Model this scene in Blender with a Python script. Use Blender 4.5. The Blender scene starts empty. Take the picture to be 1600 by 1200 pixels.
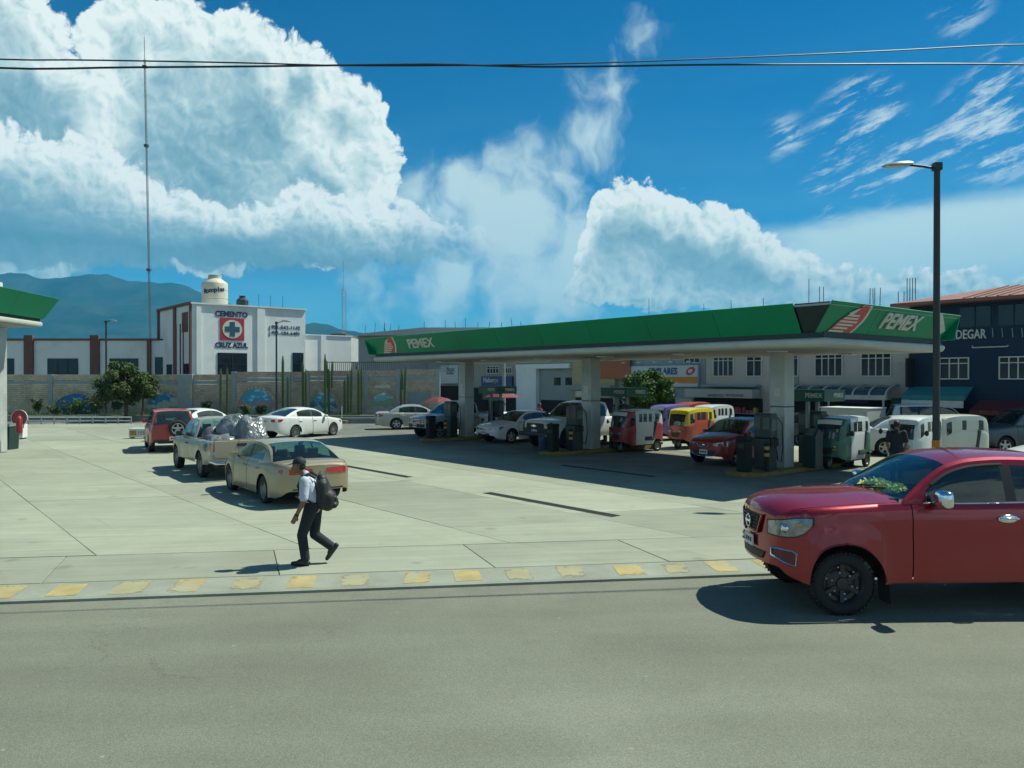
import bpy, bmesh, math, random
import numpy as np
from mathutils import Vector, Matrix, Quaternion, noise as mnoise

random.seed(7)
SC = bpy.context.scene
COL = SC.collection
R = math.radians

# ------------------------------------------------------------------ camera
CAM_H, FOC = 2.9, 1230.0          # eye height (m); focal length in 1600-px units
cam_data = bpy.data.cameras.new('camera')
cam_data.sensor_width = 36.0
cam_data.lens = FOC / 1600.0 * 36.0
cam_data.clip_start, cam_data.clip_end = 0.1, 30000.0
cam = bpy.data.objects.new('camera', cam_data)
COL.objects.link(cam)
cam.location = (0, 0, CAM_H)
cam.rotation_euler = (R(90 - 0.373), 0, 0)
SC.camera = cam

# ------------------------------------------------------------------ light
SUN_DIR = Vector((0.63, 0.265, 1.0)).normalized()
SUN_EL = math.asin(SUN_DIR.z)
SUN_AZ = math.atan2(SUN_DIR.x, SUN_DIR.y)
sun_data = bpy.data.lights.new('sun', 'SUN')
sun_data.energy = 5.0
sun_data.angle = R(0.53)
sun_data.color = (0.97, 1.0, 0.84)
sun = bpy.data.objects.new('sun', sun_data)
COL.objects.link(sun)
sun.rotation_euler = SUN_DIR.to_track_quat('Z', 'Y').to_euler()

SC.view_settings.view_transform = 'Standard'
SC.view_settings.look = 'None'
SC.view_settings.exposure = 0.35
SC.view_settings.gamma = 1.0
SC.view_settings.use_curve_mapping = False
SC.cycles.use_denoising = True
SC.cycles.max_bounces = 6
SC.cycles.diffuse_bounces = 2
SC.cycles.glossy_bounces = 3
SC.cycles.transparent_max_bounces = 10
SC.cycles.transmission_bounces = 4
SC.cycles.volume_bounces = 0
SC.cycles.use_adaptive_sampling = True
SC.cycles.adaptive_threshold = 0.02
SC.cycles.sample_clamp_indirect = 6.0
SC.cycles.caustics_reflective = False
SC.cycles.caustics_refractive = False


# ------------------------------------------------------------------ node helper
class NT:
    def __init__(self, tree, dim='3D'):
        self.t = tree
        self.dim = dim

    def node(self, typ, **kw):
        n = self.t.nodes.new(typ)
        for k, v in kw.items():
            setattr(n, k, v)
        return n

    def put(self, sock, val):
        if hasattr(val, 'is_output'):
            self.t.links.new(val, sock)
        elif val is not None:
            sock.default_value = val

    def m(self, op, a, b=None, c=None, clamp=False):
        n = self.node('ShaderNodeMath', operation=op, use_clamp=clamp)
        for i, v in enumerate((a, b, c)):
            if v is not None:
                self.put(n.inputs[i], v)
        return n.outputs[0]

    def vm(self, op, a, b=None, s=None):
        n = self.node('ShaderNodeVectorMath', operation=op)
        self.put(n.inputs[0], a)
        if b is not None:
            self.put(n.inputs[1], b)
        if s is not None:
            self.put(n.inputs['Scale'], s)
        return n.outputs['Value'] if op in ('LENGTH', 'DISTANCE', 'DOT_PRODUCT') else n.outputs[0]

    def xyz(self, x, y, z=0.0):
        n = self.node('ShaderNodeCombineXYZ')
        for i, v in enumerate((x, y, z)):
            self.put(n.inputs[i], v)
        return n.outputs[0]

    def sep(self, v):
        n = self.node('ShaderNodeSeparateXYZ')
        self.put(n.inputs[0], v)
        return n.outputs

    def ss(self, x, a, b):                     # smoothstep
        n = self.node('ShaderNodeMapRange', interpolation_type='SMOOTHSTEP')
        self.put(n.inputs[0], x)
        self.put(n.inputs[1], a)
        self.put(n.inputs[2], b)
        return n.outputs[0]

    def lin(self, x, a, b, c=0.0, d=1.0):
        n = self.node('ShaderNodeMapRange')
        self.put(n.inputs[0], x)
        for i, v in enumerate((a, b, c, d)):
            self.put(n.inputs[i + 1], v)
        return n.outputs[0]

    def mix(self, f, a, b, blend='MIX'):
        n = self.node('ShaderNodeMix', data_type='RGBA', blend_type=blend)
        self.put(n.inputs[0], f)
        self.put(n.inputs[6], a if hasattr(a, 'is_output') else (*a, 1))
        self.put(n.inputs[7], b if hasattr(b, 'is_output') else (*b, 1))
        return n.outputs[2]

    def noise(self, vec, scale, detail=3, rough=0.5, dist=0.0, dim=None, color=False):
        dim = dim or self.dim
        n = self.node('ShaderNodeTexNoise', noise_dimensions=dim)
        self.put(n.inputs['Vector'], vec)
        self.put(n.inputs['Scale'], scale)
        self.put(n.inputs['Detail'], detail)
        self.put(n.inputs['Roughness'], rough)
        self.put(n.inputs['Distortion'], dist)
        return n.outputs[1] if color else n.outputs[0]

    def voro(self, vec, scale, detail=0, rough=0.5, lac=2.0, feature='F1', dim=None):
        dim = dim or self.dim
        n = self.node('ShaderNodeTexVoronoi', feature=feature, voronoi_dimensions=dim, normalize=True)
        self.put(n.inputs['Vector'], vec)
        self.put(n.inputs['Scale'], scale)
        if 'Detail' in n.inputs:
            self.put(n.inputs['Detail'], detail)
            self.put(n.inputs['Roughness'], rough)
            self.put(n.inputs['Lacunarity'], lac)
        if feature == 'SMOOTH_F1':
            self.put(n.inputs['Smoothness'], 0.6)
        return n.outputs[0]


# ------------------------------------------------------------------ sky
def build_world():
    w = bpy.data.worlds.new('World')
    SC.world = w
    w.use_nodes = True
    w.cycles.sampling_method = 'MANUAL'
    w.cycles.sample_map_resolution = 256
    w.node_tree.nodes.clear()
    t = NT(w.node_tree, '2D')
    out = t.node('ShaderNodeOutputWorld')
    bg = t.node('ShaderNodeBackground')
    bg.inputs[1].default_value = SKY_STRENGTH
    w.node_tree.links.new(bg.outputs[0], out.inputs[0])
    sky = t.node('ShaderNodeTexSky', sky_type='NISHITA')
    sky.sun_disc = False
    sky.sun_elevation = SUN_EL
    sky.sun_rotation = SUN_AZ
    sky.altitude = 1500
    sky.air_density = 1.0
    sky.dust_density = 0.25
    sky.ozone_density = 3.0
    d = t.vm('NORMALIZE', t.node('ShaderNodeTexCoord').outputs['Generated'])
    dx, dy, dz = t.sep(d)
    az = t.m('MULTIPLY', t.m('ARCTAN2', dx, dy), 57.2958)
    el = t.m('MULTIPLY', t.m('ARCSINE', dz), 57.2958)
    p = t.xyz(az, el)

    def ang(x, y):
        a = math.atan((x - 800) / FOC)
        e = math.atan((592 - y) / FOC * math.cos(a))
        return math.degrees(a), math.degrees(e)

    warp = t.noise(p, 0.35, 2, 0.55, color=True)
    pw = t.vm('ADD', p, t.vm('SCALE', t.vm('SUBTRACT', warp, (0.5, 0.5, 0.5)), s=1.6))

    def field(blobs, pos, sm=0.12):
        s = None
        for (x, y, r) in blobs:
            a, e = ang(x, y)
            rr = r / 1600 * 69.0 * 0.95
            dd = t.m('DIVIDE', t.vm('DISTANCE', pos, (a, e, 0)), rr)
            f = t.m('SUBTRACT', 1.0, dd)
            f = t.m('MULTIPLY', f, rr)               # degrees inside the blob
            s = f if s is None else t.m('SMOOTH_MAX', s, f, 0.9)
        return s

    def outline(pts, azs, base):                     # height above / inside a cloud bank given by its top edge
        q = [ang(*p_) for p_ in pts]
        a0_, a1_ = q[0][0], q[-1][0]
        r_ = t.node('ShaderNodeValToRGB')
        cr_ = r_.color_ramp
        cr_.interpolation = 'B_SPLINE'
        while len(cr_.elements) < 30:
            cr_.elements.new(0.5)
        for i_ in range(30):
            f_ = i_ / 29
            v_ = float(np.interp(a0_ + f_ * (a1_ - a0_), [k[0] for k in q], [k[1] for k in q])) / 30
            cr_.elements[i_].position = f_
            cr_.elements[i_].color = (v_, v_, v_, 1)
        t.put(r_.inputs[0], t.lin(azs[0], a0_, a1_))
        top = t.m('MULTIPLY', t.sep(r_.outputs[0])[0], 30.0)
        up = t.m('MULTIPLY', t.m('SUBTRACT', top, azs[1]), 0.8)
        return t.m('SMOOTH_MIN', up, t.m('SUBTRACT', azs[1], base), 0.5)

    def billow(pos, sc, det=3.6):
        v = t.voro(pos, sc, det, 0.54, 2.25)
        return t.m('SUBTRACT', 1.0, t.m('MULTIPLY', v, 1.9))

    L = (0.62, 0.78, 0.0)

    def cumulus(S, pos, sc, amp, edge, shade0, shade1, base_el, base_soft, base_min, dl=0.45):
        b0 = billow(pos, sc)
        b1 = billow(t.vm('ADD', pos, tuple(c * dl for c in L)), sc, 2.0)
        n0 = t.noise(pos, sc * 1.2, 4, 0.6)
        dens = t.m('ADD', S, t.m('MULTIPLY', t.m('ADD', b0, t.m('MULTIPLY', t.m('SUBTRACT', n0, 0.5), 0.45)), amp))
        alpha = t.ss(dens, 0.0, edge)
        relief = t.m('SUBTRACT', b0, b1)             # > 0 : surface turned to the sun
        deep = t.ss(dens, shade0, shade1)
        big = t.noise(pos, 0.16, 4, 0.55)
        lum = t.m('SUBTRACT', 1.0, t.m('MULTIPLY', deep, t.lin(big, 0.3, 0.7, 0.30, 0.62)))
        lum = t.m('ADD', lum, t.m('MULTIPLY', relief, t.lin(deep, 0, 1, 0.60, 0.26)))
        base = t.ss(el, t.m('SUBTRACT', base_el, base_soft), t.m('ADD', base_el, base_soft))
        lum = t.m('MULTIPLY', lum, t.lin(base, 0, 1, base_min, 1.0))
        lum = t.m('MAXIMUM', t.m('MINIMUM', lum, 1.12), 0.10)
        return alpha, lum

    def tone(lum):
        r = t.node('ShaderNodeValToRGB')
        cr = r.color_ramp
        cr.elements[0].position = 0.12
        cr.elements[0].color = (0.085, 0.235, 0.335, 1)
        cr.elements[1].position = 1.0
        cr.elements[1].color = (0.86, 0.95, 0.92, 1)
        e = cr.elements.new(0.5)
        e.color = (0.28, 0.47, 0.54, 1)
        e = cr.elements.new(0.78)
        e.color = (0.60, 0.76, 0.76, 1)
        t.put(r.inputs[0], lum)
        return t.vm('SCALE', r.outputs[0], s=CLOUD_GAIN)

    # the clear sky: Nishita with the deep azure of the photograph's clean upper air
    skyc = t.vm('MULTIPLY', sky.outputs[0], SKY_TINT)
    col = skyc
    # pale moisture towards the horizon
    hz = t.m('POWER', t.m('SUBTRACT', 1.0, t.m('MAXIMUM', dz, 0.0)), 7.0)
    hzn = t.noise(t.xyz(t.m('MULTIPLY', az, 0.5), t.m('MULTIPLY', el, 2.2)), 0.16, 4, 0.55)
    col = t.mix(t.m('MULTIPLY', hz, t.lin(hzn, 0.3, 0.7, 0.45, 0.95), clamp=True), col,
                t.vm('SCALE', t.xyz(0.27, 0.58, 0.70), s=CLOUD_GAIN))

    # soft veils
    pv = t.vm('ADD', p, t.vm('SCALE', t.vm('SUBTRACT', t.noise(p, 0.13, 3, 0.6, color=True), (0.5, 0.5, 0.5)), s=5.5))
    veil = field([(935, 140, 55), (905, 215, 62), (870, 275, 66), (800, 280, 80), (720, 280, 75), (790, 350, 120),
                  (690, 340, 70), (880, 380, 100), (640, 300, 50), (1000, 50, 34), (840, 450, 110), (710, 440, 80), (600, 470, 60)], pv)
    vn = t.noise(t.vm('MULTIPLY', pv, (1.0, 0.8, 1.0)), 0.32, 6, 0.58)
    va = t.ss(t.m('ADD', veil, t.m('MULTIPLY', t.m('SUBTRACT', vn, 0.5), 5.5)), -0.6, 3.0)
    col = t.mix(t.m('MULTIPLY', va, 0.88), col, t.vm('SCALE', t.xyz(0.62, 0.80, 0.81), s=CLOUD_GAIN))
    # high band of altostratus over the right half
    a0, e0 = ang(1170, 352)
    a1, e1 = ang(1600, 280)
    line = t.lin(az, a0, a1, e0, e1)
    below = t.m('SUBTRACT', t.m('ADD', line, t.m('MULTIPLY', t.m('SUBTRACT', t.noise(t.xyz(t.m('MULTIPLY', az, 0.4), el), 0.5, 5), 0.5), 1.6)), el)
    band = t.m('MULTIPLY', t.ss(below, -0.2, 1.3), t.m('SUBTRACT', 1.0, t.m('MULTIPLY', t.ss(below, 1.5, 8.0), 0.4)))
    band = t.m('MULTIPLY', band, t.m('MULTIPLY', t.ss(az, a0 - 3, a0 + 5), t.m('SUBTRACT', 1.0, t.ss(az, 60.0, 90.0))))
    col = t.mix(t.m('MULTIPLY', band, 0.92), col, t.vm('SCALE', t.xyz(0.58, 0.79, 0.81), s=CLOUD_GAIN))
    # cirrus streaks
    ca, ce = math.cos(R(20)), math.sin(R(20))
    su = t.m('ADD', t.m('MULTIPLY', az, ca), t.m('MULTIPLY', el, ce))
    sv = t.m('SUBTRACT', t.m('MULTIPLY', el, ca), t.m('MULTIPLY', az, ce))
    cn = t.noise(t.xyz(t.m('MULTIPLY', su, 0.55), t.m('MULTIPLY', sv, 2.4), 3.7), 0.40, 6, 0.66, 0.12)
    cm = field([(1345, 180, 50), (1320, 205, 40), (1560, 195, 75), (1590, 150, 60), (1310, 293, 42), (1385, 275, 35),
                (1500, 12, 26), (1225, 215, 22), (1410, 235, 22), (1460, 228, 26)], p)
    ci = t.m('MULTIPLY', t.ss(cn, 0.47, 0.70), t.ss(cm, -1.2, 0.9))
    far = t.m('MULTIPLY', t.ss(cn, 0.52, 0.75), t.ss(t.m('ABSOLUTE', az), 36.0, 60.0))
    ci = t.m('MAXIMUM', ci, t.m('MULTIPLY', far, 0.8))
    col = t.mix(t.m('MULTIPLY', ci, 0.74), col, t.vm('SCALE', t.xyz(0.74, 0.88, 0.88), s=CLOUD_GAIN))

    # cumulus all the way round, outside the part the photograph shows
    gn = t.noise(p, 0.05, 3, 0.5)
    around = t.m('MULTIPLY', t.ss(t.m('ABSOLUTE', az), 36.0, 48.0), 16.0)
    Sg = t.m('SUBTRACT', t.m('MULTIPLY', t.m('SUBTRACT', gn, 0.50), around), t.m('MULTIPLY', t.ss(el, 18, 50), 9.0))
    Sg = t.m('SUBTRACT', Sg, t.m('MULTIPLY', t.m('SUBTRACT', 1.0, t.ss(t.m('ABSOLUTE', az), 36.0, 44.0)), 20.0))

    # far tower of cloud on the left, second tower over the canopy
    pwx, pwy, _z = t.sep(pw)
    S1 = field([(205, 80, 66), (270, 70, 66), (370, 112, 80), (470, 150, 76), (540, 200, 72), (565, 265, 62),
                (330, 240, 185), (480, 310, 110), (5, 60, 84), (85, 190, 88), (-30, 250, 190)], pw)
    S3 = outline([(850, 560), (880, 520), (897, 400), (905, 352), (925, 322), (950, 296), (975, 284), (1000, 287), (1035, 305), (1060, 306), (1085, 318),
                  (1095, 345), (1115, 330), (1140, 332), (1165, 345), (1185, 362), (1215, 388), (1250, 405), (1290, 425), (1340, 430), (1390, 436), (1440, 440),
                  (1500, 430), (1530, 436), (1570, 446), (1640, 440)], (pwx, pwy), t.lin(az, 4.0, 20.0, 6.0, 4.2))
    S13 = t.m('MAXIMUM', t.m('MAXIMUM', S1, S3), Sg)
    b13 = t.lin(az, -20.0, 2.0, 8.2, 6.6)
    a_, l_ = cumulus(S13, pw, 0.62, 1.15, 0.36, 0.9, 3.6, b13, 3.0, 0.58)
    col = t.mix(a_, col, tone(l_))

    # nearer bank of cumulus, low on the left, with a flat grey base
    S2 = outline([(-300, 230), (-60, 190), (0, 202), (35, 200), (60, 212), (88, 240), (105, 222), (135, 212), (165, 218), (195, 245), (222, 268), (245, 300),
                  (265, 292), (300, 300), (330, 312), (360, 345), (410, 342), (425, 305), (455, 290), (485, 292), (515, 318), (555, 318), (590, 330), (615, 308), (650, 322),
                  (680, 345), (715, 352), (760, 368), (800, 390), (835, 430), (860, 560)], (pwx, pwy), t.lin(az, -36.0, -4.0, 6.9, 8.6))
    a_, l_ = cumulus(S2, t.vm('ADD', pw, (31.0, 7.0, 0)), 0.78, 0.95, 0.40, 0.8, 3.4, 9.7, 1.9, 0.30, 0.4)
    lowfade = t.ss(el, 5.6, 8.6)
    a_ = t.m('MULTIPLY', a_, t.lin(lowfade, 0, 1, 0.75, 1.0))
    a_ = t.m('MULTIPLY', a_, t.m('SUBTRACT', 1.0, t.m('MULTIPLY', t.ss(az, -10.0, 0.5), 0.85)))
    col = t.mix(a_, col, tone(l_))
    # grey-blue rain-base under the bank
    bn = t.noise(t.xyz(t.m('MULTIPLY', az, 0.35), el), 0.6, 4)
    dk = t.m('MULTIPLY', t.m('MULTIPLY', t.ss(el, 6.6, 8.2), t.m('SUBTRACT', 1.0, t.ss(el, 8.6, 10.6))),
             t.m('MULTIPLY', t.m('SUBTRACT', 1.0, t.ss(az, -17.0, -9.0)), t.ss(az, -70.0, -50.0)))
    col = t.mix(t.m('MULTIPLY', dk, t.lin(bn, 0.3, 0.7, 0.25, 0.8)), col, t.vm('SCALE', t.xyz(0.10, 0.27, 0.37), s=CLOUD_GAIN))
    t.put(bg.inputs[0], col)


SKY_STRENGTH = 0.064
CLOUD_GAIN = 12.9
SKY_TINT = (0.0, 0.74, 1.10)
build_world()

# ------------------------------------------------------------------ materials
MATS = {}


def mat(name, col, rough=0.6, var=0.08, scale=4.0, bump=0.0, bscale=40.0, metal=0.0, coat=0.0, spec=0.5, rnd=0.0,
        dirt=None, dirt_amt=0.0, sheen=0.0):
    if name in MATS:
        return MATS[name]
    m = bpy.data.materials.new(name)
    m.use_nodes = True
    t = NT(m.node_tree)
    b = m.node_tree.nodes['Principled BSDF']
    tc = t.node('ShaderNodeTexCoord').outputs['Object']
    n = t.noise(tc, scale, 5, 0.6)
    k = t.lin(n, 0.3, 0.7, 1.0 - var, 1.0 + var)
    if rnd:
        oi = t.node('ShaderNodeObjectInfo').outputs['Random']
        k = t.m('MULTIPLY', k, t.lin(oi, 0, 1, 1 - rnd, 1 + rnd))
    c = t.vm('SCALE', t.xyz(*col), s=k)
    if dirt:
        dn = t.noise(tc, scale * 0.6, 6, 0.65, 0.4)
        c = t.mix(t.m('MULTIPLY', t.ss(dn, 0.48, 0.72), dirt_amt), c, dirt)
    t.put(b.inputs['Base Color'], c)
    t.put(b.inputs['Roughness'], t.lin(n, 0.3, 0.7, max(0.02, rough - 0.06), min(1, rough + 0.06)))
    b.inputs['Metallic'].default_value = metal
    b.inputs['Specular IOR Level'].default_value = spec
    b.inputs['Coat Weight'].default_value = coat
    b.inputs['Coat Roughness'].default_value = 0.04
    if bump:
        bn = t.node('ShaderNodeBump')
        bn.inputs['Strength'].default_value = bump
        bn.inputs['Distance'].default_value = 0.02
        t.put(bn.inputs['Height'], t.noise(tc, bscale, 4, 0.6))
        t.put(b.inputs['Normal'], bn.outputs[0])
    MATS[name] = m
    return m


def paint(name, col, metal=0.25, rough=0.38, dust=0.22):
    if name in MATS:
        return MATS[name]
    m = bpy.data.materials.new(name)
    m.use_nodes = True
    t = NT(m.node_tree)
    b = m.node_tree.nodes['Principled BSDF']
    tc = t.node('ShaderNodeTexCoord').outputs['Object']
    geo = t.node('ShaderNodeNewGeometry').outputs['Position']
    n = t.noise(tc, 2.3, 6, 0.65)
    z = t.sep(geo)[2]
    low = t.m('SUBTRACT', 1.0, t.ss(z, 0.2, 1.0))          # road dust thrown up on the lower panels
    d = t.m('MULTIPLY', t.m('ADD', t.m('MULTIPLY', low, 0.55), 0.35), t.m('MULTIPLY', t.ss(n, 0.32, 0.75), dust), clamp=True)
    t.put(b.inputs['Base Color'], t.mix(d, col, (0.26, 0.24, 0.19)))
    b.inputs['Metallic'].default_value = metal
    t.put(b.inputs['Roughness'], t.lin(d, 0, 0.4, rough, 0.75))
    b.inputs['Coat Weight'].default_value = 0.6
    t.put(b.inputs['Coat Roughness'], t.lin(d, 0, 0.3, 0.06, 0.3))
    MATS[name] = m
    return m


def glassmat(name, tint, opac=0.35):
    if name in MATS:
        return MATS[name]
    m = bpy.data.materials.new(name)
    m.use_nodes = True
    t = NT(m.node_tree)
    nt = m.node_tree
    nt.nodes.clear()
    out = t.node('ShaderNodeOutputMaterial')
    tr = t.node('ShaderNodeBsdfTransparent')
    tr.inputs[0].default_value = (*tint, 1)
    df = t.node('ShaderNodeBsdfDiffuse')
    tc = t.node('ShaderNodeTexCoord').outputs['Object']
    t.put(df.inputs[0], t.mix(t.noise(tc, 3.0, 4), (0.03, 0.05, 0.05), (0.10, 0.12, 0.11)))
    gl = t.node('ShaderNodeBsdfGlossy')
    gl.inputs['Roughness'].default_value = 0.03
    gl.inputs[0].default_value = (0.9, 0.95, 0.95, 1)
    m1 = t.node('ShaderNodeMixShader')
    m1.inputs[0].default_value = opac
    nt.links.new(tr.outputs[0], m1.inputs[1])
    nt.links.new(df.outputs[0], m1.inputs[2])
    lw = t.node('ShaderNodeLayerWeight')
    m2 = t.node('ShaderNodeMixShader')
    fc = t.m('POWER', lw.outputs['Facing'], 4.0)
    t.put(m2.inputs[0], t.m('ADD', 0.06, t.m('MULTIPLY', fc, 0.9)))
    nt.links.new(m1.outputs[0], m2.inputs[1])
    nt.links.new(gl.outputs[0], m2.inputs[2])
    nt.links.new(m2.outputs[0], out.inputs[0])
    MATS[name] = m
    return m


G_CLEAR = glassmat('window_glass_light', (0.50, 0.66, 0.64), 0.14)
G_TINT = glassmat('window_glass_dark', (0.16, 0.22, 0.22), 0.35)
G_SHOP = glassmat('shop_glass', (0.10, 0.14, 0.16), 0.5)
RUBBER = mat('tyre_rubber', (0.018, 0.018, 0.018), 0.85, 0.2, 9, 0.3, 60)
BLACKP = mat('black_plastic', (0.02, 0.021, 0.022), 0.55, 0.15, 8)
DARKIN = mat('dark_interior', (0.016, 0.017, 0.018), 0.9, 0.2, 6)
SEATM = mat('seat_fabric', (0.05, 0.052, 0.055), 0.9, 0.2, 12)
CHROME = mat('chrome', (0.75, 0.76, 0.77), 0.12, 0.05, 6, metal=1.0)
STEELRIM = mat('steel_rim', (0.20, 0.20, 0.19), 0.45, 0.25, 9, metal=0.6)
ALLOY = mat('alloy_rim', (0.5, 0.5, 0.5), 0.32, 0.08, 9, metal=0.9)
STEELBLK = mat('black_rim', (0.025, 0.025, 0.026), 0.4, 0.2, 9)
HLAMP = mat('headlamp_lens', (0.24, 0.26, 0.27), 0.16, 0.45, 11, metal=0.6, coat=1.0)
TLAMP = mat('tail_lamp_lens', (0.42, 0.012, 0.02), 0.18, 0.12, 14, coat=1.0)
AMBER = mat('amber_lens', (0.75, 0.22, 0.02), 0.2, 0.1, 14, coat=1.0)
PLATE = mat('number_plate', (0.62, 0.64, 0.62), 0.5, 0.12, 30)
WHITEP = mat('white_painted_metal', (0.66, 0.68, 0.66), 0.5, 0.06, 2.0, dirt=(0.36, 0.36, 0.32), dirt_amt=0.35)
GALV = mat('galvanised_steel', (0.34, 0.36, 0.36), 0.45, 0.12, 5, metal=0.6)
DARKPOLE = mat('dark_painted_pole', (0.022, 0.026, 0.028), 0.5, 0.2, 3)
CONC = mat('grey_concrete', (0.33, 0.345, 0.32), 0.9, 0.14, 1.6, 0.25, 30, dirt=(0.2, 0.2, 0.18), dirt_amt=0.4)


# ------------------------------------------------------------------ mesh builder
class MB:
    def __init__(self):
        self.v, self.f = [], []

    def add(self, vs, fs):
        o = len(self.v)
        self.v += [tuple(x) for x in vs]
        self.f += [tuple(i + o for i in f) for f in fs]
        return self

    def box(self, x0, x1, y0, y1, z0, z1):
        return self.add([(x0, y0, z0), (x1, y0, z0), (x1, y1, z0), (x0, y1, z0), (x0, y0, z1), (x1, y0, z1), (x1, y1, z1), (x0, y1, z1)],
                        [(0, 3, 2, 1), (4, 5, 6, 7), (0, 1, 5, 4), (1, 2, 6, 5), (2, 3, 7, 6), (3, 0, 4, 7)])

    def obox(self, c, ex, ey, ez):               # oriented box, half extents as vectors
        c, ex, ey, ez = map(Vector, (c, ex, ey, ez))
        vs = [c + sx * ex + sy * ey + sz * ez for sz in (-1, 1) for sx, sy in ((-1, -1), (1, -1), (1, 1), (-1, 1))]
        return self.add(vs, [(0, 3, 2, 1), (4, 5, 6, 7), (0, 1, 5, 4), (1, 2, 6, 5), (2, 3, 7, 6), (3, 0, 4, 7)])

    def tube(self, pts, r, n=8, caps=True):
        pts = [Vector(p) for p in pts]
        rs = r if isinstance(r, (list, tuple)) else [r] * len(pts)
        o = len(self.v)
        up = None
        for i, p in enumerate(pts):
            a = pts[max(i - 1, 0)]
            b = pts[min(i + 1, len(pts) - 1)]
            d = (b - a).normalized()
            if up is None:
                up = Vector((0, 0, 1)) if abs(d.z) < 0.9 else Vector((1, 0, 0))
            x = d.cross(up)
            if x.length < 1e-6:
                x = d.cross(Vector((0, 1, 0)))
            x.normalize()
            y = d.cross(x).normalized()
            up = -y if False else up
            for k in range(n):
                t = 2 * math.pi * k / n
                self.v.append(tuple(p + (x * math.cos(t) + y * math.sin(t)) * rs[i]))
        for i in range(len(pts) - 1):
            for k in range(n):
                a = o + i * n + k
                b = o + i * n + (k + 1) % n
                self.f.append((a, b, b + n, a + n))
        if caps:
            self.f.append(tuple(o + k for k in range(n))[::-1])
            self.f.append(tuple(o + (len(pts) - 1) * n + k for k in range(n)))
        return self

    def lathe(self, prof, n=16, c=(0, 0, 0), axis='z', closed=False, cap=True):
        o = len(self.v)
        for (r, h) in prof:
            for k in range(n):
                t = 2 * math.pi * k / n
                a, b = r * math.cos(t), r * math.sin(t)
                p = (a, b, h) if axis == 'z' else (a, h, b)
                self.v.append((p[0] + c[0], p[1] + c[1], p[2] + c[2]))
        m = len(prof)
        for i in range(m if closed else m - 1):
            for k in range(n):
                a = o + i * n + k
                b = o + i * n + (k + 1) % n
                j = ((i + 1) % m - i) * n
                self.f.append((a, b, b + j, a + j))
        if not closed and cap:
            if prof[0][0] > 1e-5:
                self.f.append(tuple(o + k for k in range(n))[::-1])
            if prof[-1][0] > 1e-5:
                self.f.append(tuple(o + (m - 1) * n + k for k in range(n)))
        return self

    def prism(self, poly, fn, d0, d1):           # polygon in 2-D, fn(u, v, d) -> 3-D
        n = len(poly)
        vs = [fn(u, v, d0) for u, v in poly] + [fn(u, v, d1) for u, v in poly]
        fs = [tuple(range(n))[::-1], tuple(range(n, 2 * n))] + [(i, (i + 1) % n, n + (i + 1) % n, n + i) for i in range(n)]
        return self.add(vs, fs)

    def grid(self, rows):                        # rows of 3-D points
        o = len(self.v)
        m = len(rows[0])
        for r in rows:
            self.v += [tuple(p) for p in r]
        for i in range(len(rows) - 1):
            for j in range(m - 1):
                a = o + i * m + j
                self.f.append((a, a + 1, a + m + 1, a + m))
        return self

    def ell(self, c, r, nu=10, nv=7):
        rows = []
        for i in range(nv + 1):
            t = math.pi * i / nv
            rows.append([(c[0] + r[0] * math.sin(t) * math.cos(2 * math.pi * k / nu), c[1] + r[1] * math.sin(t) * math.sin(2 * math.pi * k / nu),
                          c[2] + r[2] * math.cos(t)) for k in range(nu + 1)])
        return self.grid(rows)

    def mesh(self, name, mt=None, smooth=0):
        me = bpy.data.meshes.new(name)
        me.from_pydata(self.v, [], self.f)
        bm = bmesh.new()
        bm.from_mesh(me)
        if smooth:
            bmesh.ops.remove_doubles(bm, verts=bm.verts, dist=1e-5)
        bmesh.ops.recalc_face_normals(bm, faces=bm.faces)
        bm.to_mesh(me)
        bm.free()
        if smooth:
            me.polygons.foreach_set('use_smooth', [True] * len(me.polygons))
            me.set_sharp_from_angle(angle=R(smooth))
        if mt is not None:
            me.materials.append(mt)
        return me

    def build(self, name, mt, parent=None, smooth=0, bevel=0.0, loc=None, rotz=None):
        o = bpy.data.objects.new(name, self.mesh(name, mt, smooth))
        COL.objects.link(o)
        if parent is not None:
            o.parent = parent
        if loc is not None:
            o.location = loc
        if rotz is not None:
            o.rotation_euler = (0, 0, rotz)
        if bevel:
            b = o.modifiers.new('bevel', 'BEVEL')
            b.width = bevel
            b.segments = 2
            b.limit_method = 'ANGLE'
        return o


def thing(name, label, cat, loc=(0, 0, 0), rotz=0.0, group=None):
    o = bpy.data.objects.new(name, None)
    COL.objects.link(o)
    o.location = loc
    o.rotation_euler = (0, 0, rotz)
    return tag(o, label, cat, group)


def tag(o, label, cat=None, group=None):
    o['label'] = label
    if cat:
        o['category'] = cat
    if group:
        o['group'] = group
    return o


def struct(o, label=None):
    o['kind'] = 'structure'
    if label:
        o['label'] = label
    return o


def link_copy(src, parent=None, loc=None, rotz=None):
    c = src.copy()
    COL.objects.link(c)
    c.parent = parent
    if loc is not None:
        c.location = loc
    if rotz is not None:
        c.rotation_euler = (0, 0, rotz)
    return c


def copy_tree(src, parent=None):
    kids = [k for k in src.children]
    c = link_copy(src, parent)
    for k in kids:
        copy_tree(k, c)
    return c


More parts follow.
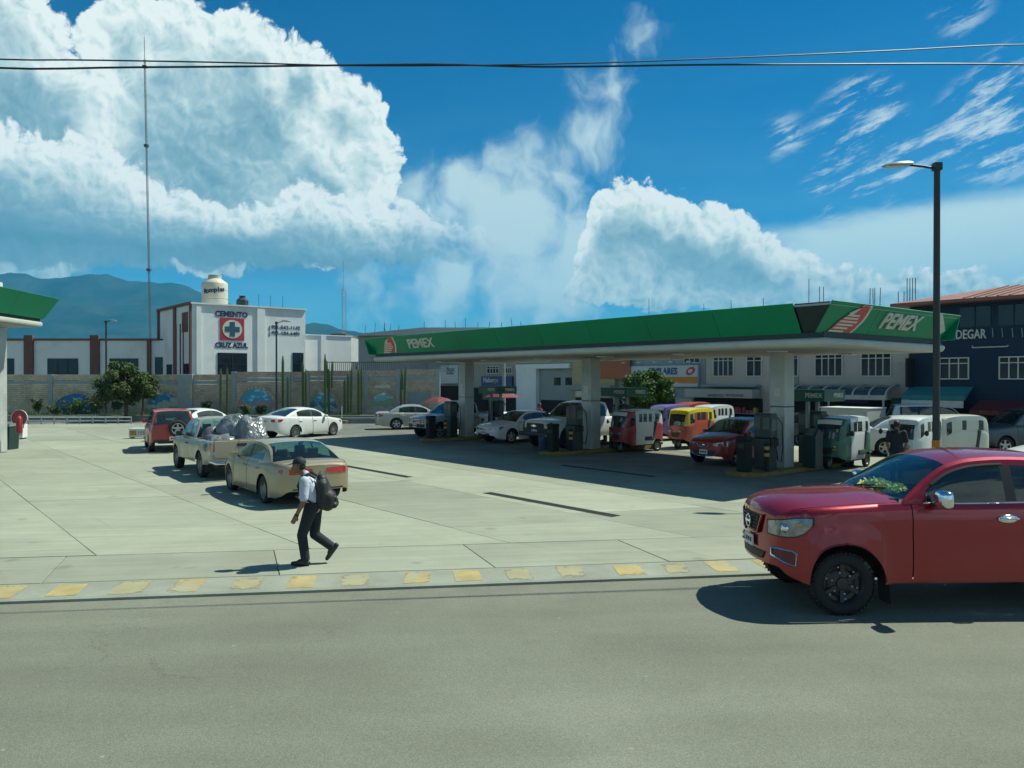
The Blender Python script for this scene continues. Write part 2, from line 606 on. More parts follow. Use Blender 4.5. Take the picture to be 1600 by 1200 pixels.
def text(parent, s, size, mt, origin, ux, uz, name='lettering', depth=0.01, bold=0.0, shear=0.0, align='CENTER', width=1.0):
    cu = bpy.data.curves.new(name, 'FONT')
    cu.body = s
    cu.size = size
    cu.extrude = depth
    cu.offset = bold
    cu.shear = shear
    cu.align_x = align
    cu.align_y = 'CENTER'
    cu.resolution_u = 2
    cu.materials.append(mt)
    o = bpy.data.objects.new(name, cu)
    COL.objects.link(o)
    ux, uz = Vector(ux).normalized() * width, Vector(uz).normalized()
    nz = ux.normalized().cross(uz)
    o.matrix_world = Matrix(((ux.x, uz.x, nz.x, origin[0]), (ux.y, uz.y, nz.y, origin[1]), (ux.z, uz.z, nz.z, origin[2]), (0, 0, 0, 1)))
    if parent is not None:
        o.parent = parent
        pl = Matrix.LocRotScale(parent.location, parent.rotation_euler, parent.scale)
        if parent.parent is not None:
            pp = parent.parent
            pl = Matrix.LocRotScale(pp.location, pp.rotation_euler, pp.scale) @ pl
        o.matrix_parent_inverse = pl.inverted()
    return o


# ------------------------------------------------------------------ places (all in metres)
AX = Vector((-0.631, 0.776, 0))        # the lanes of the station run this way
BX = Vector((0.776, 0.631, 0))         # and the pump islands this way


def AB(a, b, z=0.0):
    v = AX * a + BX * b
    return Vector((v.x, v.y, z))


def G(x, y, z=0.0):                    # point of the level z seen at a place of the photograph
    Y = (CAM_H - z) * FOC / (y - 592)
    return Vector(((x - 800) / FOC * Y, Y, z))


def PT(x, y, Y):
    return Vector(((x - 800) / FOC * Y, Y, CAM_H + (592 - y) / FOC * Y))


HEAD_A = math.atan2(AX.y, AX.x)
HEAD_B = math.atan2(BX.y, BX.x)
ROADZ = -0.08
K0, K1 = Vector((-6.76, 10.4, 0)), Vector((3.37, 11.85, 0))
ROADX = (K1 - K0).normalized()
ROADN = Vector((-ROADX.y, ROADX.x, 0))   # away from the road, into the yard


def clip(poly, p, n):                   # keep the side of the line where (q - p).n >= 0
    out = []
    for i in range(len(poly)):
        a, b = poly[i], poly[(i + 1) % len(poly)]
        da, db = (a - p).dot(n), (b - p).dot(n)
        if da >= 0:
            out.append(a)
        if (da >= 0) != (db >= 0):
            out.append(a + (b - a) * (da / (da - db)))
    return out


BARK = mat('bark', (0.09, 0.07, 0.05), 0.95, 0.25, 6, 0.5, 20)


def leaf_mat(name, c0, c1):
    m = bpy.data.materials.new(name)
    m.use_nodes = True
    t = NT(m.node_tree)
    b = m.node_tree.nodes['Principled BSDF']
    tc = t.node('ShaderNodeTexCoord').outputs['Object']
    n = t.noise(tc, 2.2, 4, 0.6)
    v = t.voro(tc, 7.0)
    t.put(b.inputs['Base Color'], t.mix(t.m('MULTIPLY', t.m('ADD', n, v), 0.62, clamp=True), c0, c1))
    b.inputs['Roughness'].default_value = 0.8
    b.inputs['Specular IOR Level'].default_value = 0.2
    return m


LEAF1 = leaf_mat('olive_leaf', (0.03, 0.058, 0.018), (0.095, 0.125, 0.042))
LEAF2 = leaf_mat('deep_leaf', (0.026, 0.068, 0.014), (0.11, 0.19, 0.04))
LEAF3 = leaf_mat('shrub_leaf', (0.04, 0.07, 0.02), (0.12, 0.15, 0.05))


def leaves(mb, rg, c, rad, n, size, squash=1.0):
    for _ in range(n):
        while True:
            q = Vector((rg.uniform(-1, 1), rg.uniform(-1, 1), rg.uniform(-1, 1)))
            if 0.25 < q.length < 1:
                break
        p = c + Vector((q.x * rad, q.y * rad, q.z * rad * squash))
        d = (q + Vector((rg.gauss(0, 0.6), rg.gauss(0, 0.6), rg.gauss(0, 0.6) + 0.3))).normalized()
        a = d.orthogonal().normalized()
        a.rotate(Quaternion(d, rg.uniform(0, 6.28)))
        b = d.cross(a)
        L, W = size * rg.uniform(0.7, 1.4), size * rg.uniform(0.28, 0.5)
        tip = p + a * L - d * L * 0.25
        mb.add([p - a * L * 0.4, p + b * W, tip, p - b * W], [(0, 1, 2, 3)])



# ================================================================== GROUND
def asphalt_mat(name, col, spots=True):
    m = bpy.data.materials.new(name)
    m.use_nodes = True
    t = NT(m.node_tree)
    b = m.node_tree.nodes['Principled BSDF']
    tc = t.node('ShaderNodeTexCoord').outputs['Object']
    big = t.noise(tc, 0.22, 5, 0.6)
    streak = t.noise(t.vm('MULTIPLY', tc, (0.25, 1.6, 1.0)), 0.8, 4, 0.6)
    grain = t.noise(tc, 55.0, 3, 0.7)
    agg = t.voro(tc, 95.0)
    k = t.m('MULTIPLY', t.lin(big, 0.3, 0.7, 0.80, 1.15), t.lin(streak, 0.3, 0.7, 0.93, 1.07))
    k = t.m('MULTIPLY', k, t.lin(grain, 0.25, 0.75, 0.74, 1.26))
    k = t.m('MULTIPLY', k, t.lin(agg, 0.0, 0.5, 1.25, 0.85))
    c = t.vm('SCALE', t.xyz(*col), s=k)
    if spots:
        sp = t.voro(tc, 2.1)
        c = t.mix(t.m('MULTIPLY', t.m('SUBTRACT', 1.0, t.ss(sp, 0.012, 0.03)), 0.55), c, (0.33, 0.33, 0.30))
        st = t.noise(tc, 0.9, 5, 0.7, 0.5)
        c = t.mix(t.m('MULTIPLY', t.ss(st, 0.62, 0.75), 0.22), c, (0.05, 0.052, 0.05))
        # hair-line cracks
        cr = t.node('ShaderNodeTexVoronoi', feature='DISTANCE_TO_EDGE')
        cr.inputs['Scale'].default_value = 0.16
        t.put(cr.inputs['Vector'], t.vm('ADD', tc, t.vm('SCALE', t.noise(tc, 0.9, 6, 0.7, color=True), s=1.4)))
        line = t.m('MULTIPLY', t.m('SUBTRACT', 1.0, t.ss(cr.outputs[0], 0.0006, 0.0022)), t.ss(t.noise(tc, 0.3, 2), 0.5, 0.6))
        c = t.mix(t.m('MULTIPLY', line, 0.3), c, (0.03, 0.03, 0.03))
    if spots:
        gx, gy, gz = t.sep(tc)
        nd = t.m('ADD', t.m('MULTIPLY', t.m('SUBTRACT', gx, K0.x), ROADN.x), t.m('MULTIPLY', t.m('SUBTRACT', gy, K0.y), ROADN.y))
        grit = t.m('MULTIPLY', t.ss(nd, -1.5, -0.02), t.ss(t.noise(tc, 1.3, 6, 0.7), 0.38, 0.66))
        c = t.mix(t.m('MULTIPLY', grit, 0.5), c, (0.22, 0.215, 0.17))
        track = t.noise(t.xyz(t.m('MULTIPLY', nd, 0.55), 0.0, 0.0), 1.0, 2)
        c = t.vm('SCALE', c, s=t.lin(track, 0.35, 0.65, 0.90, 1.08))
        pcell = t.node('ShaderNodeTexVoronoi', feature='F1')
        pcell.inputs['Scale'].default_value = 0.11
        t.put(pcell.inputs['Vector'], t.vm('ADD', tc, t.vm('SCALE', t.noise(tc, 0.7, 4, 0.6, color=True), s=0.8)))
        c = t.vm('SCALE', c, s=t.lin(t.sep(pcell.outputs['Color'])[0], 0, 1, 0.93, 1.05))
    t.put(b.inputs['Base Color'], c)
    b.inputs['Roughness'].default_value = 0.88
    b.inputs['Specular IOR Level'].default_value = 0.3
    bn = t.node('ShaderNodeBump')
    bn.inputs['Strength'].default_value = 0.55
    bn.inputs['Distance'].default_value = 0.006
    t.put(bn.inputs['Height'], t.m('ADD', grain, t.m('MULTIPLY', agg, -0.8)))
    t.put(b.inputs['Normal'], bn.outputs[0])
    return m


def slab_mat():
    m = bpy.data.materials.new('yard_concrete')
    m.use_nodes = True
    t = NT(m.node_tree)
    b = m.node_tree.nodes['Principled BSDF']
    tc = t.node('ShaderNodeNewGeometry').outputs['Position']
    oi = t.node('ShaderNodeObjectInfo').outputs['Random']
    off = t.vm('SCALE', t.xyz(oi, t.m('FRACT', t.m('MULTIPLY', oi, 7.31)), 0.0), s=37.0)
    lp = t.vm('ADD', tc, off)
    broad = t.noise(tc, 0.16, 5, 0.6)
    mid = t.noise(lp, 0.9, 6, 0.65)
    # broom / traffic streaks follow the road
    rx, ry = ROADX.x, ROADX.y
    sx, sy, sz = t.sep(lp)
    u = t.m('ADD', t.m('MULTIPLY', sx, rx), t.m('MULTIPLY', sy, ry))
    v = t.m('SUBTRACT', t.m('MULTIPLY', sy, rx), t.m('MULTIPLY', sx, ry))
    st = t.noise(t.xyz(t.m('MULTIPLY', u, 0.35), t.m('MULTIPLY', v, 5.0)), 1.0, 5, 0.6)
    fine = t.noise(tc, 38.0, 3, 0.65)
    k = t.m('MULTIPLY', t.lin(oi, 0, 1, 0.84, 1.07), t.lin(mid, 0.3, 0.7, 0.92, 1.08))
    k = t.m('MULTIPLY', k, t.lin(broad, 0.35, 0.65, 0.90, 1.08))
    k = t.m('MULTIPLY', k, t.lin(st, 0.3, 0.7, 0.90, 1.10))
    k = t.m('MULTIPLY', k, t.lin(fine, 0.3, 0.7, 0.93, 1.07))
    c = t.vm('SCALE', t.xyz(0.285, 0.300, 0.228), s=k)
    oil = t.noise(tc, 0.55, 6, 0.7, 0.6)
    c = t.mix(t.m('MULTIPLY', t.ss(oil, 0.60, 0.78), 0.38), c, (0.12, 0.125, 0.11))
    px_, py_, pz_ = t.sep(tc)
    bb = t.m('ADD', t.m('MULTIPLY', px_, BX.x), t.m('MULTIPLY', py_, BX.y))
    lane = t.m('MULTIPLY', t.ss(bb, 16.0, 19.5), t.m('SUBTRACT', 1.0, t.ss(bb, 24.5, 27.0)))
    grime_shade = t.m('MULTIPLY', lane, t.lin(t.noise(tc, 0.7, 6, 0.68), 0.3, 0.7, 0.5, 0.92))  # oily grime, deepened so the canopy's shade is painted into the slabs
    c = t.mix(grime_shade, c, (0.075, 0.082, 0.08))
    aa = t.m('ADD', t.m('MULTIPLY', px_, AX.x), t.m('MULTIPLY', py_, AX.y))
    tyre = t.noise(t.xyz(t.m('MULTIPLY', aa, 0.10), t.m('MULTIPLY', bb, 2.4)), 1.0, 4, 0.6)
    c = t.mix(t.m('MULTIPLY', t.ss(tyre, 0.56, 0.72), 0.30), c, (0.15, 0.155, 0.135))
    spot = t.voro(t.vm('ADD', tc, t.vm('SCALE', t.noise(tc, 2.0, 3, color=True), s=0.3)), 0.9)
    c = t.mix(t.m('MULTIPLY', t.m('SUBTRACT', 1.0, t.ss(spot, 0.03, 0.09)), 0.35), c, (0.10, 0.10, 0.09))
    t.put(b.inputs['Base Color'], c)
    b.inputs['Roughness'].default_value = 0.85
    bn = t.node('ShaderNodeBump')
    bn.inputs['Strength'].default_value = 0.35
    bn.inputs['Distance'].default_value = 0.006
    t.put(bn.inputs['Height'], t.m('ADD', t.m('MULTIPLY', fine, 0.6), st))
    t.put(b.inputs['Normal'], bn.outputs[0])
    return m


ASPHALT = asphalt_mat('road_asphalt', (0.174, 0.180, 0.140))
STREETM = asphalt_mat('street_asphalt', (0.13, 0.13, 0.115), False)
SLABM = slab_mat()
EARTH = mat('dry_earth', (0.14, 0.13, 0.085), 0.95, 0.25, 0.05)
JOINT = mat('joint_dirt', (0.125, 0.128, 0.108), 0.95, 0.3, 6)
YELLOW = mat('worn_yellow_paint', (0.37, 0.29, 0.12), 0.8, 0.2, 2.2, dirt=(0.31, 0.31, 0.24), dirt_amt=1.0)


def worn(m, lo):
    # chipped and scuffed edges: the paint is simply gone in places
    nt = m.node_tree
    t = NT(nt)
    gx, gy, gz = t.sep(t.node('ShaderNodeTexCoord').outputs['Generated'])
    pos = t.node('ShaderNodeNewGeometry').outputs['Position']
    e = t.m('MINIMUM', t.m('MINIMUM', gx, t.m('SUBTRACT', 1.0, gx)), t.m('MINIMUM', gy, t.m('SUBTRACT', 1.0, gy)))
    k = t.m('ADD', t.m('MULTIPLY', e, 1.6), t.m('MULTIPLY', t.m('SUBTRACT', t.noise(pos, 9.0, 6, 0.7), 0.5), 1.5))
    k = t.m('ADD', k, t.m('MULTIPLY', t.m('SUBTRACT', t.noise(pos, 1.6, 3, 0.6), 0.5), 1.4))
    t.put(nt.nodes['Principled BSDF'].inputs['Alpha'], t.ss(k, lo, lo + 0.35))
    return m


worn(YELLOW, -0.22)
YELLOW_FADED = mat('faded_yellow_paint', (0.31, 0.28, 0.165), 0.85, 0.12, 2.0, dirt=(0.30, 0.31, 0.25), dirt_amt=0.95)
worn(YELLOW_FADED, -0.06)

# one sheet to the horizon
g = MB().add([(-14000, -3000, -0.95), (14000, -3000, -0.95), (14000, 14000, -0.95), (-14000, 14000, -0.95)], [(0, 1, 2, 3)]).build('ground', EARTH)
struct(g)

# the road in front
mid = (K0 + K1) * 0.5
rd = MB()
e0 = mid - ROADX * 90
e1 = mid + ROADX * 90
rd.add([(*(e0 - ROADN * 32).xy, ROADZ), (*(e1 - ROADN * 32).xy, ROADZ), (*(e1 + ROADN * 0.35).xy, ROADZ), (*(e0 + ROADN * 0.35).xy, ROADZ)], [(0, 1, 2, 3)])
struct(rd.build('road', ASPHALT))

# yard bed under the slabs: its top is the dirt one sees in the joints
YF = 1.0


def yard_limits(poly, inner):
    p = clip(poly, mid + ROADN * inner, ROADN)
    p = clip(p, AB(0, 31.0), -BX)
    p = clip(p, Vector((0, 51.0, 0)), Vector((0, -1, 0)))
    p = clip(p, Vector((-34, 0, 0)), Vector((1, 0, 0)))
    p = clip(p, Vector((30, 0, 0)), Vector((-1, 0, 0)))
    return p


big = [Vector((-90, -10, 0)), Vector((90, -10, 0)), Vector((90, 90, 0)), Vector((-90, 90, 0))]
poly = yard_limits(big, 0.74)
vb = [(p.x, p.y, -0.022) for p in poly]
n = len(vb)
yard = MB().add(vb + [(x, y, -0.9) for x, y, z in vb], [tuple(range(n))] + [(i, (i + 1) % n, n + (i + 1) % n, n + i) for i in range(n)]).build('yard', JOINT)
struct(yard)

# concrete slabs, laid in lanes along the station
CX = Vector((math.cos(R(15)), math.sin(R(15)), 0))
GAP = 0.007


def slab(poly):
    if len(poly) < 3:
        return None
    c = sum(poly, Vector()) / len(poly)
    area = sum((poly[i].x * poly[(i + 1) % len(poly)].y - poly[(i + 1) % len(poly)].x * poly[i].y) for i in range(len(poly))) / 2
    if abs(area) < 0.25:
        return None
    q = [p - (p - c).normalized() * GAP for p in poly]
    n = len(q)
    dz = random.uniform(-0.003, 0.003)
    vs = [(p.x - c.x, p.y - c.y, dz - 0.006) for p in q] + [(p.x - c.x - (p.x - c.x) * 0.004, p.y - c.y - (p.y - c.y) * 0.004, dz) for p in q] + \
         [(p.x - c.x, p.y - c.y, -0.03) for p in q]
    fs = [tuple(range(n, 2 * n))] + [(i, (i + 1) % n, n + (i + 1) % n, n + i) for i in range(n)] + [(2 * n + i, 2 * n + (i + 1) % n, (i + 1) % n, i) for i in range(n)]
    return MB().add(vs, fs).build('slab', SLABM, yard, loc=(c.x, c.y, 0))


# apron: one row of slabs along the road
us = -34.0
while us < 34:
    ln = random.uniform(2.7, 3.3)
    a, b_ = mid + ROADX * us, mid + ROADX * (us + ln)
    sk = ROADX * -0.35
    slab(yard_limits([a + ROADN * 0.748, b_ + ROADN * 0.748, b_ + ROADN * 2.5 + sk, a + ROADN * 2.5 + sk], 0.748))
    us += ln
# lanes: width 2.95 across BX, cross joints along CX
den = AX.x * CX.y - AX.y * CX.x
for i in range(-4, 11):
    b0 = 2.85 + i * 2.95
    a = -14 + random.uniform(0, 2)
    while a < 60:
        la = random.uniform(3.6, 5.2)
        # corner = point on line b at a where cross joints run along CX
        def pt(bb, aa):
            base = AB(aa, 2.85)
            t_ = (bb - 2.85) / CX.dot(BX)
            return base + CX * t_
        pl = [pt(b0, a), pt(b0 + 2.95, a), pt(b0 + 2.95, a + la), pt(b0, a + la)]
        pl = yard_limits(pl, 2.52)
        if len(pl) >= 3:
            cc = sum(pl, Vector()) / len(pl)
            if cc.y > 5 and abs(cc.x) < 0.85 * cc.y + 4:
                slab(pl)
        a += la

# ramped kerb with worn yellow bars
kb = MB()
kp = []
for s_ in (e0, e1):
    pass
rows = []
for nd, z in ((-0.02, -0.2), (-0.02, ROADZ + 0.035), (0.03, ROADZ + 0.055), (0.73, -0.004), (0.745, -0.012), (0.745, -0.2)):
    rows.append([(*(mid + ROADX * u + ROADN * nd).xy, z) for u in (-60, 60)])
kb.grid(rows)
KERBM = mat('kerb_concrete', (0.25, 0.265, 0.215), 0.88, 0.16, 1.2, 0.3, 30, dirt=(0.17, 0.18, 0.15), dirt_amt=0.45)
kerb = struct(kb.build('kerb', KERBM))
KZ = lambda nd: (ROADZ + 0.055) + (nd - 0.03) / 0.70 * (-0.004 - ROADZ - 0.055) + 0.004
for i in range(-16, 18):
    u = i * 0.795 + 0.12 + random.uniform(-0.05, 0.05)
    wd = random.uniform(0.37, 0.44)
    n0, n1 = 0.05 + random.uniform(0, 0.03), 0.70 - random.uniform(0, 0.08)
    sk = random.uniform(-0.04, 0.04)
    q = [(u, n0), (u + wd, n0), (u + wd + sk, n1), (u + sk, n1)]
    o = MB().add([(*(mid + ROADX * a + ROADN * b_).xy, KZ(b_)) for a, b_ in q], [(0, 1, 2, 3)])
    o.build('stripe', YELLOW if random.random() < 0.6 else YELLOW_FADED, kerb)

# trench drains (steel grates) let into the yard
GRATE = mat('drain_grate', (0.05, 0.052, 0.05), 0.6, 0.3, 20, metal=0.4)


def drain(p0, p1, w, label):
    d = (p1 - p0).normalized()
    nrm = Vector((-d.y, d.x, 0))
    t_ = thing('trench_drain', label, 'drain', (p0.x, p0.y, 0), math.atan2(d.y, d.x), 'trench drains in the yard')
    L = (p1 - p0).length
    MB().box(0, L, -w / 2, -w / 2 + 0.03, 0.003, 0.008).build('rail', GRATE, t_)
    MB().box(0, L, w / 2 - 0.03, w / 2, 0.003, 0.008).build('rail', GRATE, t_)
    me = MB().box(0, L, -w / 2 + 0.03, w / 2 - 0.03, 0.002, 0.004).build('trough', DARKIN, t_)
    bars = MB()
    k = 0.03
    while k < L - 0.03:
        bars.box(k, k + 0.016, -w / 2 + 0.03, w / 2 - 0.03, 0.0045, 0.0075)
        k += 0.05
    o = bars.build('grate_bars', GRATE, t_)
    o['kind'] = 'stuff'


drain(G(760, 770), G(963, 807), 0.26, 'steel trench drain in the sunlit concrete in the middle of the yard')
drain(G(878, 727), G(1022, 745), 0.24, 'steel trench drain lying in the shade of the canopy')
drain(G(505, 722), G(640, 746), 0.24, 'dusty trench drain behind the walking person')
# yellow line where the street behind meets the yard
for (a0_, a1_) in ((17.0, 24.0), (24.6, 28.0)):
    q = [AB(a0_, 24.1), AB(a1_, 24.1), AB(a1_, 24.25), AB(a0_, 24.25)]
    MB().add([(p.x, p.y, 0.006) for p in q], [(0, 1, 2, 3)]).build('lane_line', YELLOW, yard)

# the street behind the station, a little lower, with its pavement
rows = []
for bb, z in ((30.6, -0.04), (33, -0.3), (36.2, -0.68), (36.2, -0.68)):
    rows.append([(*AB(a, bb).xy, z) for a in (-40, 90)])
struct(MB().grid(rows).build('street', STREETM))
pv = MB()
q = [AB(-40, 36.2), AB(90, 36.2), AB(90, 40), AB(-40, 40)]
pv.add([(p.x, p.y, z) for z in (-0.8, -0.55) for p in q], [(0, 3, 2, 1), (4, 5, 6, 7), (0, 1, 5, 4), (1, 2, 6, 5), (2, 3, 7, 6), (3, 0, 4, 7)])
struct(pv.build('pavement', CONC))

# the far side of the yard: access lane and the raised planting bed
struct(MB().add([(-60, 50.9, -0.06), (30, 50.9, -0.06), (30, 56, -0.05), (-60, 56, -0.05)], [(0, 1, 2, 3)]).build('access_lane', STREETM))
BEDK = mat('bed_kerb', (0.21, 0.225, 0.21), 0.9, 0.15, 1.5, 0.2, 20)
bed = MB().box(-46, -3.5, 54.6, 54.85, -0.5, 0.36)
bed.box(-46, -3.5, 54.85, 57.6, -0.5, 0.30)
struct(bed.build('planting_bed', BEDK))
soil = struct(MB().box(-46, -3.5, 54.87, 57.6, 0.30, 0.325).build('soil', mat('planting_soil', (0.07, 0.085, 0.035), 0.95, 0.3, 2)))

LEAF_A = mat('grass_blades', (0.075, 0.12, 0.03), 0.7, 0.35, 1.2)
gm = MB()
rg = random.Random(3)
for i in range(9000):
    x = rg.uniform(-40, -4)
    if mnoise.noise(Vector((x * 0.25, 3.3, 0))) < -0.25:
        continue
    y = rg.uniform(54.9, 57.0)
    h = rg.uniform(0.06, 0.26)
    a = rg.uniform(0, 6.28)
    w = rg.uniform(0.012, 0.03)
    dx, dy = math.cos(a) * w, math.sin(a) * w
    lx, ly = rg.uniform(-0.08, 0.08), rg.uniform(-0.08, 0.08)
    gm.add([(x - dx, y - dy, 0.32), (x + dx, y + dy, 0.32), (x + lx, y + ly, 0.32 + h)], [(0, 1, 2)])
go = gm.build('grass', LEAF_A)
go['kind'] = 'stuff'
go['label'] = 'short grass growing in the planting bed along the brick wall'

# ------------------------------------------------------------------ mountains
def ridge(pts, Y0, depth, seed, name, label):
    mb = MB()
    rows = []
    nx = 220
    xs = np.linspace(pts[0][0], pts[-1][0], nx)
    tops = np.interp(xs, [p[0] for p in pts], [p[1] for p in pts])
    nv = 46
    for j in range(nv):
        f = j / (nv - 1)
        row = []
        for i in range(nx):
            az = (xs[i] - 800) / FOC
            h = (592 - tops[i]) / FOC * Y0 + CAM_H
            Y = Y0 - depth * (1 - f)
            X = az * Y0 * (0.6 + 0.4 * Y / Y0)
            q = Vector((X / 900.0, Y / 900.0, seed))
            spur = mnoise.multi_fractal(q * 1.3, 0.9, 2.1, 6)
            env = f ** 1.25
            z = h * env * (1 + (spur - 1.0) * 0.42 * (1 - f) ** 0.7 * min(1, f * 3)) - 2
            z += mnoise.noise(Vector((X / 60, Y / 60, seed))) * 12 * env
            row.append((X, Y, z))
        rows.append(row)
    rows.append([(x, y + 900, z * 0.6) for x, y, z in rows[-1]])
    mb.grid(rows)
    o = mb.build(name, MOUNT, smooth=60)
    struct(o, label)
    return o


def mountain_mat():
    m = bpy.data.materials.new('mountain_scrub')
    m.use_nodes = True
    t = NT(m.node_tree)
    b = m.node_tree.nodes['Principled BSDF']
    tc = t.node('ShaderNodeTexCoord').outputs['Object']
    n = t.noise(tc, 0.004, 8, 0.65)
    t.put(b.inputs['Base Color'], t.mix(t.ss(n, 0.4, 0.62), (0.014, 0.030, 0.024), (0.034, 0.046, 0.036)))
    b.inputs['Roughness'].default_value = 1.0
    b.inputs['Specular IOR Level'].default_value = 0.0
    return m


MOUNT = mountain_mat()
ridge([(-500, 470), (-250, 455), (-120, 452), (-40, 440), (0, 429), (15, 426), (40, 427), (60, 434), (90, 435), (115, 431), (140, 427), (165, 428),
       (200, 438), (240, 441), (280, 443), (300, 450), (330, 463), (370, 478), (420, 500), (470, 530), (520, 560)], 5200, 2300, 1.3,
      'mountain', 'blue mountain ridge behind the white cement store')
ridge([(300, 570), (400, 545), (440, 520), (470, 508), (490, 504), (505, 506), (530, 513), (560, 518), (600, 527), (680, 545), (800, 562), (1000, 570), (1400, 572)],
      4300, 1500, 5.1, 'hill', 'lower blue hill beyond the canopy end')

# ------------------------------------------------------------------ air between here and the mountains
hz = MB().box(-9000, 9000, -1500, 8500, -2.5, 735).build('haze', None)
hm = bpy.data.materials.new('valley_haze')
hm.use_nodes = True
hm.node_tree.nodes.clear()
_t = NT(hm.node_tree)
_o = _t.node('ShaderNodeOutputMaterial')
_v = _t.node('ShaderNodeVolumePrincipled')
_v.inputs['Color'].default_value = (0.09, 0.58, 1.0, 1)
_v.inputs['Density'].default_value = 0.00010
_v.inputs['Anisotropy'].default_value = 0.0
hm.node_tree.links.new(_v.outputs[0], _o.inputs['Volume'])
hz.data.materials.append(hm)
hz['kind'] = 'stuff'
hz['label'] = 'pale blue haze lying between the town and the mountains'

# ================================================================== CANOPY
GREEN = mat('green_fascia', (0.002, 0.225, 0.10), 0.5, 0.10, 0.7, spec=0.25, dirt=(0.02, 0.14, 0.07), dirt_amt=0.3)
DGREEN = mat('dark_green_trim', (0.012, 0.03, 0.03), 0.6, 0.2, 2)
CANWHITE = mat('canopy_white_metal', (0.44, 0.46, 0.42), 0.5, 0.08, 1.2, dirt=(0.33, 0.33, 0.28), dirt_amt=0.4)
SOFFIT = mat('canopy_soffit', (0.32, 0.33, 0.30), 0.6, 0.10, 1.0)
COLM = mat('column_cladding', (0.46, 0.48, 0.46), 0.45, 0.10, 1.4, metal=0.25, dirt=(0.22, 0.23, 0.21), dirt_amt=0.35)
LETTER = mat('silver_letter', (0.52, 0.53, 0.48), 0.45, 0.08, 5)
LOGORED = mat('logo_red', (0.46, 0.035, 0.045), 0.45, 0.1, 5)
LOGOWHITE = mat('logo_white', (0.60, 0.58, 0.52), 0.5, 0.1, 5)
LOGOGREY = mat('logo_pale_green', (0.46, 0.56, 0.46), 0.5, 0.1, 5)


def frame_local(parent):
    """place functions in the parent's own frame"""
    return parent


# canopy frame: local x = along AX from its near corner, local y = along -BX ... keep world values through an AB-aligned Empty
A0, A1, B0, B1 = 10.3, 34.5, 18.7, 26.6
ZB0, ZB1, ZG0, ZG1 = 3.73, 3.99, 4.10, 4.88
INS = 0.46
canopy = thing('fuel_station_canopy', 'long green fuel station canopy with white soffit edge on grey columns', 'canopy', AB(0, 0), HEAD_B)
# in that frame:  x = b (along BX),  y = a (along AX)


def quadpanel(p, th, name, mt, par):
    """thin panel from four corner points, thickness th along the normal"""
    p = [Vector(q) for q in p]
    n = (p[1] - p[0]).cross(p[3] - p[0]).normalized()
    vs = [q for q in p] + [q - n * th for q in p]
    return MB().add(vs, [(0, 1, 2, 3), (7, 6, 5, 4), (0, 4, 5, 1), (1, 5, 6, 2), (2, 6, 7, 3), (3, 7, 4, 0)]).build(name, mt, par)


def fascia(par, fa, s0, s1, npan, mt=GREEN, zg0=ZG0, zg1=ZG1, g=0.014):
    """fa(s, o, z): point s along the edge, o metres outwards of the soffit edge, height z"""
    w = (s1 - s0) / npan
    for i in range(npan):
        a, b = s0 + i * w + g / 2, s0 + (i + 1) * w - g / 2
        lo, hi = 0.0, INS
        quadpanel([fa(a, lo, zg0), fa(b, lo, zg0), fa(b, hi, zg1), fa(a, hi, zg1)], 0.03, 'fascia_panel', mt, par)


L_ = lambda b, a, z: Vector((b, a, z))
front = lambda s, o, z: L_(B0 + INS - o, s, z)
back = lambda s, o, z: L_(B1 - INS + o, s, z)
near = lambda s, o, z: L_(s, A0 + INS - o, z)
farE = lambda s, o, z: L_(s, A1 - INS + o, z)
fascia(canopy, front, 11.35, A1 - 0.02, 9)
fascia(canopy, near, B0 + 0.1, B1 - 0.02, 3)
fascia(canopy, back, A0 + 0.02, A1 - 0.02, 8)
fascia(canopy, farE, B0 + 0.02, B1 - 0.02, 3)
# dark open corner and the edge trims
MB().prism([(A0 + INS, ZG0), (11.33, ZG0), (11.33, ZG1 - 0.02), (A0 + 0.05, ZG1 - 0.02)], lambda u, v, d: L_(B0 + INS - (v - ZG0) / (ZG1 - ZG0) * INS + 0.02 + d, u, v), 0.0, 0.05).build('corner_plate', DGREEN, canopy)
MB().box(B0 + 0.42, B1 - 0.42, A0 + 0.42, A1 - 0.42, ZB1, ZG0 + 0.02).build('shadow_gap', DGREEN, canopy)
MB().box(B0 + 0.05, B1 - 0.05, A0 + 0.05, A1 - 0.05, ZG1 - 0.10, ZG1 - 0.05).build('roof_deck', GALV, canopy)
# white bull-nose edge and soffit
edge = MB()
prof = [(0.00, ZB1), (-0.10, ZB1 - 0.01), (-0.16, ZB1 - 0.06), (-0.17, ZB1 - 0.13), (-0.14, ZB0 + 0.05), (-0.05, ZB0 + 0.005), (0.06, ZB0)]
X0, X1, Y0_, Y1_ = B0 + 0.52, B1 - 0.52, A0 + 0.52, A1 - 0.52
rings = []
for o, z in prof:
    rings.append([(X0 + o, Y0_ + o, z), (X1 - o, Y0_ + o, z), (X1 - o, Y1_ - o, z), (X0 + o, Y1_ - o, z), (X0 + o, Y0_ + o, z)])
edge.grid(rings).build('white_edge', CANWHITE, canopy, smooth=50)
for i in range(12):
    yy0 = Y0_ + 0.06 + i * (Y1_ - Y0_ - 0.12) / 12
    MB().box(X0 + 0.05, X1 - 0.05, yy0 + 0.008, yy0 + (Y1_ - Y0_ - 0.12) / 12 - 0.008, ZB0 - 0.001, ZB0 + 0.03).build('soffit_panel', SOFFIT, canopy)
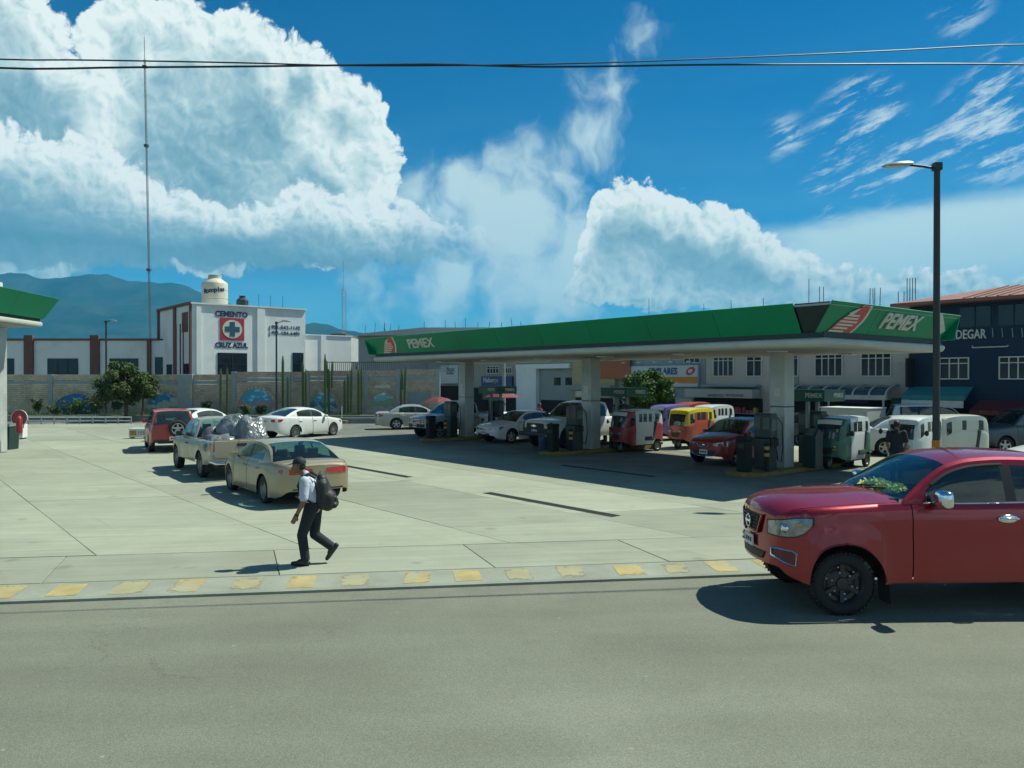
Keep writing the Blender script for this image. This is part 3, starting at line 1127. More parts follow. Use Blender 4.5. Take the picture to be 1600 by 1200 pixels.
# ceiling lamps, unlit
LAMPW = mat('lamp_diffuser', (0.62, 0.64, 0.62), 0.3, 0.05, 4)
for a in (13.0, 16.5, 20, 23.5, 27, 30.5):
    for b in (20.6, 24.7):
        MB().box(b - 0.22, b + 0.22, a - 0.22, a + 0.22, ZB0 - 0.05, ZB0 - 0.002).build('ceiling_lamp', LAMPW, canopy, bevel=0.015)
COLS = (13.9, 22.4, 30.9)
for a in COLS:
    c = MB().box(22.28 - 0.27, 22.28 + 0.27, a - 0.27, a + 0.27, 0.12, 2.02).build('column', COLM, canopy, bevel=0.02)
    MB().box(22.28 - 0.27, 22.28 + 0.27, a - 0.27, a + 0.27, 2.035, ZB0 - 0.002).build('upper_cladding', COLM, c, bevel=0.02)
    MB().box(22.28 - 0.255, 22.28 + 0.255, a - 0.255, a + 0.255, 2.0, 2.05).build('joint', DGREEN, c)
    MB().box(22.28 - 0.285, 22.28 - 0.272, a - 0.14, a + 0.10, 2.35, 2.62).build('notice', LOGOWHITE, c)
    MB().box(22.28 - 0.285, 22.28 - 0.272, a - 0.16, a + 0.16, 1.35, 1.75).build('notice', LOGOWHITE, c)


def tilt_xyz(fn, s, h):            # s along, h height on the leaning fascia, just proud of it
    o = (h - ZG0) / (ZG1 - ZG0) * INS
    return fn(s, o + 0.025, h + 0.012)


def logo(fn, s0, s1, par, flip=1):
    """red drop with the pale striped bird, on the leaning fascia"""
    H0, H1 = ZG0 + 0.03, ZG1 - 0.05
    def q(u, v, off=0.0):
        p = tilt_xyz(fn, s0 + (s1 - s0) * u, H0 + (H1 - H0) * v)
        nrm = (fn(0, 1, 0) - fn(0, 0, 0)).normalized()
        return p + (nrm + Vector((0, 0, -0.4))) * off
    drop = [(0.0, 0.0), (0.10, 0.16), (0.16, 0.34), (0.30, 0.52), (0.46, 0.66), (0.62, 0.84), (0.78, 1.0), (1.0, 1.0), (1.0, 0.7), (0.96, 0.45), (0.86, 0.2), (0.76, 0.0)]
    lg = MB().prism(drop, lambda u, v, d: q(u, v, d), 0.0, 0.015).build('logo', LOGORED, par)
    # pale outline on the straight side, then the bars
    MB().prism([(1.0, 1.0), (1.07, 1.0), (1.07, 0.66), (1.02, 0.42), (0.92, 0.18), (0.82, 0.0), (0.76, 0.0), (0.86, 0.2), (0.96, 0.45), (1.0, 0.7)],
               lambda u, v, d: q(u, v, d), 0.0, 0.018).build('outline', LOGOWHITE, lg)
    for i, (v0, ua, ub) in enumerate(((0.0, 0.0, 0.50), (0.12, 0.10, 0.58), (0.24, 0.15, 0.70), (0.36, 0.20, 0.80), (0.48, 0.28, 0.78), (0.59, 0.36, 0.78))):
        MB().prism([(ua, v0), (ub, v0), (ub + 0.02, v0 + 0.065), (ua + 0.06, v0 + 0.065)], lambda u, v, d: q(u, v, d), 0.012, 0.024).build('bar', LOGOWHITE, lg)
    MB().prism([(0.40, 0.70), (0.46, 0.62), (0.55, 0.66), (0.70, 0.90), (0.64, 0.88)], lambda u, v, d: q(u, v, d), 0.012, 0.022).build('bar', LOGOWHITE, lg)
    return lg


def world_of(par, p):
    return Matrix.LocRotScale(par.location, par.rotation_euler, par.scale) @ Vector(p)


def fascia_text(fn, sc, hc, size, s, par, flip):
    p = tilt_xyz(fn, sc, hc)
    ux = (fn(1, 0, 0) - fn(0, 0, 0)) * flip
    uz = (fn(0, INS, ZG1) - fn(0, 0, ZG0))
    rot = par.rotation_euler.to_matrix()
    wp = world_of(par, p)
    n = (rot @ ux).normalized().cross((rot @ uz).normalized())
    return text(par, s, size, LETTER, wp + n * 0.01, rot @ ux, rot @ uz, depth=0.02, bold=0.018, shear=0.22, width=1.12)


logo(front, 33.25, 31.85, canopy)
fascia_text(front, 29.75, 4.47, 0.62, 'PEMEX', canopy, -1)
logo(near, 19.25, 20.75, canopy)
fascia_text(near, 22.85, 4.50, 0.66, 'PEMEX', canopy, 1)
MB().prism([(0, 1), (0.18, 1), (1.0, 0.35), (0.72, 0.16), (0.0, 0.72)], lambda u, v, d: tilt_xyz(near, 25.0 + u * 1.05, ZG0 + 0.03 + v * 0.72) + Vector((0, -d, 0)), 0.0, 0.012).build('chevron', LOGOGREY, canopy)

# ------------------------------------------------------------------ the other canopy at the left edge
C2 = Vector((-18.4, 32.0, 0))
d2 = Vector((0.43, -4.4, 0)).normalized()          # its long edge runs towards the road
h2 = math.atan2(d2.y, d2.x)
can2 = thing('diesel_canopy', 'tip of a second green canopy jutting in above the white wing', 'canopy', C2, h2)
# frame: x towards the road, y to its left (= +X side outwards)
lf = lambda x, o, z: Vector((x, -0.46 + o, z))
ef = lambda y, o, z: Vector((0.46 - o, y, z))
for i in range(4):
    a, b = i * 3.0, i * 3.0 + 2.985
    quadpanel([lf(a + (0.4 if i == 0 else 0), 0, 5.30), lf(b, 0, 5.30), lf(b, 0.46, 6.15), lf(a, 0.46, 6.15)], 0.03, 'fascia_panel', GREEN, can2)
for i in range(4):
    a, b = -i * 2.5, -i * 2.5 - 2.485
    quadpanel([ef(b, 0, 5.30), ef(a - (0.4 if i == 0 else 0), 0, 5.30), ef(a, 0.46, 6.15), ef(b, 0.46, 6.15)], 0.03, 'fascia_panel', GREEN, can2)
MB().box(0.1, 12, -10, -0.1, 6.0, 6.06).build('roof_deck', GALV, can2)
MB().box(0.5, 12, -10, -0.5, 5.16, 5.31).build('shadow_gap', DGREEN, can2)
MB().box(0.42, 12, -10, -0.42, 4.98, 5.17).build('white_edge', CANWHITE, can2, bevel=0.06)
MB().box(0.55, 12, -9.9, -0.55, 4.95, 4.99).build('soffit', SOFFIT, can2)
MB().box(0.3, 0.95, -2.48, -1.85, 0.0, 4.95).build('column', COLM, can2, bevel=0.02)
MB().tube([(3.0, -1.0, 6.06), (3.0, -1.0, 6.45)], 0.35, 10).build('roof_vent', WHITEP, can2)

# ------------------------------------------------------------------ pump islands
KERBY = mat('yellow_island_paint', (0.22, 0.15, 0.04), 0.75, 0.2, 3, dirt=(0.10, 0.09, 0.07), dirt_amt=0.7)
PUMPD = mat('pump_dark_panel', (0.018, 0.036, 0.036), 0.4, 0.15, 3)
PUMPG = mat('pump_green', (0.010, 0.10, 0.055), 0.4, 0.1, 3)
PUMPW = mat('pump_white', (0.26, 0.28, 0.27), 0.4, 0.1, 3)
SCREEN = mat('pump_display', (0.06, 0.10, 0.11), 0.15, 0.1, 6)
BINM = mat('black_bin_plastic', (0.010, 0.012, 0.013), 0.85, 0.2, 3)
YB = mat('bollard_yellow', (0.50, 0.30, 0.02), 0.6, 0.15, 4)
HOSEM = mat('rubber_hose', (0.015, 0.015, 0.016), 0.6, 0.1, 5)
which = ('nearest the road lamp', 'at the middle column', 'at the farthest column')


def pump(b, a, k, end):
    t_ = thing('fuel_pump', f'dark fuel pump with hoses {("before" if end == 0 else "behind")} the column {which[k].replace("nearest", "nearest to").replace("at ", "") if k else "nearest the road lamp"}', 'fuel pump', AB(a, b, 0.12), HEAD_B, 'fuel pumps on the islands')
    q_ = 0.30 if end == 0 else 0.42
    MB().box(-0.22, 0.22, -q_ + 0.03, q_ - 0.03, 0, 0.95).build('cabinet', PUMPD, t_, bevel=0.03)
    MB().box(-0.19, 0.19, -q_, q_, 0.95, 1.72).build('head', PUMPD, t_, bevel=0.05)
    for s_ in (-1, 1):
        MB().box(-0.15, 0.15, *sorted((s_ * (q_ + 0.001), s_ * (q_ + 0.012))), 1.2, 1.55).build('display', SCREEN, t_)
        for q in (-0.13, 0.0, 0.12):
            MB().box(q - 0.03, q + 0.05, *sorted((s_ * (q_ - 0.03), s_ * (q_ + 0.05))), 0.72, 0.96).build('nozzle', BLACKP, t_, bevel=0.01)
        hs = MB()
        hs.tube([(0.17, s_ * q_, 1.62), (0.26, s_ * (q_ + 0.1), 1.4), (0.28, s_ * (q_ + 0.13), 0.7), (0.2, s_ * (q_ + 0.12), 0.25), (0.05, s_ * (q_ + 0.1), 0.3), (0.0, s_ * (q_ + 0.05), 0.75)], 0.018, 6)
        MB().box(-0.20, -0.191, *sorted((s_ * 0.05, s_ * (q_ - 0.04))), 1.25, 1.6).build('side_screen', SCREEN, t_)
        hs.build('hose', HOSEM, t_, smooth=60)
    return t_


for k, a in enumerate(COLS):
    isl = MB()
    pts = []
    for i in range(9):
        t_ = math.pi * i / 8
        pts.append((20.35 - 0.62 * math.sin(t_), -0.62 * math.cos(t_)))
    for i in range(9):
        t_ = math.pi * i / 8
        pts.append((25.3 + 0.62 * math.sin(t_), 0.62 * math.cos(t_)))
    isl.prism(pts, lambda u, v, d: Vector((u, v + a, d)), 0.0, 0.13)
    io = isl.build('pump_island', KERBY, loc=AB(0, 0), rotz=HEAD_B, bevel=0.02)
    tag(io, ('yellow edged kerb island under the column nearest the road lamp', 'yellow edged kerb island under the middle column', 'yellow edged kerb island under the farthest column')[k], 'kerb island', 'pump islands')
    pump(21.35, a - 0.02, k, 0)
    pump(24.1, a, k, 1)
    # green valance with the brand over the rear pump
    sg = thing('pump_sign', ('green pump valance sign behind the column nearest the road lamp', 'green pump valance sign behind the middle column', 'green pump valance sign behind the farthest column')[k], 'sign', AB(a, 24.1, 0.12), HEAD_B, 'pump valance signs')
    MB().box(-0.55, 0.75, -0.72, 0.72, 2.05, 2.42).build('valance', PUMPG, sg, bevel=0.02)
    for s_ in (-0.3, 0.3):
        MB().box(s_ - 0.06, s_ + 0.06, -0.05, 0.05, 0.0, 2.05).build('post', PUMPW, sg)
    for (sy, fl) in ((-0.73, 1),):
        wp = world_of(sg, Vector((0.3, sy, 2.24)))
        rot = sg.rotation_euler.to_matrix()
        text(sg, 'PEMEX', 0.2, LOGOWHITE, wp, rot @ Vector((1, 0, 0)), Vector((0, 0, 1)), depth=0.005, bold=0.006)
    wp = world_of(sg, Vector((-0.56, -0.35, 2.24)))
    rot = sg.rotation_euler.to_matrix()
    text(sg, 'PEMEX', 0.2, LOGOWHITE, wp, rot @ Vector((0, -1, 0)), Vector((0, 0, 1)), depth=0.005, bold=0.006)
    # bin at the island's end
    bn = thing('waste_bin', ('tall black waste bin standing before the red hatchback', 'tall black waste bin in front of the black grilled pickup', 'tall black waste bin beside the farthest pump')[k], 'bin', AB(a - 0.05, 20.2, 0.131), HEAD_B, 'bins at the island ends')
    MB().box(-0.17, 0.17, -0.17, 0.17, 0, 0.92).build('body', BINM, bn, bevel=0.03)
    MB().box(-0.185, 0.185, -0.185, 0.185, 0.92, 1.06).build('lid', BINM, bn, bevel=0.04)
    MB().box(-0.186, -0.171, -0.11, 0.11, 0.70, 0.84).build('flap', BLACKP, bn)
    for q, (bb, da) in enumerate(((20.75, 0.45), (20.75, -0.45), (22.9, -0.5))):
        lab = f'short black and yellow bollard {("on the far side of", "on the near side of", "behind the column of")[q]} the island {("nearest the road lamp", "at the middle column", "at the farthest column")[k]}'
        bo = thing('bollard', lab, 'bollard', AB(a + da, bb, 0.131), 0, 'bollards on the islands')
        MB().tube([(0, 0, 0), (0, 0, 0.85)], 0.075, 10).build('post', BINM, bo, smooth=40)
        for z0 in (0.45, 0.65):
            MB().tube([(0, 0, z0), (0, 0, z0 + 0.1)], 0.079, 10).build('band', YB, bo, smooth=40)
# payment terminal on the near island
pt = thing('payment_terminal', 'slanted grey service terminal on the island of the nearest column', 'terminal', AB(13.2, 22.9, 0.131), HEAD_B)
MB().prism([(-0.22, 0), (0.22, 0), (0.22, 1.05), (-0.05, 1.22), (-0.22, 0.98)], lambda u, v, d: Vector((u, d, v)), -0.22, 0.22).build('cabinet', PUMPD, pt, bevel=0.02)
MB().prism([(-0.215, 1.0), (-0.06, 1.21), (-0.07, 1.225), (-0.225, 1.015)], lambda u, v, d: Vector((u, d, v)), -0.16, 0.16).build('screen', SCREEN, pt)
# drum and bucket by the middle island
db = thing('oil_drum', 'small blue drum standing beside the middle pump island', 'drum', AB(23.35, 20.6, 0.0), 0)
MB().lathe([(0.0, 0), (0.2, 0), (0.21, 0.02), (0.2, 0.2), (0.21, 0.22), (0.2, 0.4), (0.21, 0.42), (0.205, 0.62), (0, 0.62)], 14).build('drum_body', mat('drum_blue', (0.02, 0.07, 0.12), 0.45, 0.1, 4), db, smooth=40)
MB().tube([(0.1, 0, 0.62), (0.1, 0, 0.66)], 0.04, 8).build('cap', YB, db)

# ================================================================== BRICK WALL WITH MURALS
def brick_mat(name, c1, c2, mort, sc):
    m = bpy.data.materials.new(name)
    m.use_nodes = True
    t = NT(m.node_tree)
    b = m.node_tree.nodes['Principled BSDF']
    tc = t.node('ShaderNodeNewGeometry').outputs['Position']
    x, y, z = t.sep(tc)
    br = t.node('ShaderNodeTexBrick')
    br.inputs['Color1'].default_value = (*c1, 1)
    br.inputs['Color2'].default_value = (*c2, 1)
    br.inputs['Mortar'].default_value = (*mort, 1)
    br.inputs['Scale'].default_value = sc
    br.inputs['Mortar Size'].default_value = 0.014
    br.inputs['Brick Width'].default_value = 0.36
    br.inputs['Row Height'].default_value = 0.19
    t.put(br.inputs['Vector'], t.xyz(x, z, 0))
    n = t.noise(tc, 1.1, 6, 0.65)
    f = t.noise(tc, 16, 4, 0.6)
    k = t.m('MULTIPLY', t.lin(n, 0.3, 0.7, 0.72, 1.2), t.lin(f, 0.3, 0.7, 0.85, 1.15))
    c = t.vm('SCALE', br.outputs['Color'], s=k)
    w = t.noise(t.vm('MULTIPLY', tc, (1.0, 1.0, 0.25)), 0.9, 5, 0.65)
    c = t.mix(t.m('MULTIPLY', t.ss(w, 0.55, 0.75), 0.4), c, (0.16, 0.15, 0.12))
    t.put(b.inputs['Base Color'], c)
    b.inputs['Roughness'].default_value = 0.92
    bn = t.node('ShaderNodeBump')
    bn.inputs['Strength'].default_value = 0.8
    bn.inputs['Distance'].default_value = 0.02
    t.put(bn.inputs['Height'], t.m('ADD', t.m('MULTIPLY', br.outputs['Fac'], -1.0), t.m('MULTIPLY', f, 0.4)))
    t.put(b.inputs['Normal'], bn.outputs[0])
    return m


BRICK = brick_mat('pale_brick', (0.70, 0.59, 0.40), (0.60, 0.48, 0.32), (0.33, 0.30, 0.24), 1.35)
BRICK2 = brick_mat('pink_brick', (0.63, 0.48, 0.36), (0.53, 0.39, 0.29), (0.34, 0.31, 0.26), 1.35)
POSTM = mat('post_concrete', (0.33, 0.37, 0.365), 0.85, 0.12, 2, 0.2, 20)


def mural_mat(name, sky, seed, a, b_, c_):
    m = bpy.data.materials.new(name)
    m.use_nodes = True
    t = NT(m.node_tree)
    bs = m.node_tree.nodes['Principled BSDF']
    tc = t.node('ShaderNodeTexCoord').outputs['Object']
    x, y, z = t.sep(tc)
    n = t.noise(t.xyz(x, z, seed), 1.3, 5, 0.6)
    cl = t.noise(t.xyz(x, t.m('MULTIPLY', z, 2.0), seed + 3), 2.2, 4, 0.6)
    col = t.mix(t.ss(cl, 0.52, 0.66), sky, tuple(min(1, s * 1.6 + 0.16) for s in sky))
    hill = t.m('ADD', t.m('MULTIPLY', n, 2.2), -0.15)
    col = t.mix(t.ss(t.m('SUBTRACT', hill, z), 0.0, 0.05), col, a)
    hill2 = t.m('ADD', t.m('MULTIPLY', t.noise(t.xyz(x, seed + 9, 0), 1.6, 3), 1.3), -0.1)
    col = t.mix(t.ss(t.m('SUBTRACT', hill2, z), 0.0, 0.04), col, b_)
    sp = t.voro(t.xyz(x, z, seed), 3.6)
    col = t.mix(t.m('MULTIPLY', t.m('SUBTRACT', 1.0, t.ss(sp, 0.14, 0.22)), t.m('SUBTRACT', 1.0, t.ss(z, 0.5, 0.8))), col, c_)
    t.put(bs.inputs['Base Color'], col)
    bs.inputs['Roughness'].default_value = 0.75
    return m


wall = thing('brick_wall', 'pale brick boundary wall with grey posts and painted arches', 'wall', (0, 0, 0))
WY = 57.6
xs_post = [-0.0]


def X_at(px, Y=WY):
    return (px - 800) / FOC * Y


posts = [-60, 79, 290, 365, 450, 480, 572, 622, 684]
tops = [3.22, 3.22, 3.22, 3.42, 3.42, 3.50, 3.50, 3.60]
for i in range(len(posts) - 1):
    xa, xb = X_at(posts[i]) + 0.16, X_at(posts[i + 1]) - 0.16
    zt = tops[i]
    MB().box(xa, xb, WY, WY + 0.22, 0.2, zt - 0.72).build('brick_panel', BRICK if i < 2 else BRICK2, wall)
    MB().box(xa, xb, WY + 0.03, WY + 0.19, zt - 0.70, zt - 0.46).build('ring_beam', POSTM, wall)
    MB().box(xa, xb, WY, WY + 0.22, zt - 0.44, zt).build('brick_course', BRICK if i < 2 else BRICK2, wall)
for i, px in enumerate(posts):
    zt = tops[min(i, len(tops) - 1)]
    x = X_at(px)
    if px in (290,):
        MB().box(x - 0.55, x + 0.55, WY - 0.12, WY + 0.3, 0.2, zt + 0.02).build('post', POSTM, wall, bevel=0.02)
    else:
        MB().box(x - 0.16, x + 0.16, WY - 0.05, WY + 0.27, 0.2, zt + 0.01).build('post', POSTM, wall, bevel=0.01)
# low notice panel and gate at the right
MB().box(X_at(637), X_at(672), WY - 0.06, WY - 0.004, 0.35, 1.9).build('grey_panel', mat('grey_painted_panel', (0.23, 0.30, 0.31), 0.7, 0.08, 1), wall)
MB().box(X_at(586), X_at(610), WY - 0.05, WY - 0.004, 2.25, 2.42).build('white_plaque', LOGOWHITE, wall)
MB().box(X_at(298), X_at(301.5), WY - 0.16, WY - 0.125, 1.45, 2.5).build('notice_strip', mat('cream_notice', (0.50, 0.47, 0.28), 0.6, 0.1, 4), wall)
ARCHB = mat('arch_brick', (0.50, 0.38, 0.26), 0.9, 0.15, 5, 0.3, 20, rnd=0.18)
murals = [(120, 37, 615, (0.03, 0.16, 0.40), (0.07, 0.20, 0.36), (0.06, 0.13, 0.08), (0.55, 0.35, 0.3)),
          (256, 29, 613, (0.05, 0.22, 0.42), (0.40, 0.48, 0.42), (0.22, 0.30, 0.20), (0.6, 0.55, 0.4)),
          (401, 31, 607, (0.08, 0.34, 0.48), (0.50, 0.24, 0.26), (0.30, 0.36, 0.22), (0.55, 0.56, 0.56)),
          (505, 23, 611, (0.14, 0.36, 0.46), (0.06, 0.20, 0.26), (0.42, 0.50, 0.48), (0.03, 0.10, 0.18)),
          (598, 21, 613, (0.24, 0.44, 0.50), (0.22, 0.36, 0.24), (0.50, 0.44, 0.40), (0.5, 0.24, 0.22))]
for i, (cx, rp, topy, sk, a_, b_, c_) in enumerate(murals):
    x = X_at(cx)
    rad = rp / FOC * WY
    zt = CAM_H + (592 - topy) / FOC * WY
    z0 = 0.33
    hh = zt - z0
    pl = [(rad * math.cos(math.pi * k / 24), hh * math.sin(math.pi * k / 24)) for k in range(25)]
    o = MB().prism(pl, lambda u, v, d: Vector((u, d, v)), -0.05, -0.003).build('mural', mural_mat(f'mural_paint_{i}', sk, i * 5.7, a_, b_, c_), wall, loc=(x, WY, z0))
    nb = 17
    for k in range(nb):
        t0, t1 = math.pi * (k + 0.06) / nb, math.pi * (k + 0.94) / nb
        q = [(rad * math.cos(t0), hh * math.sin(t0)), ((rad + 0.2) * math.cos(t0), (hh + 0.2) * math.sin(t0)),
             ((rad + 0.2) * math.cos(t1), (hh + 0.2) * math.sin(t1)), (rad * math.cos(t1), hh * math.sin(t1))]
        MB().prism(q, lambda u, v, d: Vector((u, d, v)), -0.11, -0.003).build('arch_brick', ARCHB, wall, loc=(x, WY, z0))
# fence on top of the wall at the right
fz = 3.55
rail = thing('railing', 'thin dark railing on top of the brick wall', 'railing', (0, 0, 0))
MB().box(X_at(508), X_at(700), WY + 0.1, WY + 0.14, fz + 0.55, fz + 0.6).build('rail', DARKPOLE, rail)
for k in range(62):
    x = X_at(508) + (X_at(700) - X_at(508)) * k / 61
    MB().box(x - 0.012, x + 0.012, WY + 0.11, WY + 0.13, 3.4, fz + 0.55).build('bar', DARKPOLE, rail)

# ================================================================== CEMENT STORE
STUCCO = mat('white_stucco', (0.74, 0.77, 0.76), 0.85, 0.06, 0.5, 0.15, 14, dirt=(0.40, 0.42, 0.41), dirt_amt=0.35)
MAROON = mat('brown_pilaster', (0.16, 0.075, 0.06), 0.8, 0.15, 2, 0.2, 20)
DKWIN = mat('dark_window', (0.012, 0.020, 0.032), 0.12, 0.2, 1.5)
NAVY = mat('navy_sign_paint', (0.012, 0.035, 0.085), 0.6, 0.12, 3)
SIGNRED = mat('red_sign_paint', (0.36, 0.03, 0.05), 0.6, 0.12, 2)
SIGNBLUE = mat('blue_sign_paint', (0.012, 0.085, 0.15), 0.6, 0.12, 2)

wing = thing('store_wing', 'long low white wing of the cement store with brown pilasters', 'building', (0, 0, 0))
YW = 72.0
xw = lambda px: (px - 800) / FOC * YW
zw = lambda py: CAM_H + (592 - py) / FOC * YW
MB().box(xw(-120), xw(262), YW, YW + 9, -0.9, zw(532)).build('wall', STUCCO, wing)
MB().box(xw(-120), xw(250), YW - 0.16, YW + 9, zw(532), zw(529)).build('roof_edge', MAROON, wing)
for px in (46.5, 149.5, 234):
    w = 0.40 if px != 234 else 0.16
    MB().box(xw(px) - w, xw(px) + w, YW - 0.25, YW - 0.003, 0, zw(524 if px != 234 else 532)).build('pilaster', MAROON, wing)
for (a, b, y0, y1) in ((75, 122, 560, 588), (10, 22, 560, 588), (172, 216, 560, 588), (243, 254, 558, 588)):
    wn = MB().box(xw(a), xw(b), YW - 0.03, YW - 0.004, zw(y1) - 0.5, zw(y0)).build('window', DKWIN, wing)
    nm = 3 if b - a > 20 else 1
    for k in range(nm + 1):
        xx = xw(a) + (xw(b) - xw(a)) * k / nm
        MB().box(xx - 0.025, xx + 0.025, YW - 0.06, YW - 0.031, zw(y1) - 0.5, zw(y0)).build('mullion', BLACKP, wn)

# two-storey block, its corner towards the yard
CB = Vector((X_at(300, 66), 66, 0))
blk = thing('cement_store', 'white two storey cement store with red and blue cross sign', 'building', CB, HEAD_B)
HB = 9.2
# frame: x along BX (front, to the right), y along AX (left side, going back)
FL, SL = 10.1, 9.9
MB().box(0, FL, 0.0, SL, -0.9, HB).build('wall', STUCCO, blk)
MB().box(FL * 0.55, FL * 0.62, -0.12, -0.002, -0.9, HB - 0.05).build('pier', STUCCO, blk)
MB().box(0.35, 0.75, -0.10, -0.002, -0.9, HB - 0.05).build('pier', STUCCO, blk)
MB().box(-0.1, FL + 0.1, -0.14, -0.003, HB, HB + 0.12).build('coping', STUCCO, blk)
for y0, y1 in ((-0.02, 0.35), (4.3, 4.9), (SL - 0.5, SL)):
    MB().box(-0.14, -0.003, y0, y1, -0.9, HB + 0.1).build('pilaster', MAROON, blk)
MB().box(-0.2, -0.003, -0.05, SL, HB - 0.03, HB + 0.18).build('roof_edge', MAROON, blk)
for (y0, y1, z0, z1) in ((0.7, 2.1, 0.5, 4.2), (5.6, 7.2, 0.5, 4.2), (1.0, 2.6, 6.9, 8.6)):
    wn = MB().box(-0.05, -0.004, y0, y1, z0, z1).build('window', DKWIN if z0 < 5 else MAROON, blk)
    MB().box(-0.07, -0.051, (y0 + y1) / 2 - 0.03, (y0 + y1) / 2 + 0.03, z0, z1).build('mullion', MAROON, wn)
for yy in (1.2, 2.0, 3.2):
    MB().tube([(-0.35, yy, 0.0), (-0.35, yy, 7.6)], 0.06, 6).build('pipe', MAROON, blk)
# cross joints / windows on the front
def bx_at(px):                      # local x on the front face seen at px
    k = (px - 800) / FOC
    return (k * CB.y - CB.x) / (BX.x - k * BX.y)
def bz_at(px, py):
    return CAM_H + (592 - py) / FOC * (CB.y + BX.y * bx_at(px))
for (a, b, y0) in ((340, 386, 551), (457, 480, 551)):
    wn = MB().box(bx_at(a), min(bx_at(b), FL - 0.2), -0.05, -0.004, 1.0, bz_at(a, y0)).build('window', DKWIN, blk)
    MB().box(bx_at(a), min(bx_at(b), FL - 0.2), -0.075, -0.052, bz_at(a, y0) - 1.0, bz_at(a, y0) - 0.94).build('glazing_bar', BLACKP, wn)
    MB().box((bx_at(a) + bx_at(b)) / 2 - 0.03, (bx_at(a) + bx_at(b)) / 2 + 0.03, -0.075, -0.052, 1.0, bz_at(a, y0)).build('mullion', BLACKP, wn)
# the sign
sx0, sx1 = bx_at(344), bx_at(381.5)
sz0, sz1 = bz_at(362, 532), bz_at(362, 497)
sgn = MB().box(sx0, sx1, -0.045, -0.004, sz0, sz1).build('sign_panel', SIGNRED, blk)
cxm, czm = (sx0 + sx1) / 2, (sz0 + sz1) / 2
rr = (sx1 - sx0) * 0.41
MB().prism([(cxm + rr * math.cos(2 * math.pi * k / 32), czm + rr * (sz1 - sz0) / (sx1 - sx0) * math.sin(2 * math.pi * k / 32)) for k in range(32)], lambda u, v, d: Vector((u, d, v)), -0.065, -0.046).build('disc', LOGOWHITE, sgn)
aw, al = rr * 0.26, rr * 0.74
MB().prism([(cxm - aw, czm - al), (cxm + aw, czm - al), (cxm + aw, czm - aw), (cxm + al, czm - aw), (cxm + al, czm + aw), (cxm + aw, czm + aw), (cxm + aw, czm + al), (cxm - aw, czm + al), (cxm - aw, czm + aw), (cxm - al, czm + aw), (cxm - al, czm - aw), (cxm - aw, czm - aw)],
           lambda u, v, d: Vector((u, d, v)), -0.085, -0.066).build('cross', SIGNBLUE, sgn)
def on_front(px, py, s, size, bold=0.02, w=1.0, mt=NAVY):
    p = world_of(blk, Vector((bx_at(px), -0.02, bz_at(px, py))))
    return text(blk, s, size, mt, p, BX, (0, 0, 1), depth=0.012, bold=bold, width=w)
on_front(362, 491.5, 'CEMENTO', 0.62, 0.03, 0.97)
on_front(362, 540, 'CRUZ AZUL', 0.60, 0.03, 0.86)
on_front(447, 512, '951-562-1142', 0.44, 0.006, 1.1)
on_front(447, 521, '951-184-6481', 0.44, 0.006, 1.1)
for py in (512, 521):
    p = world_of(blk, Vector((bx_at(421), -0.02, bz_at(421, py))))
    text(blk, '(', 0.4, NAVY, p, BX, (0, 0, 1), depth=0.01, bold=0.02)
# lower wing set back to the right
low = thing('store_annex', 'lower white annex right of the cement store', 'building', CB + BX * FL + AX * 1.4, HEAD_B)
MB().box(0.02, 5.4, 0, 6, -0.9, 7.0).build('wall', STUCCO, low)
MB().box(-0.0, 5.5, -0.08, 6, 7.0, 7.1).build('coping', STUCCO, low)
MB().box(2.2, 2.7, -0.1, -0.003, -0.9, 7.0).build('pier', STUCCO, low)
for k in (6.9, 8.0, 9.2):
    MB().tube([(k, 3, HB), (k, 3, HB + 1.5)], 0.02, 5).build('rebar', DARKPOLE, blk)

# roof tanks
tk = thing('water_tank', 'large cream water tank on the roof of the cement store', 'water tank', PT(336, 473, 70) - Vector((0, 0, 0)), 0)
tk.location.z = HB + 0.02
CREAMT = mat('cream_plastic', (0.56, 0.53, 0.43), 0.5, 0.05, 2)
MB().lathe([(0, 0), (1.08, 0), (1.1, 0.05), (1.1, 0.7), (1.07, 0.72), (1.07, 0.76), (1.1, 0.78), (1.1, 1.45), (1.07, 1.48), (1.07, 1.52), (1.1, 1.55), (1.1, 2.1), (1.06, 2.2), (0.62, 2.52), (0.56, 2.55), (0.56, 2.75), (0.5, 2.8), (0, 2.8)], 28).build('shell', CREAMT, tk, smooth=35)
MB().lathe([(0.0, 2.801), (0.58, 2.801), (0.58, 2.86), (0, 2.9)], 20).build('lid', CREAMT, tk, smooth=35)
# brand on the curved shell, one letter at a time
word = 'Rotoplas'
base_dir = math.atan2(-tk.location.y, -tk.location.x)
for i, ch in enumerate(word):
    t_ = base_dir + (i - 3.6) * 0.21 - 0.02
    d = Vector((math.cos(t_), math.sin(t_), 0))
    ux = Vector((-math.sin(t_), math.cos(t_), 0))
    text(tk, ch, 0.56, NAVY, tk.location + d * 1.11 + Vector((0, 0, 1.34 + i * 0.035)), ux, (0, 0, 1), depth=0.008, bold=0.02)
tk2 = thing('water_tank', 'small black water tank on the roof of the cement store', 'water tank', PT(379, 475, 70), 0)
tk2.location.z = HB + 0.02
BLKT = mat('black_tank_plastic', (0.02, 0.035, 0.045), 0.5, 0.1, 3)
MB().lathe([(0, 0), (0.52, 0), (0.54, 0.05), (0.54, 0.62), (0.5, 0.7), (0.3, 0.86), (0.27, 0.88), (0.27, 0.99), (0, 1.0)], 8).build('shell', BLKT, tk2, smooth=20)
MB().lathe([(0, 1.001), (0.29, 1.001), (0.29, 1.05), (0, 1.06)], 12).build('lid', BLKT, tk2)

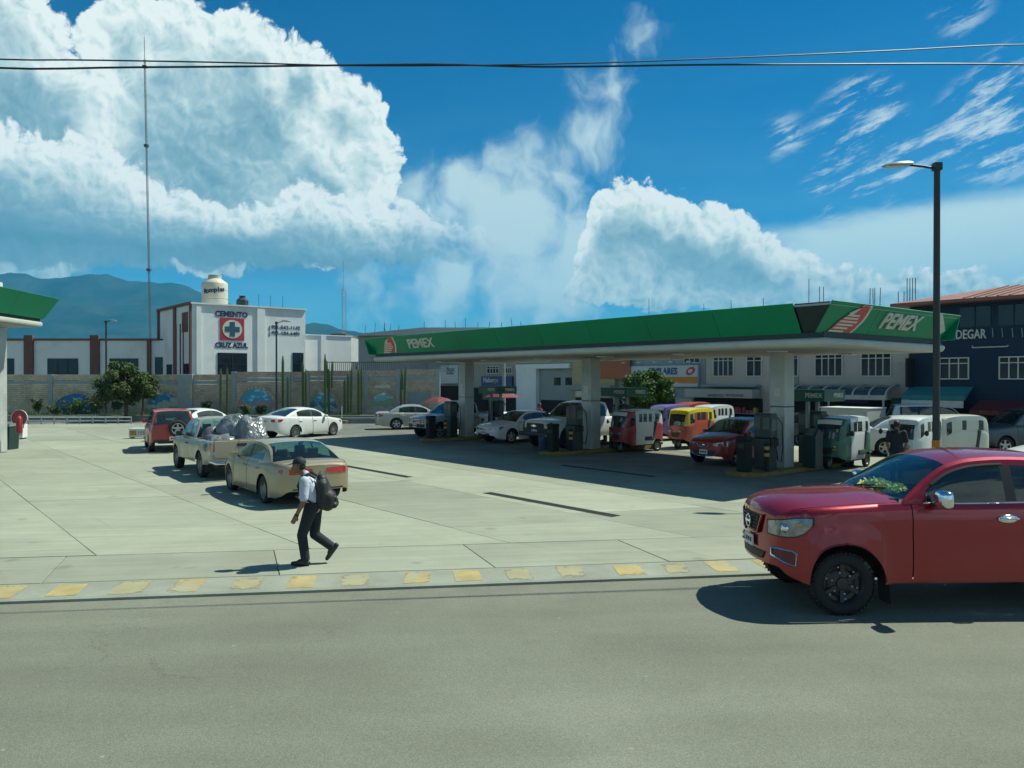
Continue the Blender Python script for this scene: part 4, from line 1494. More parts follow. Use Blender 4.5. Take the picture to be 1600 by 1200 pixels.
# tall guyed mast
MASTM = mat('mast_steel', (0.10, 0.09, 0.09), 0.5, 0.2, 1)
def lattice(name, label, base, H, w, tiers, guys, mt=MASTM, top=0.0):
    t_ = thing(name, label, 'mast', base, 0)
    for k in range(3):
        a = 2 * math.pi * k / 3
        MB().tube([(w * math.cos(a), w * math.sin(a), 0), (w * math.cos(a), w * math.sin(a), H)], 0.02 * max(1, w / 0.25), 5).build('leg', mt, t_)
    br = MB()
    for i in range(tiers):
        z0, z1 = H * i / tiers, H * (i + 1) / tiers
        for k in range(3):
            a, b = 2 * math.pi * k / 3, 2 * math.pi * (k + 1) / 3
            br.tube([(w * math.cos(a), w * math.sin(a), z0), (w * math.cos(b), w * math.sin(b), z0)], 0.012, 4, False)
            br.tube([(w * math.cos(a), w * math.sin(a), z0), (w * math.cos(b), w * math.sin(b), z1)], 0.010, 4, False)
    o = br.build('bracing', mt, t_)
    o['kind'] = 'stuff'
    if top:
        MB().tube([(0, 0, H - 0.4), (0, 0, H + top)], 0.03, 5).build('antenna_rod', mt, t_)
    return t_
mb_ = PT(237, 592, 84)
lattice('radio_mast', 'very tall thin guyed radio mast behind the white wing', (mb_.x, mb_.y, 0), 36.9, 0.10, 90, True, top=2.4)
_m = bpy.data.objects['radio_mast']
_m.rotation_euler = (0, R(-1.0), 0)
for zz in (14.4, 27.6, 36.0):
    MB().box(-0.2, 0.2, -0.2, 0.2, zz, zz + 0.25).build('lamp_box', MASTM, _m)
mb_ = PT(537, 592, 105)
lattice('radio_mast', 'short lattice mast standing beyond the annex', (mb_.x, mb_.y, 0), 15.0, 0.33, 30, False, mt=GALV, top=3.6)
# small building with brown roof right of the annex
far = thing('hill_house', 'narrow grey and ochre house beyond the annex', 'building', (0, 0, 0))
YF2 = 92.0
fx = lambda px: (px - 800) / FOC * YF2
fzv = lambda py: CAM_H + (592 - py) / FOC * YF2
MB().box(fx(523), fx(548), YF2, YF2 + 6, 0, fzv(527)).build('wall', mat('grey_plaster', (0.36, 0.38, 0.37), 0.9, 0.12, 0.8), far)
MB().box(fx(519), fx(542), YF2 - 0.8, YF2 + 6, fzv(526), fzv(522)).build('roof', MAROON, far)
MB().box(fx(543.5), fx(548.5), YF2 - 0.1, YF2 - 0.004, fzv(556), fzv(529)).build('ochre_pier', mat('ochre_plaster', (0.40, 0.24, 0.08), 0.9, 0.1, 1), far)
MB().box(fx(525), fx(543), YF2 - 0.06, YF2 - 0.003, fzv(540), fzv(531)).build('window', DKWIN, far)
MB().box(fx(525), fx(538), YF2 - 0.06, YF2 - 0.003, fzv(562), fzv(551)).build('doorway', DKWIN, far)
YF3 = 88.0
def house(name, label, x0, x1, y1, mt, Y, wins=(), roof=None, cat='building'):
    t_ = thing(name, label, cat, (0, 0, 0))
    hx = lambda px: (px - 800) / FOC * Y
    hzz = lambda py: CAM_H + (592 - py) / FOC * Y
    MB().box(hx(x0), hx(x1), Y, Y + 8, -0.9, hzz(y1)).build('wall', mt, t_)
    if roof:
        MB().box(hx(x0) - 0.3, hx(x1) + 0.3, Y - 0.5, Y + 8, hzz(y1) + 0.003, hzz(y1) + 0.25).build('roof', roof, t_)
    for (a, b, c, d) in wins:
        w_ = MB().box(hx(a), hx(b), Y - 0.06, Y - 0.004, hzz(d), hzz(c)).build('window', DKWIN, t_)
        MB().box((hx(a) + hx(b)) / 2 - 0.04, (hx(a) + hx(b)) / 2 + 0.04, Y - 0.09, Y - 0.061, hzz(d), hzz(c)).build('mullion', LOGOWHITE, w_)
    return t_
GREYP = mat('weathered_plaster', (0.30, 0.32, 0.31), 0.9, 0.14, 0.7)
house('town_house', 'low pale houses block seen over the wall before the hill', 549, 600, 566, GREYP, 86, ((556, 564, 570, 577), (570, 578, 570, 577), (586, 592, 571, 579)))
house('town_house', 'white narrow house at the corner of the green canopy', 573, 582, 557, STUCCO, 83)
sh = house('shed', 'grey roofed shed rising just above the green fascia', 560, 900, 521, GREYP, 70)
hx = lambda px: (px - 800) / FOC * 70
hzz = lambda py: CAM_H + (592 - py) / FOC * 70
MB().prism([(hx(562), hzz(525)), (hx(562), hzz(522)), (hx(660), hzz(512.5)), (hx(900), hzz(512.0)), (hx(900), hzz(522))], lambda u, v, d: Vector((u, d, v)), 69.4, 78).build('roof', GALV, sh)
rr_ = random.Random(5)
for px in (567, 582, 597, 600, 606, 619, 661, 694, 712, 727, 745, 763, 783, 801, 815):
    y0 = 523 - (px - 562) * 0.1 if px < 660 else 512
    MB().tube([(hx(px), 71, hzz(y0) - 0.3), (hx(px) + rr_.uniform(-0.15, 0.15), 71, hzz(y0) + rr_.uniform(0.5, 1.0))], 0.022, 4).build('rebar', DARKPOLE, sh)

# ================================================================== SHOPS ALONG THE STREET BEHIND
BF = 38.0
def fa(px, b=BF):                   # a-coordinate on the façade line seen at px
    k = (px - 800) / FOC
    return (BX.x * b - k * BX.y * b) / (-AX.x + k * AX.y)
def fz(px, py, b=BF):
    a = fa(px, b)
    return CAM_H + (592 - py) / FOC * AB(a, b).y


def shop(name, label, pl, pr, ztop, mt, depth=9.0, b=BF):
    """building between photo columns pl (left, far) and pr (right, near); frame: x = to the right along the façade, y = into the building"""
    a0, a1 = fa(pl, b), fa(pr, b)
    t_ = thing(name, label, 'building', AB(a0, b), HEAD_A + math.pi)
    t_.scale = (1, -1, 1)              # local y points out of the façade
    t_['_w'] = a0 - a1
    MB().box(0.01, a0 - a1 - 0.01, -depth, 0, -0.9, ztop).build('wall', mt, t_)
    return t_, (lambda px: a0 - fa(px, b))


def frame_win(t_, xa, xb, za, zb, nm, mt=LOGOWHITE, glass=DKWIN, tr=0.75, y=0.0, curtain=None):
    w_ = MB().box(xa, xb, y + 0.004, y + 0.03, za, zb).build('window', glass, t_)
    f = 0.045
    for (a, b, c, d) in ((xa - f, xb + f, zb, zb + f), (xa - f, xb + f, za - f, za), (xa - f, xa, za, zb), (xb, xb + f, za, zb)):
        MB().box(a, b, y + 0.004, y + 0.075, c, d).build('frame', mt, w_)
    for k in range(1, nm):
        xx = xa + (xb - xa) * k / nm
        MB().box(xx - 0.022, xx + 0.022, y + 0.031, y + 0.07, za, zb).build('mullion', mt, w_)
    if tr:
        zz = za + (zb - za) * tr
        MB().box(xa, xb, y + 0.031, y + 0.065, zz - 0.02, zz + 0.02).build('transom', mt, w_)
    return w_


# NB local y points out of the façade (towards the station)
BLUEW = mat('deep_blue_wall', (0.007, 0.026, 0.054), 0.8, 0.12, 0.7, 0.1, 14)
CREAMW = mat('cream_stucco', (0.46, 0.42, 0.36), 0.85, 0.08, 0.7, 0.12, 14, dirt=(0.30, 0.28, 0.25), dirt_amt=0.35)
GREYW = mat('grey_stucco', (0.27, 0.31, 0.31), 0.85, 0.1, 0.7)
ROOFT = mat('red_roof_sheet', (0.23, 0.095, 0.075), 0.7, 0.14, 1.2)
TEAL = mat('teal_awning', (0.03, 0.20, 0.20), 0.7, 0.12, 2)
REDAW = mat('red_awning', (0.14, 0.022, 0.026), 0.7, 0.14, 2)

blue, bx = shop('blue_building', 'deep blue building with a red sheet roof at the edge of the picture', 1421, 1720, 6.35, BLUEW)
wbl = blue['_w']
for (a, b) in ((1470, 1513), (1563, 1606), (1652, 1690)):
    frame_win(blue, bx(a), bx(b), 2.92, 3.82, 3)
for i, (a, b) in enumerate(((1500, 1548), (1560, 1610), (1622, 1672))):
    w_ = MB().box(bx(a), bx(b), 0.004, 0.03, 5.2, 6.1).build('window', DKWIN, blue)
    MB().box((bx(a) + bx(b)) / 2 - 0.03, (bx(a) + bx(b)) / 2 + 0.03, 0.031, 0.05, 5.2, 6.1).build('mullion', BLUEW, w_)
# roof with overhanging eave
rf = MB()
ov = 0.9
zr0, zr1 = 6.42, 7.35
rf.add([(-0.5, ov, zr0), (wbl + 0.5, ov, zr0), (wbl + 0.5, -9.5, zr0), (-0.5, -9.5, zr0), (2.6, -4.3, zr1), (wbl - 2.6, -4.3, zr1),
        (-0.5, ov, zr0 - 0.14), (wbl + 0.5, ov, zr0 - 0.14), (wbl + 0.5, -9.5, zr0 - 0.14), (-0.5, -9.5, zr0 - 0.14)],
       [(0, 1, 5, 4), (1, 2, 5), (2, 3, 4, 5), (3, 0, 4), (0, 6, 7, 1), (1, 7, 8, 2), (2, 8, 9, 3), (3, 9, 6, 0), (6, 9, 8, 7)])
roof = rf.build('roof', ROOFT, blue)
k = 0.0
while k < wbl + 0.4:
    x = -0.45 + k
    if 2.6 < x < wbl - 2.6:
        MB().obox((x, (ov - 4.3) / 2, (zr0 + zr1) / 2 + 0.02), (0.03, 0, 0), Vector((0, (ov + 4.3) / 2, (zr0 - zr1) / 2)), (0, 0, 0.022)).build('roof_rib', ROOFT, roof)
    k += 0.45
text(blue, 'DEGAR', 0.58, LOGOWHITE, world_of(blue, Vector((bx(1517), 0.04, fz(1517, 523)))), -AX, (0, 0, 1), depth=0.03, bold=0.006, width=0.66)
for px in (1551, 1566, 1582, 1597):
    MB().tube([(bx(px), 0.06, fz(px, 513)), (bx(px) + 0.03, 0.06, fz(px, 527))], 0.018, 5).build('hanger', GALV, blue)
MB().tube([(bx(1523), 0.25, fz(1523, 541)), (bx(1523), 0.3, fz(1523, 543.5)), (bx(1578), 0.3, fz(1578, 541.5)), (bx(1578), 0.25, fz(1578, 540))], 0.025, 6).build('lamp_tube', LOGOWHITE, blue)
# dark lower floor: shop openings under awnings
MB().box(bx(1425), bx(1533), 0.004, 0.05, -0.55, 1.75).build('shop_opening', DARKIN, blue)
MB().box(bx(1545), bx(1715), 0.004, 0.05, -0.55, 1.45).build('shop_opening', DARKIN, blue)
def awning(par, xa, xb, z0, z1, out, mt, name='awning'):
    return MB().add([(xa, 0.06, z1), (xb, 0.06, z1), (xb, out, z0 + 0.2), (xa, out, z0 + 0.2), (xa, out, z0), (xb, out, z0), (xb, 0.06, z1 - 0.05), (xa, 0.06, z1 - 0.05)],
                    [(0, 1, 2, 3), (3, 2, 5, 4), (4, 5, 6, 7), (0, 3, 4, 7), (1, 6, 5, 2), (0, 7, 6, 1)]).build(name, mt, par)
awning(blue, bx(1423), bx(1521), 1.95, 2.55, 0.9, TEAL)
MB().box(bx(1423), bx(1519), 0.92, 0.98, 1.62, 1.93).build('sign_board', LOGOWHITE, blue)
aw = awning(blue, bx(1532), bx(1715), 1.35, 1.95, 1.2, REDAW)
text(blue, 'POLLOS  ASADOS', 0.2, mat('orange_lettering', (0.5, 0.14, 0.03), 0.7, 0.1, 3), world_of(blue, Vector((bx(1580), 1.22, 1.45))), -AX, (0, 0, 1), depth=0.005)
# projecting dark shop sign
ps = MB().box(bx(1426), bx(1426) + 0.12, 0.06, 0.75, fz(1430, 605), fz(1430, 560)).build('projecting_sign', DARKIN, blue)

cream, cx_ = shop('cream_building', 'cream two storey shop building behind the near end of the canopy', 1103, 1420, 5.3, CREAMW)
for (a, b) in ((1116, 1146), (1168, 1190), (1222, 1247), (1275, 1316), (1347, 1392)):
    frame_win(cream, cx_(a), cx_(b), fz(a, 587), fz(a, 553.5 if a > 1200 else 558), 4 if b - a > 26 else 2, tr=0.8)
MB().box(cx_(1225), cx_(1248), 0.004, 0.05, fz(1225, 600), fz(1225, 588)).build('air_unit', PUMPW, cream)
MB().box(cx_(1103), cx_(1190), 0.004, 0.55, fz(1150, 604), fz(1150, 601)).build('ledge', GREYW, cream)
MB().box(cx_(1085), cx_(1190), 0.1, 0.9, fz(1140, 621), fz(1140, 608)).build('shop_fascia', mat('pale_shop_fascia', (0.40, 0.40, 0.37), 0.8, 0.1, 1), cream)
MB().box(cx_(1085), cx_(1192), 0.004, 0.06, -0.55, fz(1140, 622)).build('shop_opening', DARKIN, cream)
text(cream, 'ABARROTES', 0.2, NAVY, world_of(cream, Vector((cx_(1133), 0.91, fz(1133, 617.5)))), -AX, (0, 0, 1), depth=0.004)
text(cream, 'NOVEDADES', 0.2, NAVY, world_of(cream, Vector((cx_(1163), 0.91, fz(1163, 617.5)))), -AX, (0, 0, 1), depth=0.004)
# barrel-vaulted glass canopy over the entrance
xa, xb = cx_(1238), cx_(1405)
zc0, zc1 = fz(1320, 616), fz(1320, 601)
prof = [(0.05 + 1.3 * math.sin(math.pi / 2 * k / 8), zc0 + (zc1 - zc0) * math.cos(math.pi / 2 * k / 8)) for k in range(9)]
vault = MB().grid([[(x, p[0], p[1]) for p in prof] for x in (xa, xb)]).build('vault_glazing', glassmat('vault_glass', (0.30, 0.42, 0.42), 0.55), cream, smooth=60)
for k in range(8):
    x = xa + (xb - xa) * k / 7
    MB().tube([(x, p[0], p[1]) for p in prof], 0.045, 5).build('rib', COLM, vault)
MB().box(xa - 0.05, xb + 0.05, 1.3, 1.42, zc0 - 0.22, zc0).build('gutter', COLM, cream)
for x in (xa + 0.1, (xa + xb) / 2, xb - 0.1):
    MB().tube([(x, 1.36, -0.55), (x, 1.36, zc0 - 0.2)], 0.05, 6).build('canopy_post', COLM, cream)
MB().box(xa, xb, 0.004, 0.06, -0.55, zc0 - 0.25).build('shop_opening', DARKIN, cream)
MB().box(cx_(1322), cx_(1358), 0.07, 0.12, fz(1340, 630), fz(1340, 622)).build('blue_sign', mat('royal_blue_sign', (0.012, 0.018, 0.12), 0.6, 0.1, 2), cream)
gs = MB().box(cx_(1396), cx_(1409), 0.07, 0.2, fz(1400, 650), fz(1400, 622)).build('pharmacy_sign', PUMPG, cream)
# goods in the shop front: rows of bright packets on shelves
rg = random.Random(11)
PK = [mat(f'packet_{i}', c, 0.6, 0.1, 5) for i, c in enumerate([(0.30, 0.05, 0.05), (0.06, 0.12, 0.22), (0.34, 0.28, 0.08), (0.30, 0.30, 0.30), (0.10, 0.20, 0.12), (0.26, 0.12, 0.2)])]
gx0, gx1 = cx_(1100), cx_(1188)
shelf = thing('goods_shelf', 'shelves of bright packets in the shop front beside the white column', 'shelf', world_of(cream, Vector((gx0, 0, -0.55))), HEAD_A + math.pi)
shelf.scale = (1, -1, 1)
for r_ in range(4):
    MB().box(0, gx1 - gx0, 0.07, 0.42, r_ * 0.5, r_ * 0.5 + 0.03).build('board', GREYW, shelf)
for c_ in range(len(PK)):
    pass
for r_ in range(4):
    for q in range(16):
        x = q * (gx1 - gx0) / 16 + 0.04
        h = rg.uniform(0.2, 0.42)
        MB().box(x, x + (gx1 - gx0) / 16 * rg.uniform(0.55, 0.9), 0.14, 0.38, r_ * 0.5 + 0.031, r_ * 0.5 + h).build('packet', rg.choice(PK), shelf)

pharm, px_ = shop('pharmacy_building', 'grey building with a white pharmacy sign above the round tree', 960, 1103, 5.6, GREYW, b=38.3)
xs0, xs1 = px_(985), px_(1094)
zs0, zs1 = fz(1060, 604), fz(1060, 571)
bd = MB().box(xs0, xs1, 0.05, 0.25, zs0, zs1).build('sign_board', mat('sign_white', (0.52, 0.55, 0.56), 0.5, 0.06, 2), pharm)
MB().box(xs0, xs1, 0.251, 0.262, zs0 + (zs1 - zs0) * 0.16, zs0 + (zs1 - zs0) * 0.46).build('orange_band', mat('sign_orange', (0.52, 0.22, 0.02), 0.6, 0.08, 2), bd)
text(bd, 'SIMILARES', 0.56, mat('sign_blue', (0.02, 0.10, 0.22), 0.6, 0.1, 3), world_of(pharm, Vector((px_(1040), 0.27, zs0 + (zs1 - zs0) * 0.72))), -AX, (0, 0, 1), depth=0.006, bold=0.02, width=0.9)
ex = px_(1083)
zz = zs0 + (zs1 - zs0) * 0.73
MB().prism([(ex + 0.34 * math.cos(2 * math.pi * k / 24), zz + 0.25 * math.sin(2 * math.pi * k / 24 + 0.35)) for k in range(24)], lambda u, v, d: Vector((u, d, v)), 0.252, 0.265).build('oval_badge', LOGORED, bd)
MB().prism([(ex + 0.17 * math.cos(2 * math.pi * k / 20), zz + 0.12 * math.sin(2 * math.pi * k / 20 + 0.3)) for k in range(20)], lambda u, v, d: Vector((u, d, v)), 0.266, 0.272).build('badge_ring', LOGOWHITE, bd)
for k in range(5):
    x = xs0 + 0.2 + (xs1 - xs0 - 0.4) * k / 4
    lp = MB().tube([(x, 0.25, zs1), (x, 0.8, zs1 + 0.22)], 0.02, 5).build('lamp_arm', GALV, bd)
    MB().box(x - 0.09, x + 0.09, 0.72, 0.95, zs1 + 0.18, zs1 + 0.25).build('flood_lamp', LAMPW, lp)
frame_win(pharm, px_(1070), px_(1094), fz(1080, 566) , fz(1080, 556), 3, tr=0)
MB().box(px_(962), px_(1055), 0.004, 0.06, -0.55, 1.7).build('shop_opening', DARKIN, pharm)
MB().box(px_(1056), px_(1082), 0.004, 0.05, -0.55, 1.7).build('shop_pier', CREAMW, pharm)

yel, yx = shop('yellow_house', 'ochre and terracotta house left of the round tree', 895, 960, 5.4, mat('ochre_wall', (0.42, 0.36, 0.17), 0.85, 0.1, 0.8))
MB().box(yx(936), yx(985), 0.004, 0.05, 2.9, 5.3).build('terracotta_panel', mat('terracotta_wall', (0.36, 0.13, 0.06), 0.85, 0.1, 0.8), yel)
frame_win(yel, yx(928), yx(936), fz(930, 590), fz(930, 566), 1, tr=0, glass=DKWIN)
MB().box(yx(895), yx(962), 0.004, 0.5, fz(930, 609), fz(930, 602)).build('ledge', GREYW, yel)
MB().box(yx(900), yx(958), 0.004, 0.06, -0.55, fz(930, 622)).build('shop_opening', DARKIN, yel)
MB().box(yx(905), yx(958), 0.3, 0.36, fz(930, 620), fz(930, 611)).build('sign_board', LOGOWHITE, yel)
MB().box(yx(897), yx(912), 0.06, 0.2, fz(905, 602), fz(905, 566)).build('tan_sign', mat('tan_sign', (0.40, 0.34, 0.18), 0.7, 0.1, 2), yel)

ware, wx = shop('warehouse', 'grey walled warehouse with a white gable behind the canopy', 812, 895, 5.0, GREYW)
MB().box(wx(812), wx(843), 0.004, 0.35, -0.55, fz(830, 575)).build('white_gable', STUCCO, ware)
MB().box(wx(812), wx(895), 0.004, 0.4, fz(850, 576), fz(850, 569)).build('white_band', STUCCO, ware)
for a in (866, 884):
    MB().box(wx(a), wx(a + 10), 0.004, 0.04, fz(a, 602), fz(a, 590)).build('window', DKWIN, ware)
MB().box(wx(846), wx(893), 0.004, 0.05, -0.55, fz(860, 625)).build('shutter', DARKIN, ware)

bsh, bsx = shop('blue_sign_shop', 'shop with a long blue sign behind the farthest column', 735, 812, 5.2, mat('khaki_plaster', (0.30, 0.30, 0.25), 0.88, 0.1, 0.8))
bs = MB().box(bsx(755), bsx(803), 0.05, 0.2, fz(780, 603), fz(780, 588)).build('sign_board', mat('blue_shop_sign', (0.012, 0.055, 0.20), 0.5, 0.08, 2), bsh)
text(bs, 'Nabor', 0.55, LOGOWHITE, world_of(bsh, Vector((bsx(767), 0.215, fz(767, 594)))), -AX, (0, 0, 1), depth=0.006, bold=0.01)
text(bs, 'ys', 0.55, mat('yellow_lettering', (0.45, 0.40, 0.06), 0.6, 0.1, 3), world_of(bsh, Vector((bsx(779), 0.215, fz(779, 594)))), -AX, (0, 0, 1), depth=0.006, bold=0.01)
frame_win(bsh, bsx(762), bsx(780), fz(770, 583), fz(770, 573), 4, tr=0.7)
frame_win(bsh, bsx(791), bsx(800), fz(795, 583), fz(795, 575), 3, tr=0)
MB().box(bsx(740), bsx(808), 0.004, 0.06, -0.55, fz(780, 606)).build('shop_opening', DARKIN, bsh)
MB().box(bsx(760), bsx(790), 0.3, 0.4, fz(780, 625), fz(780, 614)).build('green_board', PUMPG, bsh)

whs, whx = shop('white_sign_shop', 'building with a large pale sign board left of the farthest column', 668, 735, 5.0, GREYW)
ws_ = MB().box(whx(695), whx(722), 0.3, 0.42, fz(705, 599), fz(705, 571)).build('sign_board', mat('pale_sign', (0.46, 0.54, 0.54), 0.5, 0.05, 2), whs)
text(ws_, 'basic', 0.62, NAVY, world_of(whs, Vector((whx(711), 0.43, fz(711, 577)))), -AX, (0, 0, 1), depth=0.006)
text(ws_, 'muebles', 0.34, NAVY, world_of(whs, Vector((whx(710), 0.43, fz(710, 583)))), -AX, (0, 0, 1), depth=0.006)
MB().box(whx(672), whx(733), 0.004, 0.06, -0.55, fz(705, 603)).build('shop_opening', DARKIN, whs)
frame_win(whs, whx(722.5), whx(730), fz(726, 592), fz(726, 583), 3, tr=0)
# market umbrellas and stall tops in the shade behind
for i, (px, py, Y, mt, lab) in enumerate(((686, 626, 52, REDAW, 'red market parasol beyond the silver pickup'), (785, 618, 46, REDAW, 'red market parasol right of the farthest column'), (672, 634, 47, DARKIN, 'dark market parasol by the brick wall end'))):
    p = PT(px, py, Y)
    u_ = thing('market_parasol', lab, 'parasol', (p.x, p.y, -0.5), 0, 'market parasols in the street')
    h = p.z + 0.5
    MB().lathe([(1.05, h - 0.12), (1.03, h - 0.08), (0.6, h + 0.14), (0.0, h + 0.28)], 8).build('canopy', mt, u_)
    MB().tube([(0, 0, 0), (0, 0, h + 0.4)], 0.03, 6).build('pole', GALV, u_)

# roofscape of rods on the unfinished roofs
rr_ = random.Random(9)
for t_, xf, lst, zt in ((cream, cx_, ((1240, 440, 1), (1257, 452, 2), (1335, 455, 4), (1382, 460, 2), (1168, 470, 1), (1119, 473, 1)), 5.3), (pharm, px_, ((990, 470, 1), (1075, 478, 1)), 5.6)):
    for px, py, nrod in lst:
        for q in range(nrod):
            x = xf(px) + q * 0.14
            MB().tube([(x, -1.5 - (q % 2) * 0.2, zt - 0.1), (x + rr_.uniform(-0.06, 0.06), -1.5 - (q % 2) * 0.2, fz(px, py) + 0.25)], 0.02, 4).build('rebar', DARKPOLE, t_)
x = cx_(1419)
for q in range(4):
    MB().tube([(x + q * 0.13 - 0.6, -1.2, 5.2), (x + q * 0.13 - 0.6, -1.2, fz(1419, 430))], 0.02, 4).build('rebar', DARKPOLE, cream)
# round disc on the roof behind the fascia
rd_ = thing('roof_tank', 'grey round roof tank peeping over the green fascia', 'water tank', world_of(pharm, Vector((px_(1028), -2.0, 5.6))), 0)
MB().lathe([(0, 0), (0.62, 0), (0.64, 0.1), (0.64, 0.9), (0.55, 1.15), (0.3, 1.38), (0, 1.45)], 18).build('shell', mat('tank_grey', (0.34, 0.36, 0.38), 0.6, 0.08, 2), rd_, smooth=50)
MB().lathe([(0, 1.451), (0.2, 1.451), (0.2, 1.55), (0, 1.56)], 10).build('lid', BLKT, rd_)
# little tank house behind the red roof
th_ = thing('tank_house', 'grey tank house with a white tank behind the red roof', 'water tank', world_of(blue, Vector((bx(1592), -7.0, 5.5))), HEAD_A)
MB().box(-1.1, 1.1, -1.1, 1.1, 0, fz(1590, 434) - 5.5 + 0.65).build('base', GREYW, th_)
zt_ = fz(1590, 434) - 5.5 + 0.655
MB().lathe([(0, zt_), (0.75, zt_), (0.75, zt_ + 0.18), (0.4, zt_ + 0.42), (0.3, zt_ + 0.45), (0.3, zt_ + 0.55), (0, zt_ + 0.56)], 14).build('tank', WHITEP, th_, smooth=40)

# ================================================================== VEHICLES
def curve(keys):
    xs = [k[0] for k in keys]
    ys = [k[1] for k in keys]
    n = len(xs)
    d = [(ys[i + 1] - ys[i]) / (xs[i + 1] - xs[i]) for i in range(n - 1)]
    m = [d[0]] + [0.0 if d[i - 1] * d[i] <= 0 else 2 * d[i - 1] * d[i] / (d[i - 1] + d[i]) for i in range(1, n - 1)] + [d[-1]]

    def f(x):
        if x <= xs[0]:
            return ys[0]
        if x >= xs[-1]:
            return ys[-1]
        i = max(j for j in range(n - 1) if xs[j] <= x)
        h = xs[i + 1] - xs[i]
        t = (x - xs[i]) / h
        return (2 * t ** 3 - 3 * t * t + 1) * ys[i] + (t ** 3 - 2 * t * t + t) * h * m[i] + (-2 * t ** 3 + 3 * t * t) * ys[i + 1] + (t ** 3 - t * t) * h * m[i + 1]
    return f


WHEELS = {}


def wheel_meshes(r, w, style):
    key = (round(r, 3), round(w, 3), style)
    if key in WHEELS:
        return WHEELS[key]
    h = w / 2
    ri = r * (0.66 if style != 'moto' else 0.6)
    ty = MB().lathe([(ri, -h * 0.8), (ri + 0.02, -h * 0.95), (r * 0.88, -h), (r * 0.96, -h * 0.86), (r, -h * 0.62), (r * 1.0, h * 0.62), (r * 0.96, h * 0.86), (r * 0.88, h), (ri + 0.02, h * 0.95), (ri, h * 0.8)], 36, axis='y', closed=True)
    if style == 'off':
        for k in range(44):
            a = 2 * math.pi * k / 44
            for s in (-1, 1):
                c = Vector((r * math.cos(a), s * h * 0.62, r * math.sin(a)))
                rad = Vector((math.cos(a), 0, math.sin(a)))
                tan = Vector((-math.sin(a), 0, math.cos(a)))
                ty.obox(c, tan * r * 0.038, Vector((0, h * 0.36, 0)) + tan * 0.02 * s, rad * 0.008)
    tyre = ty.mesh('tyre', RUBBER, 40)
    dish = MB()
    y0 = h * 0.62
    mt = STEELBLK if style in ('off', 'black') else ALLOY
    if style == 'off':
        dish.lathe([(ri, h * 0.8), (ri * 0.93, h * 0.62), (ri * 0.9, h * 0.2), (ri * 0.72, h * 0.12), (ri * 0.6, h * 0.35), (ri * 0.3, h * 0.4), (ri * 0.28, h * 0.62), (0, h * 0.66)], 24, axis='y', cap=False)
    elif style == 'steel' or style == 'moto':
        dish.lathe([(ri, h * 0.8), (ri * 0.92, h * 0.7), (ri * 0.85, h * 0.3), (ri * 0.6, h * 0.5), (ri * 0.3, h * 0.62), (0, h * 0.66)], 20, axis='y', cap=False)
    else:
        dish.lathe([(ri, h * 0.8), (ri * 0.93, h * 0.74), (ri * 0.9, h * 0.1), (ri * 0.2, h * 0.05), (0, h * 0.05)], 24, axis='y', cap=False)
    rim = dish.mesh('rim', STEELRIM if style in ('steel', 'moto') else mt if style in ('off', 'black') else DARKIN, 40)
    extra = []
    if style == 'off':
        e = MB()
        for k in range(6):
            a = 2 * math.pi * k / 6 + 0.3
            for rad in (0.52, 0.80):
                e.lathe([(0, 0), (0.015, 0), (0.015, 0.02), (0, 0.026)], 6, (ri * rad * math.cos(a), h * 0.38 if rad < 0.6 else h * 0.3, ri * rad * math.sin(a)), 'y')
        extra.append(('rivet', e.mesh('rivet', GALV)))
        f = MB()
        for k in range(6):
            a = 2 * math.pi * (k + 0.5) / 6
            f.obox((ri * 0.62 * math.cos(a), h * 0.42, ri * 0.62 * math.sin(a)), Vector((math.cos(a), 0, math.sin(a))) * ri * 0.3, (0, h * 0.12, 0), Vector((-math.sin(a), 0, math.cos(a))) * ri * 0.1)
        extra.append(('spoke', f.mesh('spoke', STEELBLK)))
    elif style not in ('steel', 'moto'):
        nsp = {'five': 5, 'ten': 10, 'black': 5}[style]
        f = MB()
        for k in range(nsp):
            a = 2 * math.pi * k / nsp + math.pi / 2
            rv, tv = Vector((math.cos(a), 0, math.sin(a))), Vector((-math.sin(a), 0, math.cos(a)))
            w0, w1 = ri * (0.20 if nsp == 5 else 0.10), ri * (0.15 if nsp == 5 else 0.07)
            i0, i1 = rv * ri * 0.12, rv * ri * 0.96
            yv = Vector((0, 1, 0))
            f.add([i0 - tv * w0 + yv * h * 0.68, i0 + tv * w0 + yv * h * 0.68, i1 + tv * w1 + yv * h * 0.72, i1 - tv * w1 + yv * h * 0.72,
                   i0 - tv * w0 + yv * h * 0.3, i0 + tv * w0 + yv * h * 0.3, i1 + tv * w1 + yv * h * 0.45, i1 - tv * w1 + yv * h * 0.45],
                  [(0, 1, 2, 3), (4, 7, 6, 5), (0, 4, 5, 1), (1, 5, 6, 2), (2, 6, 7, 3), (3, 7, 4, 0)])
        f.lathe([(ri, h * 0.82), (ri * 0.9, h * 0.72), (ri * 0.9, h * 0.5)], 24, axis='y', cap=False)
        f.lathe([(ri * 0.22, h * 0.4), (ri * 0.2, h * 0.72), (0, h * 0.74)], 12, axis='y', cap=False)
        extra.append(('spoke', f.mesh('spoke', mt, 30)))
    WHEELS[key] = (tyre, rim, extra)
    return WHEELS[key]


def mesh_obj(name, me, parent, loc=(0, 0, 0), rotz=0.0):
    o = bpy.data.objects.new(name, me)
    COL.objects.link(o)
    o.parent = parent
    o.location = loc
    o.rotation_euler = (0, 0, rotz)
    return o


